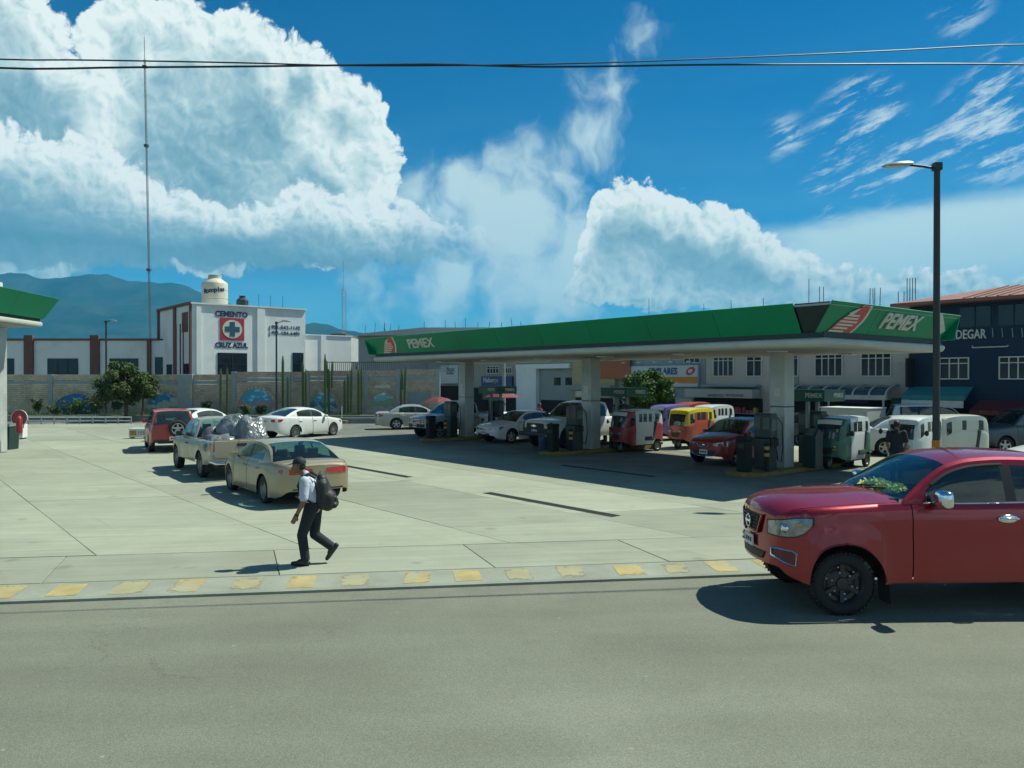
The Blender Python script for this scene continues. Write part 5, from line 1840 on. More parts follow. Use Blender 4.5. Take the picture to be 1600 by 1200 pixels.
def put_wheel(T, loc, r, w, style, out=1, steer=0.0):
    tyre, rim, extra = wheel_meshes(r, w, style)
    wh = mesh_obj('wheel', tyre, T, loc, (0 if out > 0 else math.pi) + steer)
    mesh_obj('rim', rim, wh)
    for n, me in extra:
        e_ = mesh_obj(n, me, wh)
        if n == 'rivet':
            e_['kind'] = 'stuff'
    return wh


class Car:
    def __init__(self, name, label, cat, P, body, group=None, glass=G_TINT):
        self.P, self.body = P, body
        self.T = thing(name, label, cat, (0, 0, 0), 0, group)
        self.top, self.bot, self.wid, self.roof = (curve(P[k]) for k in ('top', 'bot', 'wid', 'roof'))
        self.L, self.W = P['L'], P['W']
        self.x0 = (P['sf'] + P['sr']) / 2
        self.glass = glass
        self.shell()

    def V(self, s, y, z):
        P = self.P
        yy = min(1.2, abs(y) / self.W)
        f = max(0.0, 1 - max(s, 0) / P.get('bowl', 1.2)) ** 1.4 * P.get('bow', 0.14) * yy * yy
        g = max(0.0, 1 - max(self.L - s, 0) / 1.0) ** 1.4 * P.get('rbow', 0.08) * yy * yy
        return Vector((self.x0 - (s + f - g), y, z))

    def lower(self, s):
        P = self.P
        zt, zb, w = self.top(s), self.bot(s), self.W * self.wid(s)
        lip = 0.0
        for sw in P.get('arches', (P['sf'], P['sr'])):
            d = abs(s - sw)
            if d <= P['R'] + 1e-6:
                zb = max(zb, P['r'] + math.sqrt(max(0, P['R'] ** 2 - d * d)))
                lip = 1.0
            elif d < P['R'] + 0.12:
                lip = max(lip, 1 - (d - P['R']) / 0.12)
        h = max(0.02, zt - zb)
        c = P.get('crown', 0.05)
        fr = P.get('sec', [(0.955, 0), (0.985, 0.07), (1.0, 0.3), (1.0, 0.52), (0.99, 0.70), (0.972, 0.86), (0.945, 0.96), (0.915, 1.0)])
        out = []
        for i, (fy, fz_) in enumerate(fr):
            if i < 3:
                fy = fy + (1.0 - fy) * lip
            out.append((w * fy + P.get('flare', 0.012) * lip * max(0, 1 - fz_ * 1.6), zb + h * fz_))
        w7 = out[-1][0]
        out += [(w7 - 0.04 * min(1, w), zt + c * 0.14), (w7 - 0.052 * min(1, w), zt + c * 0.17), (w7 * 0.66, zt + c * 0.66), (w7 * 0.33, zt + c * 0.92), (0, zt + c)]
        if P.get('power'):                               # raised centre of the bonnet
            k = P['power'] * max(0, min(1, s / 0.4)) * max(0, min(1, (P['ws0'] + 0.1 - s) / 0.3))
            out[-3] = (out[-3][0], out[-3][1] + k * 0.55)
            out[-2] = (out[-2][0], out[-2][1] + k)
            out[-1] = (0, out[-1][1] + k * 0.8)
        return out

    def upper(self, s):
        P = self.P
        zt, e, wb = self.top(s), max(self.roof(s), self.top(s)), 0.915 * self.W * self.wid(s)
        if 'sec' in P:
            wb = P['sec'][-1][0] * self.W * self.wid(s)
        h = e - zt
        tum = P.get('tum', 0.4)
        m = min(1.0, h / 0.25)
        wr = wb - tum * h
        bs, rl = min(0.03, h * 0.2), min(P.get('rail', 0.055), h * 0.3)
        c0, c1 = P.get('crown', 0.05), P.get('rcrown', 0.06)
        cr = c0 + (c1 - c0) * m
        yb = lambda z: wb - tum * (z - zt) + 0.012 * math.sin(math.pi * (z - zt) / max(h, 0.02))
        return [(wb, zt), (yb(zt + bs), zt + bs), (yb(zt + h * 0.5), zt + h * 0.5), (yb(e - rl), e - rl), (wr, e),
                (wr - 0.02 - 0.05 * m, e + cr * 0.35), (wr * 0.68, e + cr * 0.72), (wr * 0.34, e + cr * 0.94), (0, e + cr)]

    def part(self, key):
        return self.parts.setdefault(key, MB())

    def shell(self):
        P, L = self.P, self.L
        S = set(np.round(np.linspace(0, L, P.get('n', 52)), 4))
        S |= {0.02, 0.05, 0.09, 0.15, 0.22, L - 0.02, L - 0.05, L - 0.1, L - 0.17}
        for sw in P.get('arches', (P['sf'], P['sr'])):
            S |= {round(sw + P['R'] * math.sin(k), 4) for k in np.linspace(-math.pi / 2, math.pi / 2, 19)}
            S |= {sw - P['R'] - 0.004, sw + P['R'] + 0.004}
        gaps = []
        for (a, b) in P['doors']:
            for e in (a, b):
                S |= {e - 0.007, e + 0.007}
                gaps.append(e)
        for k in ('ws0', 'ws1', 'rw0', 'rw1'):
            S.add(P[k])
        for (a, b) in P['wins']:
            S |= {a, b}
        for e in P.get('splits', ()):
            S.add(e)
        if P.get('bed'):
            S |= set(P['bed'])
        st = []
        for s in sorted(S):
            if 0 <= s <= L and (not st or s - st[-1] > 0.0025):
                st.append(s)
        self.parts = {}
        paint_of = P.get('paint_of', lambda s, j, reg: None)
        low = [self.lower(s) for s in st]
        for i in range(len(st) - 1):
            sm = (st[i] + st[i + 1]) / 2
            if P['ws0'] < sm < P['rw1'] and not P.get('bed'):
                pass
            gap = any(abs(sm - g) < 0.0065 for g in gaps) and st[i + 1] - st[i] < 0.016
            cabin = P['ws0'] < sm < P['rw1']
            bed = P.get('bed') and P['bed'][0] < sm < P['bed'][1]
            for j in range(12):
                if j >= 8 and (cabin or bed):
                    continue
                if j == 7 and cabin:
                    continue
                if gap and j < 7:
                    continue
                if j == 8 and (0.12 < sm < P['ws0'] - 0.02 or sm > P['rw1'] + 0.05) and not P.get('nogap'):
                    continue
                door = next((k for k, (a, b) in enumerate(P['doors']) if a < sm < b), None)
                for sd in (1, -1):
                    if door is not None and j < 7:
                        key = ('door', door, sd, None)
                    elif j >= 9 and sm <= P['ws0']:
                        key = ('bonnet', 0, 0, None)
                    elif j >= 9 and sm >= P['rw1']:
                        key = ('boot_lid', 0, 0, None)
                    elif j <= 3 and sm < P.get('bf', 0.55):
                        key = ('front_bumper', 0, 0, None)
                    elif j <= 3 and sm > L - P.get('br', 0.5):
                        key = ('rear_bumper', 0, 0, None)
                    else:
                        d0 = P['doors'][0][0] if P['doors'] else 0.61
                        d1 = P['doors'][-1][1] if P['doors'] else 1.95
                        key = ('front_wing' if sm < d0 else 'rear_wing' if sm > d1 else 'side_panel', 0, sd, None)
                    key = key[:3] + (paint_of(sm, j, 'low'),)
                    a, b = low[i][j], low[i][j + 1]
                    c, d = low[i + 1][j + 1], low[i + 1][j]
                    q = [self.V(st[i], sd * a[0], a[1]), self.V(st[i], sd * b[0], b[1]), self.V(st[i + 1], sd * c[0], c[1]), self.V(st[i + 1], sd * d[0], d[1])]
                    self.part(key).add(q, [(0, 1, 2, 3)] if sd > 0 else [(3, 2, 1, 0)])
        # nose and tail
        for s, lw, nm in ((st[0], low[0], 'front_bumper'), (st[-1], low[-1], 'rear_bumper')):
            for j in range(12):
                a, b = lw[j], lw[j + 1]
                n = 6
                key = (nm if j <= 3 else 'nose_panel' if s < 1 else 'tail_panel', 0, 0, paint_of(s, j, 'cap'))
                rows = [[self.V(s, q[0] * (1 - 2 * k / n), q[1]) for k in range(n + 1)] for q in (a, b)]
                self.part(key).grid(rows)
        # greenhouse
        us = [s for s in st if P['ws0'] - 1e-6 <= s <= P['rw1'] + 1e-6]
        up = [self.upper(s) for s in us]
        for i in range(len(us) - 1):
            sm = (us[i] + us[i + 1]) / 2
            wi = next((k for k, (a, b) in enumerate(P['wins']) if a < sm < b), None)
            for j in range(8):
                for sd in (1, -1):
                    if j in (1, 2) and wi is not None:
                        key = ('side_window', wi, sd, 'G')
                    elif j <= 3:
                        inner = P['wins'][0][1] < sm < P['wins'][-1][0] if P['wins'] else False
                        key = ('pillar', 0, sd, 'B') if (inner and j in (1, 2) and not P.get('paint_b')) else ('cabin_frame', 0, sd, paint_of(sm, j, 'side'))
                    elif j == 4:
                        key = ('cabin_frame', 0, sd, paint_of(sm, j, 'top'))
                    elif sm < P['ws1']:
                        key = ('windscreen', 0, 0, 'W')
                    elif sm > P['rw0']:
                        key = ('rear_window', 0, 0, 'G') if not P.get('norear') else ('cabin_frame', 0, 0, paint_of(sm, j, 'top'))
                    else:
                        key = ('roof', 0, 0, paint_of(sm, j, 'top'))
                    a, b = up[i][j], up[i][j + 1]
                    c, d = up[i + 1][j + 1], up[i + 1][j]
                    q = [self.V(us[i], sd * a[0], a[1]), self.V(us[i], sd * b[0], b[1]), self.V(us[i + 1], sd * c[0], c[1]), self.V(us[i + 1], sd * d[0], d[1])]
                    self.part(key).add(q, [(0, 1, 2, 3)] if sd > 0 else [(3, 2, 1, 0)])
        self.obj = {}
        for key, mb in self.parts.items():
            m = {None: self.body, 'G': self.glass, 'W': P.get('wglass', G_CLEAR), 'B': BLACKP}.get(key[3], key[3])
            o = mb.build(key[0], m, self.T, smooth=38)
            self.obj.setdefault(key[0], []).append(o)
            self.obj[key[:3]] = o
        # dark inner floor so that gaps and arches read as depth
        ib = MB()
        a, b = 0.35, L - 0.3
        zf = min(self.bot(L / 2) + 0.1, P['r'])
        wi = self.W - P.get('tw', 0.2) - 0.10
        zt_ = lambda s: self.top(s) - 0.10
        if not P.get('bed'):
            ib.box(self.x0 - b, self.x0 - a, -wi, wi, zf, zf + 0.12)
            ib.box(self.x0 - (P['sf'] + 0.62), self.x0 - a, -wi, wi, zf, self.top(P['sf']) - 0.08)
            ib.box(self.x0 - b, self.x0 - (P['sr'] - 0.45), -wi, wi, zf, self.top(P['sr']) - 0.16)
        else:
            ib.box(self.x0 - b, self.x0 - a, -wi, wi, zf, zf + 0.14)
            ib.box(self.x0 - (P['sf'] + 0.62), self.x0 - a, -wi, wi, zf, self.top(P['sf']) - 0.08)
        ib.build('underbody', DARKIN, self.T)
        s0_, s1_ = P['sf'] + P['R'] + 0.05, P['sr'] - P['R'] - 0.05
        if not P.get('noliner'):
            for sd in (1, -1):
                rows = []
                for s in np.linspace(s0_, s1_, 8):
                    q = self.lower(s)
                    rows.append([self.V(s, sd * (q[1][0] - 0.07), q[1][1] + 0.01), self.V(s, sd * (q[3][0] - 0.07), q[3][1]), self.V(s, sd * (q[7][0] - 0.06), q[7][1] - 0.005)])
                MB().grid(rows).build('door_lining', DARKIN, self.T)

    def wheels(self, style, inset=0.015, steer=0.0):
        P = self.P
        tw = P.get('tw', 0.2)
        for k, sw in enumerate((P['sf'], P['sr'])):
            y = self.W * self.wid(sw) - tw / 2 - inset + P.get('flare', 0.012)
            for sd in (1, -1):
                put_wheel(self.T, self.V(sw, sd * y, P['r']) if False else Vector((self.x0 - sw, sd * y, P['r'])), P['r'], tw, style, sd, steer if k == 0 else 0)

    def side_y(self, s, z):
        q = self.lower(s)[:8]
        return float(np.interp(z, [a[1] for a in q], [a[0] for a in q]))

    def patch(self, name, mt, cols, off=0.006, par=None, sides=(1, -1), nz=4, deep=0.0):
        made = []
        for sd in sides:
            rows = []
            for (kind, v, z0, z1) in cols:
                col = []
                for k in range(nz + 1):
                    z = z0 + (z1 - z0) * k / nz
                    if kind == 'f':
                        col.append(self.V(-off, sd * v, z))
                    elif kind == 'r':
                        col.append(self.V(self.L + off, sd * v, z))
                    else:
                        col.append(self.V(v, sd * (self.side_y(v, z) + off), z))
                rows.append(col)
            made.append(MB().grid(rows).build(name, mt, par or self.T, smooth=50))
        return made

    def cpatch(self, name, mt, kind, y, z0, z1, off=0.006, par=None, nz=1, taper=1.0):
        """patch across the centre line of nose ('f') or tail ('r')"""
        rows = []
        for k in range(nz + 1):
            f = k / nz
            z = z0 + (z1 - z0) * f
            yy = y * (taper + (1 - taper) * f)
            s = -off if kind == 'f' else self.L + off
            rows.append([self.V(s, yy * (1 - 2 * i / 8), z) for i in range(9)])
        return MB().grid(rows).build(name, mt, par or self.T, smooth=50)

    def seats(self, s_front, s_rear=None, z=0.45, sc=1.0):
        for row in [s_front] + ([s_rear] if s_rear else []):
            for sd in (1, -1):
                x = self.x0 - row
                m = MB()
                m.box(x - 0.25, x + 0.25, sd * 0.38 - 0.24, sd * 0.38 + 0.24, z, z + 0.16)
                m.obox((x - 0.30, sd * 0.38, z + 0.42), (0.06, 0, 0.012), (0, 0.23, 0), (-0.06, 0, 0.32))
                m.obox((x - 0.38, sd * 0.38, z + 0.82), (0.045, 0, 0), (0, 0.13, 0), (-0.01, 0, 0.09))
                m.build('seat', SEATM, self.T, bevel=0.03)

    def mirrors(self, s, z, mt, w=0.2, h=0.15, out=0.05):
        for sd in (1, -1):
            y = 0.915 * self.W * self.wid(s) + out
            c = self.V(s, sd * (y + w / 2), z + h / 2)
            rows = []
            for i in range(5):
                f = i / 4
                k = (0.55, 0.9, 1.0, 1.0, 0.94)[i]
                x = c.x + 0.07 - 0.13 * f
                rows.append([(x, c.y + math.copysign(abs(math.cos(a)) ** 0.5, math.cos(a)) * w / 2 * k, c.z + math.copysign(abs(math.sin(a)) ** 0.5, math.sin(a)) * h / 2 * k) for a in [2 * math.pi * q / 16 for q in range(17)]])
            m_ = MB().grid(rows)
            n = len(m_.v)
            m_.f.append(tuple(range(n - 17, n - 1)))
            m_.f.append(tuple(range(0, 16)))
            mo = m_.build('wing_mirror', mt, self.T, smooth=45)
            MB().obox(self.V(s, sd * (y + 0.0), z + 0.03), (0.03, 0, 0), (0, 0.07, 0), (0, 0, 0.018)).build('mirror_arm', BLACKP, mo)

    def handles(self, mt, z, which=None, dx=0.16):
        for k, (a, b) in enumerate(self.P['doors']):
            for sd in (1, -1):
                s = b - dx
                y = self.side_y(s, z)
                c = self.V(s, sd * (y + 0.025), z)
                dr = self.obj.get(('door', k, sd))
                h = MB()
                h.tube([(c.x - 0.10, c.y - sd * 0.02, c.z), (c.x - 0.08, c.y, c.z), (c.x + 0.08, c.y, c.z), (c.x + 0.10, c.y - sd * 0.02, c.z)], 0.014, 6)
                h.build('handle', mt, dr if dr else self.T, smooth=50)

    def plate(self, kind, z, w=0.32, h=0.15, off=0.02):
        s = -off if kind == 'f' else self.L + off
        c = self.V(s, 0, z)
        o = MB().box(c.x - 0.008, c.x + 0.008, -w / 2, w / 2, z - h / 2, z + h / 2).build('number_plate', PLATE, self.T)
        d = 0.0085 if kind == 'f' else -0.0085
        for k in range(3):
            MB().box(*sorted((c.x + d, c.x + d * 1.2)), -w * 0.38 + k * w * 0.27, -w * 0.38 + k * w * 0.27 + w * 0.2, z - h * 0.18, z + h * 0.2).build('print', NAVY, o)

    def place_wheel(self, pos, heading, which):
        """put the contact point of one wheel at pos; which = (front?, left=+1)"""
        P = self.P
        sw = P['sf'] if which[0] else P['sr']
        lx, ly = self.x0 - sw, which[1] * (self.W * self.wid(sw) - 0.1)
        c, s = math.cos(heading), math.sin(heading)
        self.T.location = (pos.x - (c * lx - s * ly), pos.y - (s * lx + c * ly), pos.z)
        self.T.rotation_euler = (0, 0, heading)

    def place_nose(self, pos, heading):
        c, s = math.cos(heading), math.sin(heading)
        self.T.location = (pos.x - c * self.x0, pos.y - s * self.x0, pos.z)
        self.T.rotation_euler = (0, 0, heading)


def scaled(P, kl=1.0, kz=1.0, W=None, **kw):
    q = dict(P)
    for k in ('top', 'bot', 'roof'):
        q[k] = [(a * kl, b * kz) for a, b in P[k]]
    q['wid'] = [(a * kl, b) for a, b in P['wid']]
    for k in ('L', 'sf', 'sr', 'ws0', 'ws1', 'rw0', 'rw1'):
        q[k] = P[k] * kl
    for k in ('doors', 'wins'):
        q[k] = [(a * kl, b * kl) for a, b in P[k]]
    if W:
        q['W'] = W
    q.update(kw)
    return q


SEDAN = dict(L=4.9, W=0.91, sf=0.98, sr=3.70, r=0.32, R=0.385, tw=0.2,
             top=[(0, 0.66), (0.05, 0.71), (0.3, 0.79), (0.9, 0.87), (1.32, 0.925), (2.4, 0.945), (3.4, 0.965), (4.1, 0.985), (4.55, 0.98), (4.8, 0.95), (4.9, 0.90)],
             bot=[(0, 0.36), (0.12, 0.25), (0.6, 0.19), (4.2, 0.19), (4.7, 0.26), (4.9, 0.38)],
             wid=[(0, 0.72), (0.08, 0.82), (0.3, 0.92), (0.9, 0.985), (1.8, 1), (3.3, 1), (4.1, 0.975), (4.6, 0.92), (4.83, 0.84), (4.9, 0.76)],
             roof=[(1.32, 0.925), (1.7, 1.15), (2.15, 1.325), (2.65, 1.37), (3.15, 1.345), (3.6, 1.25), (4.12, 0.985)],
             ws0=1.32, ws1=2.12, rw0=3.30, rw1=4.12, tum=0.42, crown=0.05, doors=[(1.42, 2.50), (2.52, 3.50)], wins=[(1.78, 2.46), (2.56, 3.52)])
HATCH = dict(L=3.85, W=0.84, sf=0.72, sr=3.17, r=0.30, R=0.355, tw=0.18,
             top=[(0, 0.72), (0.05, 0.78), (0.3, 0.88), (0.75, 0.97), (1.02, 1.01), (2.0, 1.0), (3.2, 1.02), (3.85, 1.03)],
             bot=[(0, 0.36), (0.12, 0.24), (0.5, 0.19), (3.3, 0.2), (3.7, 0.28), (3.85, 0.40)],
             wid=[(0, 0.72), (0.08, 0.83), (0.3, 0.94), (0.7, 0.99), (1.5, 1), (2.8, 1), (3.4, 0.97), (3.75, 0.90), (3.85, 0.84)],
             roof=[(1.02, 1.01), (1.3, 1.2), (1.75, 1.42), (2.3, 1.47), (3.0, 1.44), (3.5, 1.36), (3.83, 1.03)],
             ws0=1.02, ws1=1.72, rw0=3.48, rw1=3.83, tum=0.30, crown=0.06, doors=[(1.12, 2.12), (2.14, 2.95)], wins=[(1.42, 2.08), (2.18, 2.92), (3.02, 3.3)], bf=0.4, br=0.35)
SUVP = dict(L=4.2, W=0.87, sf=0.82, sr=3.32, r=0.345, R=0.41, tw=0.215,
            top=[(0, 0.82), (0.05, 0.88), (0.3, 0.95), (0.9, 1.02), (1.2, 1.06), (2.2, 1.06), (3.4, 1.07), (4.2, 1.07)],
            bot=[(0, 0.45), (0.12, 0.34), (0.5, 0.28), (3.7, 0.28), (4.05, 0.34), (4.2, 0.44)],
            wid=[(0, 0.80), (0.08, 0.88), (0.3, 0.96), (0.8, 1), (3.6, 1), (4.0, 0.97), (4.2, 0.92)],
            roof=[(1.2, 1.06), (1.45, 1.3), (1.8, 1.56), (2.3, 1.63), (3.3, 1.62), (3.95, 1.58), (4.18, 1.07)],
            ws0=1.2, ws1=1.78, rw0=3.95, rw1=4.18, tum=0.22, crown=0.06, doors=[(1.28, 2.25), (2.27, 3.05)], wins=[(1.55, 2.2), (2.3, 3.0), (3.1, 3.8)], br=0.4)
PICK = dict(L=5.0, W=0.86, sf=0.82, sr=3.80, r=0.355, R=0.42, tw=0.22,
            top=[(0, 0.88), (0.05, 0.93), (0.3, 1.0), (1.0, 1.05), (1.3, 1.08), (2.2, 1.08), (3.1, 1.09), (3.3, 1.09), (5.0, 1.10)],
            bot=[(0, 0.50), (0.12, 0.42), (0.5, 0.40), (4.5, 0.42), (4.9, 0.52), (5.0, 0.56)],
            wid=[(0, 0.86), (0.08, 0.92), (0.3, 0.97), (0.8, 1), (4.7, 1), (5.0, 0.985)],
            roof=[(1.3, 1.08), (1.55, 1.32), (1.92, 1.58), (2.3, 1.64), (2.7, 1.64), (3.0, 1.60), (3.12, 1.09)],
            ws0=1.3, ws1=1.90, rw0=3.0, rw1=3.12, tum=0.28, crown=0.05, doors=[(1.42, 2.45)], wins=[(1.66, 2.42), (2.5, 2.92)], bed=(3.22, 4.93), rbow=0.0, br=0.12)


def bed_fit(c, mt, tail_mt=None, floor=0.66, gate_label=None):
    P = c.P
    a, b = P['bed']
    zr = c.top(4.0) + 0.01
    w = c.lower((a + b) / 2)[8][0]
    x0, x1 = c.x0 - b, c.x0 - a
    MB().box(x0, x1, -w + 0.03, w - 0.03, floor - 0.03, floor).build('bed_floor', mt, c.T)
    for sd in (1, -1):
        MB().box(x0, x1, sd * w - (0.03 if sd > 0 else 0), sd * w + (0 if sd > 0 else 0.03), floor, zr - 0.004).build('bed_side', mt, c.T)
    MB().box(x1 - 0.03, x1, -w, w, floor, zr).build('bed_front', mt, c.T)
    MB().box(c.x0 - P['rw1'] - 0.06, c.x0 - P['rw1'] + 0.02, -w, w, floor - 0.2, zr).build('cab_back', c.body, c.T)
    tg = MB().box(c.x0 - P['L'] - 0.012, c.x0 - b - 0.0, -w + 0.01, w - 0.01, floor - 0.05, zr + 0.01).build('tailgate', tail_mt or c.body, c.T, bevel=0.015)
    MB().box(c.x0 - P['L'] - 0.022, c.x0 - P['L'] - 0.011, -0.14, 0.14, zr - 0.16, zr - 0.07).build('handle', BLACKP, tg)
    return zr


# ------------------------------------------------------------------ the red pickup on the road
RED = paint('red_pearl_paint', (0.30, 0.002, 0.011), 0.45, 0.32, 0.05)
NP = dict(L=5.6, W=0.955, sf=0.86, sr=4.1, r=0.395, R=0.51, tw=0.26, flare=0.035, n=64,
          top=[(0, 1.17), (0.03, 1.215), (0.10, 1.26), (0.3, 1.315), (0.8, 1.36), (1.3, 1.385), (1.62, 1.395), (2.5, 1.385), (3.6, 1.40), (4.0, 1.40), (5.6, 1.40)],
          bot=[(0, 0.56), (0.06, 0.48), (0.2, 0.42), (0.5, 0.38), (1.5, 0.40), (3.5, 0.40), (5.1, 0.46), (5.6, 0.56)],
          wid=[(0, 0.72), (0.06, 0.80), (0.2, 0.885), (0.40, 0.95), (0.8, 1.0), (1.5, 0.99), (5.2, 0.99), (5.6, 0.97)],
          roof=[(1.62, 1.395), (1.9, 1.60), (2.32, 1.845), (2.65, 1.915), (3.05, 1.935), (3.55, 1.92), (3.8, 1.88), (3.92, 1.40)],
          ws0=1.62, ws1=2.30, rw0=3.8, rw1=3.92, tum=0.34, crown=0.075, rcrown=0.085, power=0.03, bow=0.27, bowl=0.6, rbow=0.0,
          doors=[(1.74, 3.24)], wins=[(1.95, 2.98), (3.12, 3.72)], bed=(4.02, 5.52), bf=0.5, br=0.12, rail=0.07, wglass=glassmat('windscreen_glass', (0.72, 0.88, 0.87), 0.05),
          sec=[(0.965, 0), (0.985, 0.06), (1.0, 0.28), (0.998, 0.48), (0.985, 0.64), (0.988, 0.80), (0.965, 0.93), (0.925, 1.0)])
nav = Car('pickup_truck', 'large red pickup truck entering the road at the edge of the picture', 'pickup truck', NP, RED, glass=glassmat('smoked_glass', (0.05, 0.06, 0.06), 0.30))
RED.node_tree.nodes['Principled BSDF'].inputs['Coat Weight'].default_value = 1.0
nav.wheels('off', 0.05)
bed_fit(nav, BLACKP, floor=0.85)
nav.seats(2.75, 3.4, z=0.75)
nav.mirrors(2.02, 1.37, CHROME, 0.29, 0.23, 0.09)
# V-shaped grille with slats, badge
gr = nav.cpatch('grille', BLACKP, 'f', 0.33, 0.93, 1.17, 0.012, nz=3, taper=0.72)
for k in range(5):
    z = 0.955 + k * 0.045
    y = 0.33 * (0.72 + 0.28 * (z - 0.93) / 0.24) - 0.03
    MB().tube([nav.V(-0.022, y * (1 - 2 * i / 8), z) for i in range(9)], 0.008, 5).build('grille_slat', STEELBLK, gr, smooth=50)
for k in range(7):
    y = -0.27 + 0.09 * k
    MB().tube([nav.V(-0.02, y * 0.8, 0.945), nav.V(-0.02, y, 1.155)], 0.006, 4).build('grille_bar', STEELBLK, gr)
bc = nav.V(-0.04, 0, 1.05)
bg_ = MB()
for k in range(20):
    a0_, a1_ = 2 * math.pi * k / 20, 2 * math.pi * (k + 1) / 20
    bg_.tube([bc + Vector((0, 0.075 * math.cos(a), 0.082 * math.sin(a))) for a in (a0_, a1_)], 0.013, 6)
bg_.box(bc.x - 0.01, bc.x + 0.012, -0.095, 0.095, bc.z - 0.016, bc.z + 0.016)
bg_.build('badge', CHROME, gr, smooth=50)
for sd in (1, -1):
    MB().tube([nav.V(-0.02, sd * 0.36, 1.18), nav.V(-0.024, sd * 0.26, 0.94), nav.V(-0.026, sd * 0.16, 0.92)], 0.02, 6).build('grille_trim', RED, gr, smooth=50)
# lower intake, plate, lamps
nav.cpatch('lower_intake', BLACKP, 'f', 0.40, 0.60, 0.70, 0.012, nz=2, taper=0.85)
nav.plate('f', 0.80, 0.31, 0.15, 0.03)
lamps = nav.patch('headlamp', HLAMP, [('f', 0.47, 0.97, 1.13), ('f', 0.56, 0.967, 1.145), ('f', 0.64, 0.965, 1.155), ('s', 0.004, 0.965, 1.16), ('s', 0.02, 0.965, 1.165), ('s', 0.045, 0.967, 1.175), ('s', 0.08, 0.97, 1.185), ('s', 0.17, 0.985, 1.205), ('s', 0.28, 1.03, 1.215), ('s', 0.42, 1.13, 1.215)], 0.010)
for sd, lo in zip((1, -1), lamps):
    c = nav.V(0.05, sd * (nav.side_y(0.05, 1.07) - 0.02), 1.07)
    MB().ell(c, (0.055, 0.06, 0.06), 14, 9).build('projector', CHROME, lo, smooth=60)
    c = nav.V(0.24, sd * (nav.side_y(0.24, 1.13) - 0.02), 1.13)
    MB().ell(c, (0.05, 0.03, 0.035), 12, 8).build('indicator', AMBER, lo, smooth=60)
for sd, lo in zip((1, -1), nav.patch('lamp_surround', BLACKP, [('f', 0.44, 0.95, 1.145), ('f', 0.56, 0.946, 1.16), ('f', 0.64, 0.945, 1.17), ('s', 0.004, 0.945, 1.175), ('s', 0.02, 0.945, 1.18), ('s', 0.045, 0.947, 1.19), ('s', 0.08, 0.95, 1.20), ('s', 0.17, 0.965, 1.22), ('s', 0.28, 1.01, 1.228), ('s', 0.46, 1.13, 1.228)], 0.004)):
    pass
fog = nav.patch('fog_lamp', mat('fog_recess', (0.16, 0.02, 0.025), 0.4, 0.2, 8), [('f', 0.55, 0.70, 0.79), ('f', 0.64, 0.66, 0.79), ('s', 0.004, 0.645, 0.79), ('s', 0.02, 0.635, 0.79), ('s', 0.05, 0.62, 0.788), ('s', 0.09, 0.61, 0.785), ('s', 0.15, 0.61, 0.77)], 0.006)
for sd, lo in zip((1, -1), fog):
    sp = lambda s_, z_: nav.V(s_, sd * (nav.side_y(s_, z_) + 0.015), z_)
    pts = [nav.V(-0.02, sd * 0.55, 0.79), sp(0.02, 0.79), sp(0.09, 0.785), sp(0.15, 0.77), sp(0.15, 0.61), sp(0.09, 0.61), sp(0.02, 0.635), nav.V(-0.02, sd * 0.55, 0.70), nav.V(-0.02, sd * 0.55, 0.79)]
    MB().tube(pts, 0.014, 6).build('chrome_ring', CHROME, lo, smooth=50)
# chrome handle, sill strip along the glass, wipers, mud flap, aerial, fender lips
for sd in (1, -1):
    dr = nav.obj[('door', 0, sd)]
    s, z = 2.96, 1.21
    c = nav.V(s, sd * (nav.side_y(s, z) + 0.012), z)
    MB().ell(c, (0.13, 0.018, 0.055), 16, 8).build('handle_cup', CHROME, dr, smooth=60)
    MB().tube([c + Vector((-0.12, sd * 0.018, 0.0)), c + Vector((-0.06, sd * 0.04, 0.012)), c + Vector((0.06, sd * 0.04, 0.012)), c + Vector((0.12, sd * 0.018, 0))], 0.016, 8).build('handle', CHROME, dr, smooth=60)
    MB().tube([nav.V(q, sd * (nav.upper(q)[1][0] + 0.012), nav.upper(q)[1][1] - 0.012) for q in np.linspace(1.9, 3.75, 10)], 0.011, 6).build('waist_strip', CHROME, nav.T, smooth=50)
    fl = MB().add([nav.V(1.43, sd * (NP['W'] - 0.26), 0.14), nav.V(1.45, sd * (NP['W'] + 0.0), 0.14), nav.V(1.41, sd * (NP['W'] - 0.0), 0.52), nav.V(1.39, sd * (NP['W'] - 0.26), 0.52)], [(0, 1, 2, 3)])
    fl.build('mud_flap', BLACKP, nav.T)
    lip = [nav.V(NP['sf'] + 0.522 * math.sin(t), sd * (nav.lower(NP['sf'] + 0.513 * math.sin(t))[0][0] + 0.006), NP['r'] + 0.522 * math.cos(t)) for t in np.linspace(-1.5, 1.5, 19)]
    MB().tube(lip, 0.010, 6).build('arch_lip', RED, nav.T, smooth=60)
    # rain visor above the side glass
    MB().tube([nav.V(q, sd * (nav.upper(q)[3][0] + 0.02), nav.upper(q)[3][1] + 0.015) for q in np.linspace(2.02, 3.0, 14)], 0.02, 6).build('rain_visor', BLACKP, nav.T, smooth=60)
    w0 = nav.V(1.60, sd * 0.15 - 0.2, nav.top(1.6) + 0.085)
    MB().tube([w0, nav.V(1.68, sd * 0.15 + 0.18, nav.top(1.68) + 0.13)], 0.012, 5).build('wiper', BLACKP, nav.T)
MB().box(nav.x0 - 1.68, nav.x0 - 1.57, -0.70, 0.70, 1.38, 1.44).build('cowl_grille', BLACKP, nav.T)
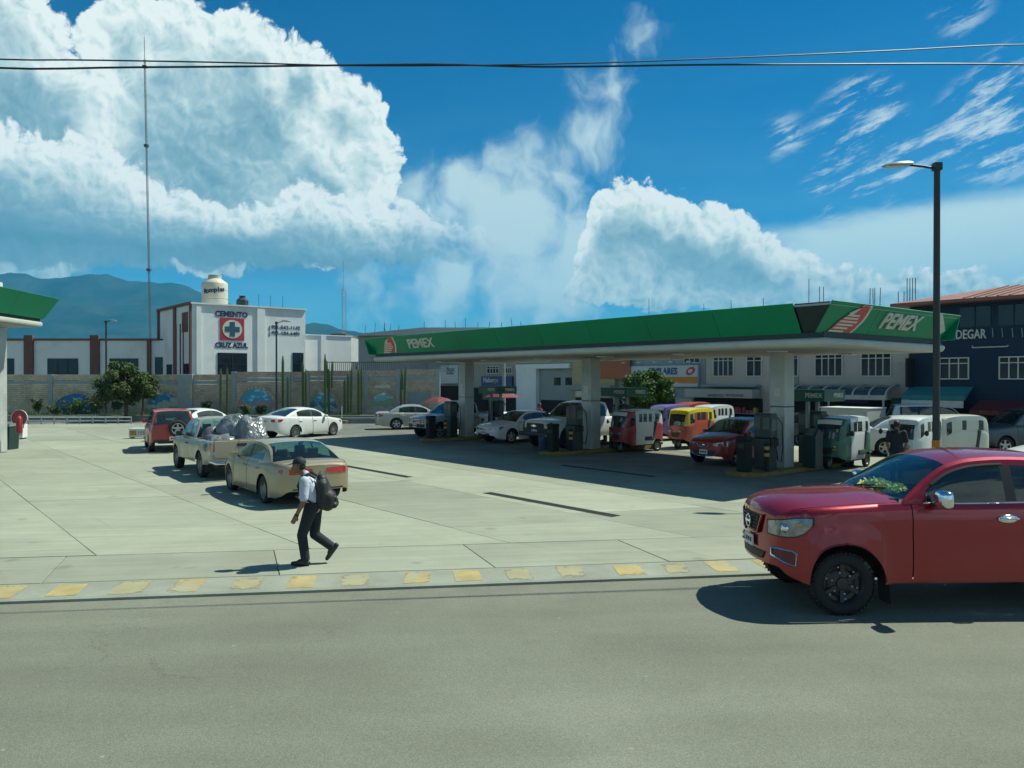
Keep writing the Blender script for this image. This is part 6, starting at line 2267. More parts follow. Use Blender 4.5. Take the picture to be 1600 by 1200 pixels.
# dashboard, wheel and the leafy dash ornament seen through the glass
MB().obox(nav.V(1.92, 0, 1.24), (0.26, 0, -0.02), (0, 0.74, 0), (0, 0, 0.13)).build('dashboard', mat('grey_dashboard', (0.16, 0.17, 0.17), 0.7, 0.1, 6), nav.T, bevel=0.04)
sw_ = MB()
for k in range(20):
    a = 2 * math.pi * k / 20
    b = 2 * math.pi * (k + 1) / 20
    sw_.tube([nav.V(2.25 + 0.08 * math.sin(t), 0.38 + 0.19 * math.cos(t), 1.33 + 0.17 * math.sin(t)) for t in (a, b)], 0.015, 5)
sw_.build('steering_wheel', BLACKP, nav.T)
hd = nav.T
heading_nav = math.pi + R(2.0)
nav.place_wheel(Vector((4.17, 9.95, ROADZ)), heading_nav, (True, 1))
ornament = thing('dash_plant', 'yellow green leafy ornament on the dashboard of the red pickup', 'plant', nav.T.matrix_basis @ nav.V(1.86, -0.05, 1.46), heading_nav)
lv = MB()
leaves(lv, random.Random(3), Vector((0, -0.2, 0.05)), 0.24, 220, 0.05, 0.35)
leaves(lv, random.Random(4), Vector((0, 0.18, 0.04)), 0.22, 200, 0.05, 0.33)
lv.build('foliage', leaf_mat('ornament_leaf', (0.40, 0.46, 0.07), (0.80, 0.76, 0.22)), ornament)
MB().lathe([(0, -0.06), (0.16, -0.06), (0.2, 0.0), (0, 0.0)], 14).build('tray', LOGOWHITE, ornament)

# ------------------------------------------------------------------ vehicles queueing in the yard
TAN = paint('tan_metallic', (0.32, 0.265, 0.17), 0.35, 0.4, 0.25)
BEIGE = paint('beige_metallic', (0.36, 0.32, 0.24), 0.3, 0.42, 0.35)
REDC = paint('red_car_paint', (0.34, 0.02, 0.025), 0.1, 0.4, 0.25)
WHITEC = paint('white_car_paint', (0.66, 0.68, 0.68), 0.0, 0.35, 0.12)
SILVC = paint('silver_car_paint', (0.42, 0.42, 0.38), 0.45, 0.38, 0.25)
GREYC = paint('grey_silver_paint', (0.40, 0.44, 0.46), 0.4, 0.36, 0.2)
DREDC = paint('dark_red_paint', (0.27, 0.010, 0.018), 0.15, 0.34, 0.12)
DARKC = paint('dark_grey_paint', (0.06, 0.08, 0.085), 0.4, 0.36, 0.2)
CREAMC = paint('cream_body_paint', (0.55, 0.54, 0.46), 0.0, 0.42, 0.25)


def sedan_fit(c, tail='wide', plate=True, style='five', hmt=None, zt=0.72):
    L = c.L
    c.wheels(style)
    c.seats(2.25 * L / 4.9, 3.15 * L / 4.9, z=0.32)
    c.mirrors(1.62 * L / 4.9, c.top(1.6) - 0.01, hmt or c.body, 0.18, 0.13, 0.03)
    c.handles(hmt or c.body, c.top(2.3) - 0.14)
    zl = c.top(0.2)
    c.patch('headlamp', HLAMP, [('f', 0.34, zl - 0.16, zl - 0.09), ('f', 0.55, zl - 0.18, zl - 0.075), ('s', 0.06, zl - 0.18, zl - 0.06), ('s', 0.25, zl - 0.15, zl - 0.03), ('s', 0.45, zl - 0.06, zl - 0.02)], 0.006)
    c.cpatch('grille', BLACKP, 'f', 0.26, zl - 0.18, zl - 0.10, 0.008)
    c.cpatch('lower_intake', BLACKP, 'f', 0.42, 0.36, 0.46, 0.008)
    zb = c.top(L - 0.1)
    if tail == 'wide':
        c.patch('tail_lamp', TLAMP, [('r', 0.16, zb - 0.155, zb - 0.085), ('r', 0.30, zb - 0.19, zb - 0.07), ('r', 0.50, zb - 0.20, zb - 0.065), ('r', 0.66, zb - 0.195, zb - 0.07), ('s', L - 0.13, zb - 0.185, zb - 0.08), ('s', L - 0.24, zb - 0.15, zb - 0.10)], 0.010)
    else:
        c.patch('tail_lamp', TLAMP, [('r', 0.40, zb - 0.20, zb - 0.10), ('r', 0.62, zb - 0.22, zb - 0.08), ('s', L - 0.10, zb - 0.22, zb - 0.07), ('s', L - 0.22, zb - 0.20, zb - 0.07), ('s', L - 0.36, zb - 0.14, zb - 0.08)], 0.007)
    if plate:
        c.plate('r', zb - 0.36 if tail == 'wide' else zb - 0.17)
        c.plate('f', 0.50)
    c.cpatch('bumper_strip', BLACKP, 'r', 0.6, 0.40, 0.43, 0.006)
    MB().tube([(c.x0 - L + 0.25, 0.45, 0.25), (c.x0 - L + 0.02, 0.45, 0.25)], 0.03, 8).build('exhaust', GALV, c.T)


tau_p = G(416, 786.5)
h_tau = math.atan2(*(G(364, 766) - tau_p).yx)
tau = Car('sedan', 'tan rounded sedan with wide red tail lamps behind the walking person', 'car', scaled(SEDAN, 1.0, 1.0, 0.92, bow=0.2, rbow=0.16), TAN, glass=glassmat('aqua_glass', (0.42, 0.66, 0.60), 0.10))
sedan_fit(tau, 'wide', style='steel')
tau.place_wheel(tau_p, h_tau, (False, 1))
MB().tube([(tau.x0 - 0.9, 0.62, 0.9), (tau.x0 - 0.95, 0.64, 1.75)], 0.006, 5).build('aerial', BLACKP, tau.T)

# beige pickup, long cab
bp_p = G(316, 746)
h_bp = math.atan2(*(G(278, 731) - bp_p).yx)
bpk = Car('pickup_truck', 'beige pickup truck loaded with shiny grey sacks', 'pickup truck', scaled(PICK, 1.0, 1.02, 0.89, r=0.375, R=0.44), BEIGE, glass=G_CLEAR)
bpk.wheels('steel')
zr_b = bed_fit(bpk, BEIGE, floor=0.70)
bpk.seats(2.3, z=0.6)
bpk.mirrors(1.55, 1.1, BLACKP, 0.18, 0.16, 0.05)
bpk.handles(BLACKP, 0.93)
bpk.patch('tail_lamp', TLAMP, [('r', 0.74, 0.84, 1.06), ('s', 4.985, 0.84, 1.06), ('s', 4.86, 0.84, 1.06)], 0.008)
bpk.patch('reverse_lamp', PLATE, [('r', 0.74, 0.74, 0.835), ('s', 4.985, 0.74, 0.835), ('s', 4.86, 0.74, 0.835)], 0.008)
MB().tube([(bpk.x0 - 4.92, -0.84, 0.55), (bpk.x0 - 5.12, -0.76, 0.52), (bpk.x0 - 5.14, 0, 0.52), (bpk.x0 - 5.12, 0.76, 0.52), (bpk.x0 - 4.92, 0.84, 0.55)], 0.055, 8).build('step_bumper', CHROME, bpk.T, smooth=50)
bpk.plate('r', 0.60, off=0.12)
bpk.patch('headlamp', HLAMP, [('f', 0.45, 0.74, 0.88), ('f', 0.7, 0.74, 0.88), ('s', 0.05, 0.74, 0.88), ('s', 0.2, 0.76, 0.88)], 0.006)
for sd in (1, -1):
    MB().box(bpk.x0 - 4.22, bpk.x0 - 4.19, sd * 0.70 - 0.12, sd * 0.70 + 0.12, 0.18, 0.5).build('mud_flap', BLACKP, bpk.T)
bpk.place_wheel(bp_p, h_bp, (False, 1))

# the sacks heaped in its bed
FOIL = bpy.data.materials.new('shiny_grey_plastic')
FOIL.use_nodes = True
_t = NT(FOIL.node_tree)
_b = FOIL.node_tree.nodes['Principled BSDF']
_tc = _t.node('ShaderNodeTexCoord').outputs['Object']
_t.put(_b.inputs['Base Color'], _t.mix(_t.noise(_tc, 5, 5, 0.6), (0.11, 0.125, 0.13), (0.28, 0.30, 0.31)))
_b.inputs['Metallic'].default_value = 0.3
_b.inputs['Roughness'].default_value = 0.33
_bn = _t.node('ShaderNodeBump')
_bn.inputs['Strength'].default_value = 0.9
_bn.inputs['Distance'].default_value = 0.05
_t.put(_bn.inputs['Height'], _t.m('ADD', _t.noise(_t.vm('MULTIPLY', _tc, (1, 1, 0.35)), 4.2, 3, 0.5, 1.0), _t.m('MULTIPLY', _t.voro(_t.vm('ADD', _tc, _t.vm('SCALE', _t.noise(_tc, 3.0, 3, color=True), s=0.35)), 5.5, feature='DISTANCE_TO_EDGE'), 0.8)))
_t.put(_b.inputs['Normal'], _bn.outputs[0])
DSACK = mat('dull_grey_sack', (0.11, 0.12, 0.125), 0.45, 0.25, 4, 0.6, 9)


def sack(label, loc, r, mt, seed, rz=0.0):
    rows = []
    nu, nv = 30, 18
    for i in range(nv + 1):
        t = math.pi * i / nv
        row = []
        for k in range(nu + 1):
            a = 2 * math.pi * (k % nu) / nu
            d = Vector((math.sin(t) * math.cos(a), math.sin(t) * math.sin(a), math.cos(t)))
            n1 = mnoise.noise(d * 1.4 + Vector((seed, 0, 0)))
            n2 = 1 - abs(mnoise.noise(d * 4.0 + Vector((0, seed, 0))))
            n3 = 1 - abs(mnoise.noise(Vector((d.x * 6, d.y * 6, d.z * 2.0)) + Vector((0, seed, 3))))
            f = 0.9 + 0.30 * n1 + 0.16 * (n2 - 0.7) + 0.10 * (n3 - 0.7)
            z = d.z * r[2] * f
            if z < -r[2] * 0.55:
                z = -r[2] * 0.55
            row.append((d.x * r[0] * f, d.y * r[1] * f, z + r[2] * 0.55))
        rows.append(row)
    o = MB().grid(rows).build('sack', mt, loc=bpk.T.matrix_basis @ Vector(loc), rotz=h_bp + rz, smooth=60)
    tag(o, label, 'sack', 'sacks heaped on the beige pickup')


bx0 = bpk.x0
sack('dark dull sack lying behind the cab window of the beige pickup', (bx0 - 3.62, 0.36, 0.71), (0.50, 0.46, 0.50), DSACK, 3.1)
sack('silvery sack at the top of the heap on the beige pickup', (bx0 - 3.95, -0.12, 0.98), (0.55, 0.55, 0.56), FOIL, 7.7, 0.5)
sack('biggest silvery sack at the tailgate corner of the beige pickup', (bx0 - 4.42, -0.40, 0.72), (0.56, 0.52, 0.72), FOIL, 12.4, 1.0)
sack('crumpled silvery sack low behind the tailgate of the beige pickup', (bx0 - 4.42, 0.40, 0.71), (0.50, 0.48, 0.42), FOIL, 1.9, 2.0)
sack('dull sack in the far corner of the heap on the beige pickup', (bx0 - 3.6, -0.42, 0.71), (0.46, 0.44, 0.60), DSACK, 5.6, 0.2)

# red off-roader with spare wheel
suv = Car('off_roader', 'red off-roader with its spare wheel on the tail at the head of the queue', 'car', scaled(SUVP, 0.96, 1.0, 0.86), REDC, glass=G_TINT)
suv.wheels('five')
suv.seats(2.0, 2.8, z=0.5)
suv.mirrors(1.42, 1.08, REDC, 0.18, 0.16, 0.04)
suv.patch('tail_lamp', TLAMP, [('r', 0.66, 0.78, 1.04), ('s', suv.L - 0.03, 0.78, 1.04), ('s', suv.L - 0.14, 0.80, 1.04)], 0.008)
sp = put_wheel(suv.T, (suv.x0 - suv.L - 0.20, -0.12, 0.95), 0.33, 0.2, 'five', 1, 0)
sp.name = 'spare_wheel'
sp.rotation_euler = (0, 0, math.pi / 2)
suv.plate('r', 0.56)
suv.cpatch('bumper_pad', BLACKP, 'r', 0.74, 0.40, 0.52, 0.012)
suv_p = G(236, 706)
suv.place_wheel(suv_p, HEAD_A - R(11), (False, 1))

wc = Car('sedan', 'white car mostly hidden behind the loaded beige pickup', 'car', scaled(SEDAN, 0.93, 1.04, 0.88), WHITEC, glass=G_TINT)
sedan_fit(wc, 'side')
h_el = math.atan2(*(G(517, 680.2) - G(460, 685)).yx)
wc.place_wheel(G(305, 688), h_el + R(8), (False, -1))

ELP = scaled(SEDAN, 0.94, 1.05, 0.89)
ELP['top'] = [(a, b + 0.05 * min(1, max(0, (a - 2) / 2))) for a, b in ELP['top']]
ELP['roof'] = [(1.24, ELP['top'][4][1])] + [(a, b) for a, b in ELP['roof'][1:-1]] + [(4.05, 1.075)]
ELP['rw1'] = 4.05
ELP['ws0'] = 1.24
ela = Car('sedan', 'clean white sedan driving past the brick wall', 'car', ELP, WHITEC, glass=G_TINT)
sedan_fit(ela, 'side', style='ten')
ela.place_wheel(G(460, 685.5), h_el, (False, -1))

sil = Car('sedan', 'silver sedan in the sun left of the farthest pump', 'car', scaled(SEDAN, 0.93, 1.0, 0.86), SILVC, glass=G_CLEAR)
sedan_fit(sil, 'side', style='five')
sil.place_wheel(G(619, 671.5), R(14), (False, -1))

# ------------------------------------------------------------------ vehicles at the pumps, noses towards the yard
HN = HEAD_B + math.pi


def pick_fit(c, style, grille_mt=BLACKP, hz=0.93, big=False):
    c.wheels(style)
    c.seats(2.3, None, z=0.6)
    c.mirrors(1.6, c.top(1.6) - 0.0, BLACKP if big else c.body, 0.2, 0.2, 0.06)
    c.handles(BLACKP, c.top(2.0) - 0.17)
    zl = c.top(0.25)
    c.cpatch('grille', grille_mt, 'f', c.W * 0.52, zl - 0.30, zl - 0.08, 0.012)
    for k in range(3):
        MB().tube([c.V(-0.02, c.W * 0.5 * (1 - 2 * i / 8), zl - 0.27 + 0.075 * k) for i in range(9)], 0.012, 5).build('grille_slat', CHROME if not big else BLACKP, c.T, smooth=50)
    c.patch('headlamp', HLAMP, [('f', c.W * 0.54, zl - 0.28, zl - 0.10), ('f', c.W * 0.74, zl - 0.28, zl - 0.09), ('s', 0.05, zl - 0.28, zl - 0.08), ('s', 0.22, zl - 0.22, zl - 0.06)], 0.010)
    c.cpatch('lower_bumper', BLACKP, 'f', c.W * 0.78, c.bot(0) + 0.02, zl - 0.34, 0.014)
    c.plate('f', zl - 0.42, off=0.04)


hil = Car('pickup_truck', 'silver double cab pickup at the farthest pump', 'pickup truck', scaled(PICK, 1.04, 1.06, 0.91, r=0.38, R=0.45, wins=[(1.74, 2.46), (2.56, 3.1)], doors=[(1.48, 2.5), (2.52, 3.18)]), GREYC, glass=G_TINT)
pick_fit(hil, 'five')
bed_fit(hil, BLACKP, floor=0.72)
hil.place_nose(AB(32.75, 20.55), HN)

mer = Car('sedan', 'white sedan with a wide chrome grille at the pump beside the farthest column', 'car', scaled(SEDAN, 0.95, 1.02, 0.90), WHITEC, glass=G_TINT)
sedan_fit(mer, 'side', style='five')
for k in range(2):
    MB().tube([mer.V(-0.015, 0.3 * (1 - 2 * i / 8), 0.62 + 0.05 * k) for i in range(9)], 0.012, 5).build('grille_bar', CHROME, mer.T, smooth=50)
mer.place_nose(AB(28.3, 21.35), HN)

slv = Car('pickup_truck', 'big white pickup with black grille and black wheels at the middle pump', 'pickup truck', scaled(PICK, 1.13, 1.16, 1.0, r=0.43, R=0.52, tw=0.29, flare=0.05, bow=0.08, splits=(0.14,), paint_of=lambda s, j, reg: BLACKP if (reg in ('cap', 'low') and s < 0.14 and j < 9) else None), WHITEC, glass=G_TINT)
pick_fit(slv, 'black', big=True)
bed_fit(slv, BLACKP, floor=0.8)
slv.patch('arch_flare', BLACKP, [('s', slv.P['sf'] - 0.62, 0.5, 0.78), ('s', slv.P['sf'] - 0.56, 0.6, 0.92)], 0.03)
MB().box(slv.x0 - 0.35, slv.x0 + 0.12, -0.95, 0.95, 0.52, 0.70).build('black_bumper', BLACKP, slv.T, bevel=0.05)
bt = slv.V(-0.04, 0, slv.top(0.25) - 0.19)
MB().prism([(-0.16, -0.02), (-0.06, -0.02), (-0.05, -0.05), (0.05, -0.05), (0.06, -0.02), (0.16, -0.02), (0.14, 0.02), (0.05, 0.02), (0.04, 0.05), (-0.06, 0.05), (-0.07, 0.02), (-0.18, 0.02)], lambda u, v, d: Vector((bt.x + d, u, bt.z + v)), 0, 0.02).build('badge', CHROME, slv.T)
slv.place_nose(AB(24.75, 21.35), HN)

mar = Car('hatchback', 'dark red hatchback at the pump beside the nearest column', 'car', scaled(HATCH, 1.0, 1.02, 0.85), DREDC, glass=G_TINT)
mar.wheels('five')
mar.seats(1.9, 2.6, z=0.38)
mar.mirrors(1.25, 1.0, DREDC, 0.17, 0.13, 0.03)
mar.handles(DREDC, 0.86)
mar.patch('headlamp', HLAMP, [('f', 0.36, 0.70, 0.76), ('f', 0.5, 0.66, 0.79), ('s', 0.05, 0.66, 0.81), ('s', 0.2, 0.68, 0.86), ('s', 0.34, 0.76, 0.87)], 0.008)
for sd in (1, -1):
    MB().tube([mar.V(-0.015, sd * 0.30, 0.76), mar.V(-0.02, sd * 0.18, 0.64), mar.V(-0.02, 0, 0.635)], 0.014, 6).build('chrome_vee', CHROME, mar.T, smooth=50)
    MB().tube([mar.V(-0.015, sd * 0.52, 0.44), mar.V(-0.02, sd * 0.36, 0.34), mar.V(-0.02, 0, 0.32)], 0.010, 6).build('bumper_trim', CHROME, mar.T, smooth=50)
MB().ell(mar.V(-0.02, 0, 0.69), (0.02, 0.06, 0.05), 12, 8).build('badge', CHROME, mar.T, smooth=60)
mar.cpatch('lower_intake', BLACKP, 'f', 0.44, 0.36, 0.52, 0.010)
mar.plate('f', 0.47)
mar.place_nose(AB(16.35, 21.55), HN)


# ------------------------------------------------------------------ three-wheeled taxis
def taxi(label, A, Bm, roofm, nose, heading, side=None, three_win=True, scr=None, z=0.0, hood=False, few=False):
    """A = colour of nose and tail skirts, Bm = cabin sides, roofm = roof"""
    side = side or Bm
    PT_ = dict(L=2.66, W=0.66, sf=0.24, sr=2.18, r=0.22, R=0.29, tw=0.11, arches=(2.18,), n=34, flare=0.008,
               top=[(0, 0.93), (0.05, 0.96), (0.3, 0.99), (0.6, 1.10), (0.8, 1.17), (2.3, 1.15), (2.66, 1.05)],
               bot=[(0, 0.42), (0.1, 0.36), (0.45, 0.30), (2.3, 0.30), (2.66, 0.36)],
               wid=[(0, 0.66), (0.06, 0.76), (0.2, 0.87), (0.45, 0.96), (0.8, 1.0), (2.2, 1.0), (2.55, 0.95), (2.66, 0.88)],
               roof=[(0.03, 0.95), (0.15, 1.32), (0.27, 1.54), (0.5, 1.62), (1.2, 1.66), (2.1, 1.655), (2.45, 1.58), (2.6, 1.38), (2.65, 1.055)],
               ws0=0.03, ws1=0.28, rw0=2.45, rw1=2.65, tum=0.05, crown=0.04, rcrown=0.035, doors=[], wins=[(0.30, 0.55)] + ([(0.84, 1.08), (1.18, 1.42), (1.56, 1.78)] if three_win else [(1.12, 1.36)] if few else [(0.86, 1.2), (1.28, 1.7)]) + [(2.02, 2.3)],
               bow=0.16, rbow=0.06, nogap=True, norear=True, bf=0.0, br=0.0, splits=(0.60, 0.62, 1.95), rail=0.14, paint_b=True, noliner=True, wglass=G_TINT,
               sec=[(0.95, 0), (0.98, 0.07), (1.0, 0.3), (1.0, 0.52), (1.0, 0.70), (0.995, 0.86), (0.985, 0.96), (0.97, 1.0)],
               paint_of=lambda s, j, reg: (A if s < 0.61 else (A if (s > 1.95 and reg != 'top') and reg == 'low' else (side if reg != 'top' else roofm))) if reg != 'top' else (A if s < 0.42 and not hood else roofm))
    if hood:
        f0_ = PT_['paint_of']
        PT_['paint_of'] = lambda s, j, reg: roofm if reg == 'side' and (s < 0.6 or s > 1.9 or j == 3) else f0_(s, j, reg)
    po_ = PT_['paint_of']
    PT_ = scaled(PT_, 0.82, 1.0, 0.575, arches=(2.18 * 0.82,), splits=(0.5, 1.6), paint_of=lambda s, j, reg: po_(s / 0.82, j, reg))
    c = Car('mototaxi', label, 'mototaxi', PT_, Bm, 'three wheeled taxis', glass=G_TINT)
    T = c.T
    c.seats(1.3, None, z=0.45)
    for sd in (1, -1):
        put_wheel(T, (c.x0 - 1.788, sd * 0.51, 0.22), 0.22, 0.11, 'moto', sd)
        lo = MB().ell(c.V(-0.03, sd * 0.24, 0.74), (0.05, 0.085, 0.06), 14, 9).build('headlamp', HLAMP, T, smooth=60)
        MB().ell(c.V(-0.015, sd * 0.24, 0.655), (0.03, 0.05, 0.03), 10, 7).build('indicator', AMBER, T, smooth=60)
        m_ = MB()
        p0 = c.V(0.25, sd * 0.54, 1.12)
        m_.tube([p0, p0 + Vector((0.1, sd * 0.14, 0.05))], 0.01, 5)
        m_.ell(p0 + Vector((0.1, sd * 0.18, 0.06)), (0.02, 0.07, 0.09), 12, 8)
        m_.build('wing_mirror', BLACKP, T, smooth=50)
    put_wheel(T, (c.x0 - 0.197, 0, 0.22), 0.22, 0.10, 'moto', 1)
    mg = MB()
    rows = []
    for t in np.linspace(-0.9, 1.5, 9):
        rows.append([(c.x0 - 0.197 + 0.27 * math.sin(t), y, 0.22 + 0.27 * math.cos(t) - abs(y) * 0.35) for y in (-0.09, -0.04, 0.04, 0.09)])
    mg.grid(rows).build('mudguard', BLACKP, T, smooth=60)
    MB().tube([(c.x0 - 0.197, -0.07, 0.22), (c.x0 - 0.31, -0.07, 0.6)], 0.02, 6).build('fork', GALV, T)
    MB().tube([(c.x0 - 0.197, 0.07, 0.22), (c.x0 - 0.31, 0.07, 0.6)], 0.02, 6).build('fork', GALV, T)
    c.cpatch('nose_panel', BLACKP, 'f', 0.22, 0.50, 0.70, 0.010, nz=2, taper=0.7)
    # sun strip with a faint slogan along the top of the screen
    rows = []
    for s in (0.15, 0.22):
        q = c.upper(s)
        rows.append([c.V(s - 0.012, q[5][0] * (1 - 2 * k / 8), q[5][1] + 0.02 + (q[8][1] - q[5][1]) * (1 - (1 - 2 * k / 8) ** 2)) for k in range(9)])
    MB().grid(rows).build('sun_strip', scr or PLATE, T, smooth=60)
    MB().box(c.x0 - 2.15, c.x0 - 1.95, -0.5, 0.5, 0.25, 0.33).build('rear_bumper', BLACKP, T)
    MB().box(c.x0 - 1.5, c.x0 - 0.4, -0.45, 0.45, 0.24, 0.30).build('floor', BLACKP, T)
    c.place_nose(Vector((nose.x, nose.y, z)), heading)
    return c


TRED = paint('taxi_red', (0.30, 0.02, 0.03), 0.0, 0.4, 0.25)
TWHITE = paint('taxi_white', (0.58, 0.61, 0.60), 0.0, 0.45, 0.22)
TGREEN = paint('taxi_green', (0.012, 0.12, 0.075), 0.0, 0.4, 0.22)
TPURP = paint('taxi_purple', (0.16, 0.10, 0.36), 0.0, 0.4, 0.2)
TYEL = paint('taxi_yellow', (0.66, 0.52, 0.02), 0.0, 0.4, 0.15)
TORNG = paint('taxi_orange_red', (0.36, 0.055, 0.025), 0.0, 0.4, 0.25)
taxi('red and white mototaxi between the two near pump columns', TRED, TWHITE, TWHITE, G(962, 707), HN - R(3))
taxi('green and white mototaxi nearest the red pickup', TGREEN, TWHITE, TWHITE, G(1291, 734), HN + R(4), three_win=False)
taxi('purple mototaxi standing in the sun under the round tree', TPURP, TPURP, TPURP, G(1022, 689), HN + R(0), three_win=False)
taxi('red mototaxi with a yellow roof in the sunlight', TORNG, TORNG, TYEL, G(1055, 702), HN + R(4), three_win=False, scr=TYEL, hood=True)
taxi('white mototaxi just behind the yellow roofed one', TWHITE, TWHITE, TWHITE, G(1092, 690), HN + R(2))
taxi('orange topped mototaxi half hidden behind the yellow roofed one', TORNG, TORNG, TORNG, G(1062, 680), HN + R(2), three_win=False)
taxi('white mototaxi behind the person in dark clothes', TWHITE, TWHITE, TWHITE, AB(11.7, 25.5), HN + R(2), three_win=False)
taxi('cream mototaxi parked right of the street lamp', CREAMC, CREAMC, CREAMC, Vector((13.9, 26.4, 0)), HN + R(-22), three_win=False, few=True)

# ------------------------------------------------------------------ parked cars towards the right edge
pc = Car('sedan', 'white sedan parked left of the street lamp', 'car', scaled(SEDAN, 0.95, 1.06, 0.89), WHITEC, glass=G_TINT)
sedan_fit(pc, 'side')
pc.place_nose(Vector((17.6, 29.6, 0)), R(-12))
pv_ = Car('van', 'white van roof behind the cream mototaxi', 'van', scaled(SUVP, 1.05, 1.18, 0.9), WHITEC, glass=G_TINT)
pv_.wheels('steel')
pv_.place_nose(Vector((21.5, 35.2, -0.2)), R(-14))
ds = Car('off_roader', 'dark grey off-roader parked at the picture edge below the red awning', 'car', scaled(SUVP, 1.05, 1.06, 0.9), DARKC, glass=G_CLEAR)
ds.wheels('five')
ds.seats(2.0, 2.8, z=0.5)
ds.place_nose(Vector((18.4, 31.6, -0.05)), R(182))
nc = Car('hatchback', 'white car roof and bonnet just above the roof of the red pickup', 'car', scaled(HATCH, 1.0, 1.0, 0.85), WHITEC, glass=G_TINT)
nc.wheels('five')
nc.mirrors(1.25, 1.0, WHITEC, 0.17, 0.13, 0.03)
nc.place_nose(Vector((13.7, 21.6, 0)), R(186))

# box truck in the street behind
bt_ = thing('box_truck', 'grey box truck in the street under the glass vault', 'truck', PT(1338, 592, 34.5) - Vector((0, 0, 3.1)), HEAD_A)
MB().box(-0.9, 1.2, -0.85, 0.85, 0.75, 1.82).build('cargo_box', CANWHITE, bt_, bevel=0.03)
MB().box(-0.92, 1.22, -0.87, 0.87, 1.82, 1.86).build('roof_rim', WHITEP, bt_)
MB().prism([(1.3, 0.5), (2.9, 0.5), (2.95, 1.15), (2.55, 1.55), (1.3, 1.6)], lambda u, v, d: Vector((u, d, v)), -0.8, 0.8).build('cab', DARKC, bt_, bevel=0.05)
MB().prism([(2.93, 1.16), (2.60, 1.5), (2.63, 1.52), (2.96, 1.18)], lambda u, v, d: Vector((u, d, v)), -0.7, 0.7).build('windscreen', DKWIN, bt_)
for sd in (1, -1):
    MB().prism([(1.6, 1.1), (2.7, 1.1), (2.5, 1.45), (1.6, 1.5)], lambda u, v, d: Vector((u, d, v)), *sorted((sd * 0.805, sd * 0.815))).build('side_window', DKWIN, bt_)
    put_wheel(bt_, (2.2, sd * 0.7, 0.36), 0.36, 0.2, 'steel', sd)
    put_wheel(bt_, (-0.3, sd * 0.7, 0.36), 0.36, 0.2, 'steel', sd)
MB().box(-0.85, 2.6, -0.6, 0.6, 0.4, 0.74).build('chassis', BLACKP, bt_)

# ================================================================== PEOPLE
def fuse(shapes, voxel, name, mt, parent, smooth_it=4):
    """one continuous skin grown over tapered capsules and ellipsoids"""
    mb = MB()
    for s in shapes:
        if s[0] == 'e':
            mb.ell(s[1], s[2], 14, 10)
        else:
            (p0, r0), (p1, r1) = s
            p0, p1 = Vector(p0), Vector(p1)
            d = (p1 - p0)
            n = d.normalized()
            pts, rs = [], []
            for k in range(4):
                t = k / 4
                pts.append(p0 - n * r0 * math.cos(t * math.pi / 2))
                rs.append(max(0.002, r0 * math.sin(t * math.pi / 2)))
            for k in range(5):
                pts.append(p0 + d * k / 4)
                rs.append(r0 + (r1 - r0) * k / 4)
            for k in range(1, 5):
                t = k / 4
                pts.append(p1 + n * r1 * math.sin(t * math.pi / 2))
                rs.append(max(0.002, r1 * math.cos(t * math.pi / 2)))
            mb.tube(pts, rs, 12)
    o = mb.build(name, mt, None, smooth=180)
    m = o.modifiers.new('remesh', 'REMESH')
    m.mode = 'VOXEL'
    m.voxel_size = voxel
    m.use_smooth_shade = True
    s = o.modifiers.new('smooth', 'SMOOTH')
    s.iterations = smooth_it
    s.factor = 0.5
    dg = bpy.context.evaluated_depsgraph_get()
    me = bpy.data.meshes.new_from_object(o.evaluated_get(dg))
    o.modifiers.clear()
    o.data = me
    me.polygons.foreach_set('use_smooth', [True] * len(me.polygons))
    if not me.materials:
        me.materials.append(mt)
    o.parent = parent
    return o


SKIN = mat('brown_skin', (0.20, 0.105, 0.06), 0.55, 0.08, 8)
HAIR = mat('black_hair', (0.012, 0.011, 0.011), 0.6, 0.2, 20)
SHIRT = mat('pale_check_shirt', (0.46, 0.50, 0.58), 0.85, 0.08, 30, 0.9, 9)
TROUS = mat('navy_trousers', (0.012, 0.018, 0.026), 0.85, 0.2, 8, 0.9, 8)
SHOE = mat('black_shoe', (0.010, 0.010, 0.011), 0.4, 0.2, 8)
PACK = mat('black_backpack', (0.014, 0.018, 0.020), 0.6, 0.2, 6, 0.5, 14)
CAPM = mat('black_cap', (0.012, 0.013, 0.015), 0.75, 0.2, 10)
REDSH = mat('red_shirt', (0.30, 0.025, 0.03), 0.85, 0.1, 9)
DKSH = mat('dark_shirt', (0.014, 0.016, 0.020), 0.85, 0.2, 9)
BLUSH = mat('light_blue_shirt', (0.04, 0.25, 0.36), 0.85, 0.1, 9)
GREYSH = mat('grey_white_shirt', (0.4, 0.38, 0.38), 0.85, 0.1, 9)


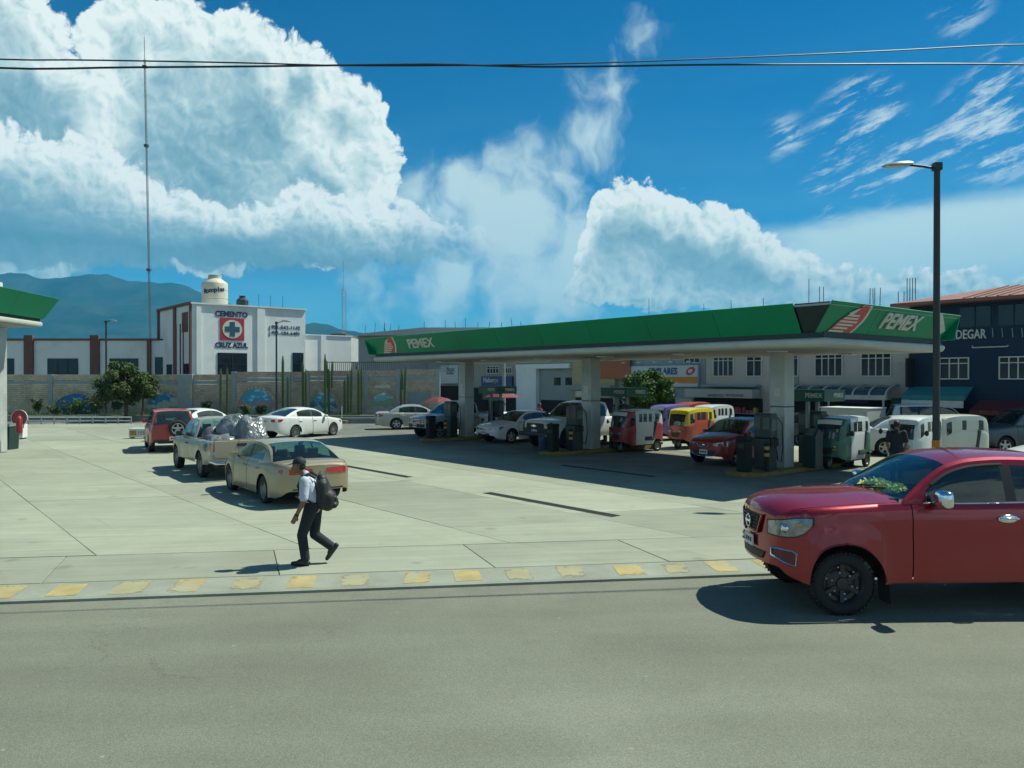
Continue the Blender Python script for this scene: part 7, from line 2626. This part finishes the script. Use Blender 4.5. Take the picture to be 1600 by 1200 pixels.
def hand(p, d, palm_n, side, curl=0.6):
    """palm and five separate curled fingers, as capsules; d = direction of the fingers"""
    d, pn = Vector(d).normalized(), Vector(palm_n).normalized()
    a = d.cross(pn).normalized() * side
    p = Vector(p)
    out = [((p, 0.026), (p + d * 0.05, 0.030)), ((p + a * 0.015, 0.022), (p + d * 0.075 + a * 0.02, 0.019)), ((p - a * 0.015, 0.022), (p + d * 0.075 - a * 0.02, 0.018))]
    for k, (off, ln) in enumerate(((0.030, 0.068), (0.010, 0.078), (-0.010, 0.074), (-0.029, 0.058))):
        b0 = p + d * 0.082 + a * off
        d1 = (d + pn * curl * 0.5).normalized()
        d2 = (d + pn * curl * 1.6).normalized()
        b1 = b0 + d1 * ln * 0.5
        b2 = b1 + d2 * ln * 0.5
        out += [((b0, 0.0095), (b1, 0.009)), ((b1, 0.009), (b2, 0.0075))]
    t0 = p + d * 0.025 + a * 0.030
    t1 = t0 + (d * 0.7 + a * 0.6 + pn * 0.5).normalized() * 0.04
    t2 = t1 + (d + pn * 0.4).normalized() * 0.032
    out += [((t0, 0.012), (t1, 0.011)), ((t1, 0.011), (t2, 0.009))]
    return out


def person(label, loc, rotz, J, top, bottom, voxel=0.011, cap=False, hands=True, name='person'):
    """J: joints in the person's frame, x = the way they face, y = their left, z up"""
    T = thing(name, label, 'person', loc, rotz)
    V_ = {k: Vector(v) for k, v in J.items()}
    hd = V_['head']
    fwd = Vector(J.get('look', (1, 0, 0))).normalized()
    body = [('e', hd, (0.098, 0.080, 0.118)), ('e', hd + fwd * 0.018 + Vector((0, 0, -0.055)), (0.075, 0.062, 0.075)),
            ((hd + fwd * 0.085 + Vector((0, 0, 0.0)), 0.012), (hd + fwd * 0.108 + Vector((0, 0, -0.035)), 0.017)),
            ((hd + fwd * 0.07 + Vector((0, 0.022, 0.022)), 0.014), (hd + fwd * 0.07 + Vector((0, -0.022, 0.022)), 0.014)),
            ((hd + fwd * 0.082 + Vector((0, 0.02, -0.068)), 0.012), (hd + fwd * 0.082 + Vector((0, -0.02, -0.068)), 0.012)),
            ('e', hd + fwd * 0.075 + Vector((0, 0, -0.105)), (0.026, 0.032, 0.022)),
            ('e', hd + Vector((-0.005, 0.082, -0.015)), (0.022, 0.012, 0.032)), ('e', hd + Vector((-0.005, -0.082, -0.015)), (0.022, 0.012, 0.032)),
            ((V_['neck'] + Vector((0, 0, -0.05)), 0.062), (hd + Vector((-0.02, 0, -0.07)), 0.054)),
            ((V_['chest'], 0.10), (V_['pelvis'] + Vector((0, 0, 0.08)), 0.10)), ((V_['pelvis'], 0.11), (V_['pelvis'] + Vector((0, 0, 0.06)), 0.10))]
    shirt = [((V_['chest'] + Vector((0, 0.09, 0.03)), 0.105), (V_['chest'] + Vector((0, -0.09, 0.03)), 0.105)), ((V_['chest'] + Vector((0, 0.07, 0)), 0.125), (V_['pelvis'] + Vector((0, 0.045, 0.12)), 0.125)),
             ((V_['chest'] + Vector((0, -0.07, 0)), 0.125), (V_['pelvis'] + Vector((0, -0.045, 0.12)), 0.125)), ((V_['neck'] + Vector((0, 0, -0.09)), 0.085), (V_['chest'], 0.13)),
             ((V_['pelvis'] + Vector((0.01, 0, 0.13)), 0.145), (V_['pelvis'] + Vector((0.0, 0, 0.03)), 0.148)), ((V_['neck'] + Vector((-0.01, 0, -0.05)), 0.068), (V_['neck'] + Vector((0, 0, -0.02)), 0.066))]
    shirt += [((V_['chest'] + Vector((0, 0, -0.02)), 0.125), (V_['pelvis'] + Vector((0, 0, 0.12)), 0.13))]
    pants = [((V_['pelvis'] + Vector((0, 0.05, 0.03)), 0.128), (V_['pelvis'] + Vector((0, -0.05, 0.03)), 0.128))]
    shoes = []
    for s, sg in (('l', 1), ('r', -1)):
        sh, el, wr = V_['sh_' + s], V_['el_' + s], V_['wr_' + s]
        body += [((sh, 0.056), (el, 0.043)), ((el, 0.044), (wr, 0.029))]
        hdir = (wr - el).normalized()
        pn = Vector((0, -sg, 0)) if abs(hdir.y) < 0.8 else Vector((1, 0, 0))
        if hands:
            body += hand(wr, hdir, (pn + Vector((0.35, 0, 0))).normalized(), sg if pn.y else 1)
        else:
            body += [((wr, 0.03), (wr + hdir * 0.1, 0.035))]
        shirt += [((sh, 0.078), (sh + (el - sh) * 0.85, 0.070)), ((V_['chest'] + Vector((0, sg * 0.1, 0.06)), 0.09), (sh, 0.075))]
        hp, kn, an = V_['hip_' + s], V_['kn_' + s], V_['an_' + s]
        body += [((hp, 0.085), (kn, 0.056)), ((kn, 0.055), (an, 0.038))]
        pants += [((hp, 0.108), (kn, 0.080)), ((kn, 0.080), (an + (kn - an) * 0.08, 0.072)), ((V_['pelvis'] + Vector((0, sg * 0.04, 0)), 0.12), (hp, 0.105))]
        ft = Vector(J['ft_' + s])
        body += [((an, 0.04), (an + (ft - an) * 0.8, 0.033))]
        heel = an + Vector((-0.035, 0, -0.045)) if abs(ft.z - an.z) < 0.12 else an - (ft - an).normalized() * 0.03 + Vector((-0.05, 0, 0.0))
        shoes.append([((heel, 0.042), (ft, 0.038)), ((an + Vector((0, 0, -0.01)), 0.047), (an + (ft - an) * 0.55 , 0.046)), ((ft, 0.038), (ft + (ft - heel).normalized() * 0.035, 0.032))])
    fuse(body, voxel * 0.62 if hands else voxel, 'body', SKIN, T, 3)
    fuse(shirt, voxel, 'shirt', top, T, 5)
    fuse(pants, voxel, 'trousers', bottom, T, 4)
    for sh_ in shoes:
        fuse(sh_, 0.009, 'shoe', SHOE, T, 3)
    if not cap:
        fuse([('e', hd + Vector((-0.018, 0, 0.022)), (0.098, 0.088, 0.108))] , voxel * 0.8, 'hair', HAIR, T, 2)
    else:
        c = MB()
        rows = []
        for i in range(7):
            t = math.pi / 2 * i / 6
            rows.append([hd + Vector((-0.008, 0, 0.025)) + Vector((0.108 * math.cos(t) * math.cos(a), 0.092 * math.cos(t) * math.sin(a), 0.105 * math.sin(t))) for a in [2 * math.pi * k / 20 for k in range(21)]])
        c.grid(rows)
        cp = c.build('cap', CAPM, T, smooth=60)
        b = MB()
        b.grid([[hd + Vector((0.07 + r_ * math.cos(a) * 0.11, 0.078 * math.sin(a), 0.035 - r_ * 0.02 * math.cos(a) - z_)) for a in np.linspace(-1.5, 1.5, 9)] for r_, z_ in ((0.2, 0), (1.0, 0.008), (1.0, 0.014), (0.2, 0.008))])
        b.build('peak', CAPM, cp, smooth=50)
        fuse([('e', hd + Vector((-0.03, 0, -0.02)), (0.078, 0.082, 0.07))], 0.009, 'hair', HAIR, T, 2)
    for sg in (1, -1):
        MB().ell(hd + fwd * 0.082 + Vector((0, 0.03 * sg, 0.008)), (0.008, 0.011, 0.008), 8, 6).build('eye', HAIR, T, smooth=60)
    return T


def standing(h=1.0, arm=0.0, lean=0.0, legs=0.06):
    return dict(head=(0.03 + lean, 0, 1.58), neck=(0 + lean * 0.8, 0, 1.44), chest=(lean * 0.6, 0, 1.25), pelvis=(0, 0, 0.92),
                sh_l=(lean * 0.6, 0.19, 1.36), el_l=(-0.02 + arm * 0.1, 0.25, 1.09), wr_l=(0.08 + arm * 0.3, 0.22, 0.86 + arm * 0.2),
                sh_r=(lean * 0.6, -0.19, 1.36), el_r=(-0.02 + arm * 0.12, -0.25, 1.09), wr_r=(0.08 + arm * 0.34, -0.2, 0.87 + arm * 0.26),
                hip_l=(0, 0.09, 0.88), kn_l=(0.03 + legs, 0.10, 0.48), an_l=(legs, 0.11, 0.09), ft_l=(legs + 0.16, 0.13, 0.045),
                hip_r=(0, -0.09, 0.88), kn_r=(0.03 - legs, -0.10, 0.48), an_r=(-legs, -0.11, 0.09), ft_r=(-legs + 0.16, -0.13, 0.045))


# the walking man: left leg planted, right leg trailing off its toe, head bent a little
wp_ = G(482, 882)
walk = dict(head=(0.15, 0, 1.555), neck=(0.05, 0, 1.425), chest=(0.0, 0, 1.22), pelvis=(-0.06, 0, 0.90), look=(0.95, 0.1, -0.18),
            sh_l=(0.03, 0.19, 1.325), el_l=(0.03, 0.245, 1.03), wr_l=(0.145, 0.225, 0.80),
            sh_r=(-0.02, -0.19, 1.335), el_r=(-0.12, -0.24, 1.06), wr_r=(-0.02, -0.23, 0.84),
            hip_l=(-0.04, 0.09, 0.86), kn_l=(0.085, 0.095, 0.475), an_l=(0.03, 0.10, 0.085), ft_l=(0.19, 0.115, 0.043),
            hip_r=(-0.09, -0.09, 0.86), kn_r=(-0.075, -0.09, 0.45), an_r=(-0.35, -0.09, 0.245), ft_r=(-0.285, -0.10, 0.09))
man = person('person in a pale shirt and cap walking past with a black backpack', (wp_.x, wp_.y, 0.0), math.pi + R(4), walk, SHIRT, TROUS, 0.010, cap=True)
# belt, wrist band, collar
MB().lathe([(0.148, 0.93), (0.152, 0.945), (0.15, 0.965), (0.14, 0.97)], 24, (-0.055, 0, 0.0), 'z').build('belt', SHOE, man, smooth=50)
MB().tube([Vector(walk['wr_l']) + (Vector(walk['el_l']) - Vector(walk['wr_l'])).normalized() * k for k in (0.0, 0.03)], 0.034, 10).build('wrist_band', HAIR, man, smooth=40)

pk = thing('backpack', 'bulging black backpack on the back of the walking person', 'backpack', (wp_.x, wp_.y, 0.0), math.pi + R(4))
body = [((Vector((-0.215, 0.06, 1.24)), 0.10), (Vector((-0.235, 0.06, 0.98)), 0.125)), ((Vector((-0.215, -0.06, 1.24)), 0.10), (Vector((-0.235, -0.06, 0.98)), 0.125)),
        ((Vector((-0.31, 0.05, 1.05)), 0.115), (Vector((-0.30, 0.05, 0.95)), 0.115)), ((Vector((-0.31, -0.05, 1.05)), 0.115), (Vector((-0.30, -0.05, 0.95)), 0.115)), ((Vector((-0.20, 0.0, 1.32)), 0.09), (Vector((-0.25, 0, 1.1)), 0.14))]
fuse(body, 0.012, 'pack_body', PACK, pk, 4)
fuse([((Vector((-0.40, 0.05, 1.04)), 0.05), (Vector((-0.40, -0.05, 0.94)), 0.06)), ((Vector((-0.40, 0.05, 0.93)), 0.055), (Vector((-0.40, -0.05, 0.98)), 0.055))], 0.011, 'front_pocket', PACK, pk, 4)
for sg in (1, -1):
    MB().tube([(-0.13, sg * 0.10, 1.36), (-0.02, sg * 0.125, 1.425), (0.08, sg * 0.13, 1.36), (0.135, sg * 0.135, 1.24), (0.11, sg * 0.155, 1.12), (-0.02, sg * 0.175, 1.02), (-0.18, sg * 0.15, 0.93)], [0.022, 0.026, 0.028, 0.026, 0.02, 0.014, 0.014], 8).build('strap', PACK, pk, smooth=60)
MB().tube([(-0.16, -0.04, 1.40), (-0.18, 0, 1.45), (-0.16, 0.04, 1.40)], 0.012, 6).build('grab_handle', PACK, pk, smooth=60)
rows = [[(-0.37 - 0.02 * math.sin(t), 0.115 * math.cos(t), 0.99 + 0.12 * math.sin(t))] for t in np.linspace(0.1, 3.04, 12)]
MB().tube([r_[0] for r_ in rows], 0.006, 5).build('zip', GALV, pk)

# others
d_ = Vector((11.05, 22.6, 0))
person('person in dark clothes seen from behind beside the green mototaxi', d_, R(60), standing(legs=0.04), DKSH, TROUS, 0.016, hands=True)
person('attendant in a red shirt between the farthest and the middle column', AB(29.3, 25.6), R(200), standing(arm=0.6), REDSH, TROUS, 0.018, hands=False)
person('attendant in a red shirt behind the nearest pump', AB(13.1, 25.0), R(150), standing(arm=0.3), REDSH, TROUS, 0.018, hands=False)
person('person in a light blue top standing behind the big white pickup', AB(26.2, 26.2), R(220), standing(arm=0.5), BLUSH, TROUS, 0.018, hands=False)
person('person in a greyish top beside the person in light blue', AB(25.6, 26.4), R(190), standing(arm=0.2), GREYSH, TROUS, 0.018, hands=False)
person('shopper in a red shirt by the packets behind the dark red hatchback', AB(19.2, 34.5, -0.55), R(40), standing(arm=0.1), REDSH, TROUS, 0.018, hands=False)

# ================================================================== LAMP POSTS, CABLES
def lamp_post(label, base, H, r, arm_dir, arm, pitch, mt=DARKPOLE, band=None, lw=0.6):
    t_ = thing('street_lamp', label, 'street lamp', base, 0, 'street lamps')
    MB().tube([(0, 0, 0), (0, 0, H)], [r, r * 0.85], 12).build('pole', mt, t_, smooth=40)
    MB().tube([(0, 0, 0), (0, 0, 0.03)], r * 2.2, 12).build('base_plate', mt, t_)
    d = Vector((*arm_dir, 0)).normalized()
    top = Vector((0, 0, H - 0.12))
    MB().box(-r * 1.05, r * 1.05, -r * 1.05, r * 1.05, H - 0.16, H + 0.02).build('cap', mt, t_)
    e = top + d * arm + Vector((0, 0, pitch))
    MB().tube([top, top + d * arm * 0.5 + Vector((0, 0, pitch * 0.62)), e], r * 0.38, 8).build('arm', mt, t_, smooth=50)
    s = Vector((-d.y, d.x, 0))
    rows = []
    for i in range(9):
        f = i / 8
        w = lw * 0.20 * (math.sin(math.pi * min(1, f * 0.86 + 0.14)) ** 0.6 + 0.05)
        h = 0.07 * lw / 0.6 * (math.sin(math.pi * min(1, f * 0.8 + 0.18)) ** 0.7 + 0.15)
        c = e + d * (f * lw - 0.04) + Vector((0, 0, 0.02 - 0.05 * f))
        rows.append([c + s * (w * math.cos(a)) + Vector((0, 0, (h if math.sin(a) > 0 else h * 0.35) * math.sin(a))) for a in [2 * math.pi * k / 12 for k in range(13)]])
    hd = MB().grid(rows).build('lamp_head', GALV, t_, smooth=50)
    MB().obox(e + d * (lw * 0.55) + Vector((0, 0, -0.035)), d * lw * 0.28, s * lw * 0.13, (0, 0, 0.012)).build('lens', LAMPW, hd)
    if band:
        MB().tube([(0, 0, band[0]), (0, 0, band[1])], r * 1.12, 12).build('painted_band', mat('orange_band_paint', (0.5, 0.16, 0.01), 0.6, 0.1, 4), t_, smooth=40)
    return t_


p = PT(1463, 592, 19.0)
lamp_post('tall dark street lamp post beyond the red pickup', (p.x, p.y, 0.0), 8.08, 0.084, (-1, 0.1), 0.62, 0.11, band=(0.8, 1.42), lw=0.70)
p = G(432, 640, 0.36) if False else Vector(((432 - 800) / FOC * 55.6, 55.6, 0.32))
lamp_post('slim dark street lamp before the pale brick wall', p, 6.6, 0.07, (0.9, -0.2), 0.5, 0.15, lw=0.7)
p = Vector(((166 - 800) / FOC * 55.9, 55.9, 0.32))
lamp_post('small street lamp behind the bushy tree', p, 6.7, 0.07, (0.9, -0.2), 0.35, 0.12, lw=0.6)
p = AB(fa(1260), 35.0)
pl_ = thing('sign_pole', 'slim blue pole standing in front of the cream shops', 'pole', (p.x, p.y, -0.6), 0)
MB().tube([(0, 0, 0), (0, 0, 4.3)], 0.07, 8).build('pole', mat('blue_pole', (0.02, 0.05, 0.14), 0.5, 0.1, 3), pl_, smooth=40)
MB().tube([(0, 0, 4.3), (0, 0, 5.2)], 0.025, 6).build('tip', GALV, pl_)
p = AB(fa(837), 35.0)
pl_ = thing('utility_pole', 'concrete utility pole seen under the canopy behind the white sedan', 'pole', (p.x, p.y, -0.6), 0)
MB().tube([(0, 0, 0), (0, 0, 7.0)], [0.14, 0.09], 10).build('shaft', CONC, pl_, smooth=40)
MB().box(-0.5, 0.5, -0.05, 0.05, 6.4, 6.5).build('cross_arm', GALV, pl_)

CABM = mat('cable_sheath', (0.02, 0.022, 0.026), 0.45, 0.2, 3)


def cable(label, pts, r=0.019):
    P = []
    for (x, y) in pts:
        k = (x - 800) / FOC
        q0 = mid + ROADN * 0.9                       # the line hangs over the kerb
        Y = (q0.y - q0.x * ROADX.y / ROADX.x) / (1 - k * ROADX.y / ROADX.x)
        P.append(Vector((k * Y, Y, CAM_H + (592 - y) / FOC * Y)))
    # carry on beyond the picture on both sides
    a, b = P[0] - ROADX * 22, P[-1] + ROADX * 22
    a.z, b.z = P[0].z + 1.3, P[-1].z + 1.0
    P = [a, P[0] - ROADX * 10 + Vector((0, 0, 0.32))] + P + [P[-1] + ROADX * 10 + Vector((0, 0, 0.45)), b]
    us_ = [(q - P[0]).xy.length for q in P]
    zf = curve([(u, q.z) for u, q in zip(us_, P)])
    hd_ = Vector((P[-1].x - P[0].x, P[-1].y - P[0].y, 0)).normalized()
    fine = [Vector((P[0].x + hd_.x * u, P[0].y + hd_.y * u, zf(u))) for u in np.linspace(0, us_[-1], 130)]
    o = MB().tube(fine, r, 6).build('overhead_cable', CABM, smooth=50)
    tag(o, label, 'cable', 'overhead cables')


cable('overhead cable that climbs towards the edge above the road lamp', [(0, 94), (120, 95), (250, 97), (400, 100), (520, 103.5), (660, 104), (800, 102.5), (950, 99), (1100, 93.5), (1250, 87), (1400, 80), (1600, 71)], 0.011)
cable('thicker overhead cable that stays level across the sky', [(0, 107.5), (200, 106.5), (400, 105), (560, 103), (700, 102), (820, 105.5), (940, 105), (1060, 103), (1200, 102), (1350, 101.5), (1480, 101), (1600, 102)], 0.015)

# ================================================================== PLANTS
def tree(label, base, H, spread, crown_c, crown_r, nclump, nleaf, size, lm, seed, trunk_r=0.12, name='tree', trunk_h=None):
    rg = random.Random(seed)
    t_ = thing(name, label, 'tree', base, 0)
    th = trunk_h or H * 0.4
    tr = MB()
    tr.tube([(0, 0, 0), (0.05, 0.02, th * 0.5), (0.02, 0.05, th)], [trunk_r * 1.25, trunk_r, trunk_r * 0.8], 9)
    tips = []
    for k in range(nclump):
        while True:
            q = Vector((rg.uniform(-1, 1), rg.uniform(-1, 1), rg.uniform(-1, 1)))
            if q.length < 1:
                break
        q = q * (0.55 + 0.45 * rg.random())
        c = Vector(crown_c) + Vector((q.x * crown_r[0], q.y * crown_r[1], q.z * crown_r[2]))
        tips.append(c)
    trunk = tr.build('trunk', BARK, t_, smooth=60)
    for k, c in enumerate(tips):
        if k % 3 == 0:
            s = Vector((0.02, 0.05, th * rg.uniform(0.6, 1.0)))
            m_ = (s + c) * 0.5 + Vector((0, 0, 0.12))
            MB().tube([s, m_, c], [trunk_r * 0.5, trunk_r * 0.3, trunk_r * 0.12], 6).build('limb', BARK, trunk, smooth=60)
    cr = MB()
    for c in tips:
        leaves(cr, rg, c, rg.uniform(0.32, 0.62) * spread, nleaf, size, 0.85)
    cr.build('crown', lm, t_)
    return t_


tree('bushy olive green tree standing before the brick wall', (X_at(196, 53.8), 53.8, 0.0), 4.6, 1.0, (0, 0, 2.55), (2.2, 1.8, 1.62), 56, 200, 0.15, LEAF1, 4, 0.13, trunk_h=1.6)
tree('young thin tree at the edge of the bushy one', (X_at(222, 54.4), 54.4, 0.3), 3.0, 0.8, (0.3, 0, 2.1), (0.9, 0.8, 0.9), 14, 110, 0.13, LEAF1, 14, 0.06, trunk_h=1.5)
pr = AB(29.2, 32.4)
kx = (1012 - 800) / FOC
pr = Vector((kx * 42.5, 42.5, -0.4))
tree('round dark green tree with pale blossoms below the pharmacy sign', pr, 4.0, 0.9, (0, 0, 2.75), (1.45, 1.35, 1.10), 46, 170, 0.14, LEAF2, 8, 0.10, trunk_h=1.7)
bl = MB()
rgb = random.Random(2)
for i in range(26):
    q = Vector((rgb.gauss(0, 1), rgb.gauss(-0.6, 1), rgb.gauss(0.3, 1))).normalized()
    c = Vector((q.x * 1.65, q.y * 1.6, 2.75 + q.z * 1.3))
    for k in range(5):
        a = 2 * math.pi * k / 5
        bl.add([c, c + Vector((0.06 * math.cos(a), -0.02, 0.06 * math.sin(a))), c + Vector((0.06 * math.cos(a + 1), -0.02, 0.06 * math.sin(a + 1)))], [(0, 1, 2)])
o = bl.build('blossom', LOGOWHITE, bpy.data.objects['tree.002'])
o['kind'] = 'stuff'


def shrub(label, base, h, w, n, lm, seed, size=0.1):
    rg = random.Random(seed)
    t_ = thing('shrub', label, 'shrub', base, 0, 'shrubs in the planting bed')
    st = MB()
    lv = MB()
    for k in range(n):
        a = rg.uniform(0, 6.28)
        e = Vector((math.cos(a) * w * rg.uniform(0.2, 1), math.sin(a) * w * 0.7 * rg.uniform(0.2, 1), h * rg.uniform(0.55, 1)))
        st.tube([(0, 0, 0), e * 0.5 + Vector((0, 0, 0.1)), e], [0.02, 0.014, 0.006], 4)
        leaves(lv, rg, e * 0.9, 0.22 * max(0.7, w), 46, size)
        leaves(lv, rg, e * 0.6, 0.2 * max(0.7, w), 26, size)
    st.build('stem', BARK, t_)
    lv.build('foliage', lm, t_)


for i, (px, h, w, lab) in enumerate(((60, 1.2, 0.55, 'sparse flowering shrub by the red round sign'), (118, 1.15, 1.0, 'dark shrub in front of the blue arch mural'), (150, 1.5, 0.9, 'shrub at the foot of the bushy tree'),
                                     (322, 0.95, 0.4, 'small shrub between the grey post and the cacti'), (385, 0.7, 0.4, 'low shrub before the third painted arch'), (408, 0.65, 0.45, 'low leafy shrub before the third painted arch centre'),
                                     (85, 0.6, 0.6, 'low bright shrub beside the first wall post'))):
    shrub(lab, (X_at(px, 56.2), 56.2, 0.32), h, w, 11, LEAF3 if i != 1 else LEAF2, 20 + i)

CACT = mat('cactus_skin', (0.10, 0.15, 0.05), 0.7, 0.2, 3)


def cactus(label, px, stems, Y=56.6):
    t_ = thing('organ_pipe_cactus', label, 'cactus', (X_at(px, Y), Y, 0.32), 0, 'tall cacti along the brick wall')
    for (dx, h, r, lean, z0) in stems:
        r *= 0.66
        rows = []
        nz = 9
        for i in range(nz + 1):
            f = i / nz
            rr_ = r * (0.85 + 0.15 * math.sin(3.1 * f)) * (1 if f < 0.93 else math.sqrt(max(0.02, 1 - ((f - 0.93) / 0.075) ** 2)))
            rows.append([(dx + lean * f * f + rr_ * (1 + 0.22 * math.cos(8 * a)) * math.cos(a), rr_ * (1 + 0.22 * math.cos(8 * a)) * math.sin(a), z0 + (h - z0) * f) for a in [2 * math.pi * k / 32 for k in range(33)]])
        MB().grid(rows).build('stem', CACT, t_, smooth=35)


cactus('pair of tall cactus stems right of the grey double post', 349, [(-0.2, 3.35, 0.12, 0.02, 0), (0.28, 3.4, 0.11, 0, 0)])
cactus('single very tall cactus right of the slim lamp', 442, [(0, 4.25, 0.13, 0, 0), (0.36, 2.75, 0.11, 0, 0)])
cactus('two stemmed cactus left of the fourth painted arch', 475, [(-0.08, 3.9, 0.12, 0, 0), (0.14, 3.3, 0.10, 0, 0)])
cactus('tall cactus crossing the fourth painted arch', 508, [(0, 4.35, 0.12, 0, 0)], 56.4)
cactus('forked cactus beside the cactus of the fourth arch', 514, [(0, 3.3, 0.11, -0.02, 0), (0.2, 3.85, 0.10, 0.05, 1.9), (-0.12, 3.9, 0.10, -0.05, 1.9)], 56.9)
cactus('three stemmed cactus between the last two arches', 543, [(-0.22, 2.55, 0.11, 0, 0), (0.02, 3.0, 0.10, 0, 0), (0.25, 3.5, 0.11, 0.05, 0)])
cactus('straight cactus pair left of the white plaque', 561, [(-0.05, 3.25, 0.11, 0, 0), (0.17, 3.5, 0.10, 0, 0)])
cactus('forked cactus right of the last painted arch', 629, [(-0.12, 2.6, 0.11, 0, 0), (0.14, 3.5, 0.10, 0.08, 0), (-0.0, 3.3, 0.09, -0.1, 1.8)])

# ================================================================== SMALL THINGS AT THE LEFT EDGE
p = G(9, 702)
bn = thing('waste_bin', 'dark green waste bin at the left edge by the canopy column', 'bin', p, R(-5))
MB().prism([(-0.34, 0), (0.34, 0), (0.38, 0.95), (-0.38, 0.95)], lambda u, v, d: Vector((u, d, v)), -0.3, 0.3).build('body', mat('dark_green_bin', (0.012, 0.035, 0.035), 0.5, 0.15, 3), bn, bevel=0.03)
MB().prism([(-0.40, 0.955), (0.40, 0.955), (0.40, 1.08), (0.0, 0.97), (-0.40, 1.08)], lambda u, v, d: Vector((u, d, v)), -0.32, 0.32).build('rim', GALV, bn)
p = G(31, 686)
rs = thing('round_sign', 'red round sign plate on a stand at the left edge', 'sign', p, 0)
MB().tube([(0, 0, 0), (0, 0, 0.75)], 0.03, 8).build('post', GALV, rs)
MB().lathe([(0, -0.02), (0.36, -0.02), (0.38, 0), (0.36, 0.02), (0, 0.02)], 24, (0, -0.05, 1.02), 'y').build('disc', mat('red_sign_plate', (0.30, 0.03, 0.035), 0.5, 0.12, 3), rs)
MB().lathe([(0.375, -0.022), (0.40, -0.02), (0.40, 0.02), (0.375, 0.022)], 24, (0, -0.05, 1.02), 'y', True).build('border', LOGOWHITE, rs)
p = G(14, 680)
fe = thing('fire_extinguisher', 'red fire extinguisher hung on the left column', 'extinguisher', Vector((C2.x, C2.y, 0)) + Vector((math.cos(h2), math.sin(h2), 0)) * 0.7 + Vector((-math.sin(h2), math.cos(h2), 0)) * -1.2 + Vector((0, 0, 0.75)), 0)
MB().lathe([(0, 0), (0.11, 0), (0.12, 0.03), (0.12, 0.55), (0.07, 0.66), (0.04, 0.68), (0.04, 0.74), (0, 0.74)], 14).build('cylinder_body', mat('red_sign_plate', (0.30, 0.03, 0.035)), fe, smooth=40)
MB().tube([(0.04, 0, 0.7), (0.16, 0, 0.6), (0.17, 0, 0.2)], 0.015, 6).build('hose', HOSEM, fe)


def sign_box(label, px, py, w, h, rot, mt2):
    p = G(px, py)
    t_ = thing('sandwich_board', label, 'sign', p, rot, 'sandwich boards on the yard')
    MB().box(-w / 2, w / 2, -0.22, 0.22, 0.06, h).build('board', WHITEP, t_, bevel=0.02)
    MB().box(-w / 2 + 0.06, -0.02, -0.232, -0.222, 0.16, h - 0.1).build('picture_panel', mt2, t_)
    for k in range(3):
        MB().box(0.05 + k * 0.12, 0.12 + k * 0.12, -0.232, -0.222, 0.18, h - 0.12).build('print_bar', GREYW, t_)
    for x in (-w / 2 + 0.08, w / 2 - 0.08):
        MB().tube([(x, -0.15, 0.06), (x, 0.15, 0.06)], 0.06, 8).build('wheel', BLACKP, t_)
    MB().tube([(-w / 2 + 0.1, 0, h), (-w / 2 + 0.1, 0, h + 0.18), (w / 2 - 0.1, 0, h + 0.18), (w / 2 - 0.1, 0, h)], 0.02, 6).build('handle', WHITEP, t_)


sign_box('white wheeled board with grey print beside the red round sign', 27, 686, 0.72, 0.72, 0.05, GREYW)
sign_box('white wheeled board with an orange picture left of the red car', 217, 685, 0.80, 0.50, 0.0, mat('orange_picture', (0.40, 0.20, 0.04), 0.6, 0.2, 6))
# white pipe barrier along the planting bed
bar = thing('pipe_barrier', 'low white and grey pipe barrier along the planting bed', 'barrier', (0, 0, 0))
yb = 50.4
xa, xb = X_at(44, yb), X_at(205, yb)
for z in (0.22, 0.45):
    MB().tube([(xa, yb, z), (xb, yb, z)], 0.035, 6).build('rail', WHITEP, bar, smooth=40)
for k in range(9):
    x = xa + (xb - xa) * k / 8
    MB().tube([(x, yb, 0), (x, yb, 0.5)], 0.04, 6).build('post', GALV, bar, smooth=40)
# little round drain island with a thin post
p = G(534, 661)
ri = thing('marker_post', 'thin marker post on a low round kerb right of the white sedan', 'post', p, 0)
MB().lathe([(0, 0), (0.55, 0), (0.55, 0.16), (0.45, 0.2), (0, 0.2)], 18).build('kerb_ring', mat('dark_kerb_ring', (0.14, 0.11, 0.07), 0.9, 0.2, 3), ri)
MB().tube([(0, 0, 0.2), (0, 0, 1.1)], 0.03, 6).build('post', LOGOWHITE, ri)
# raised grey kerb stretch behind the white sedan
MB().box(X_at(398, 51.6), X_at(700, 51.6), 51.5, 51.9, -0.06, 0.34).build('lane_kerb', BEDK)
struct(bpy.data.objects['lane_kerb'])

# ------------------------------------------------------------------ lettering becomes plain mesh
bpy.context.view_layer.update()
_dg = bpy.context.evaluated_depsgraph_get()
for o in [q for q in COL.objects if q.type == 'FONT']:
    me = bpy.data.meshes.new_from_object(o.evaluated_get(_dg))
    n_ = o.name
    o.name = 'old'
    q = bpy.data.objects.new(n_, me)
    COL.objects.link(q)
    q.parent = o.parent
    q.matrix_parent_inverse = o.matrix_parent_inverse.copy()
    q.matrix_basis = o.matrix_basis.copy()
    bpy.data.objects.remove(o)
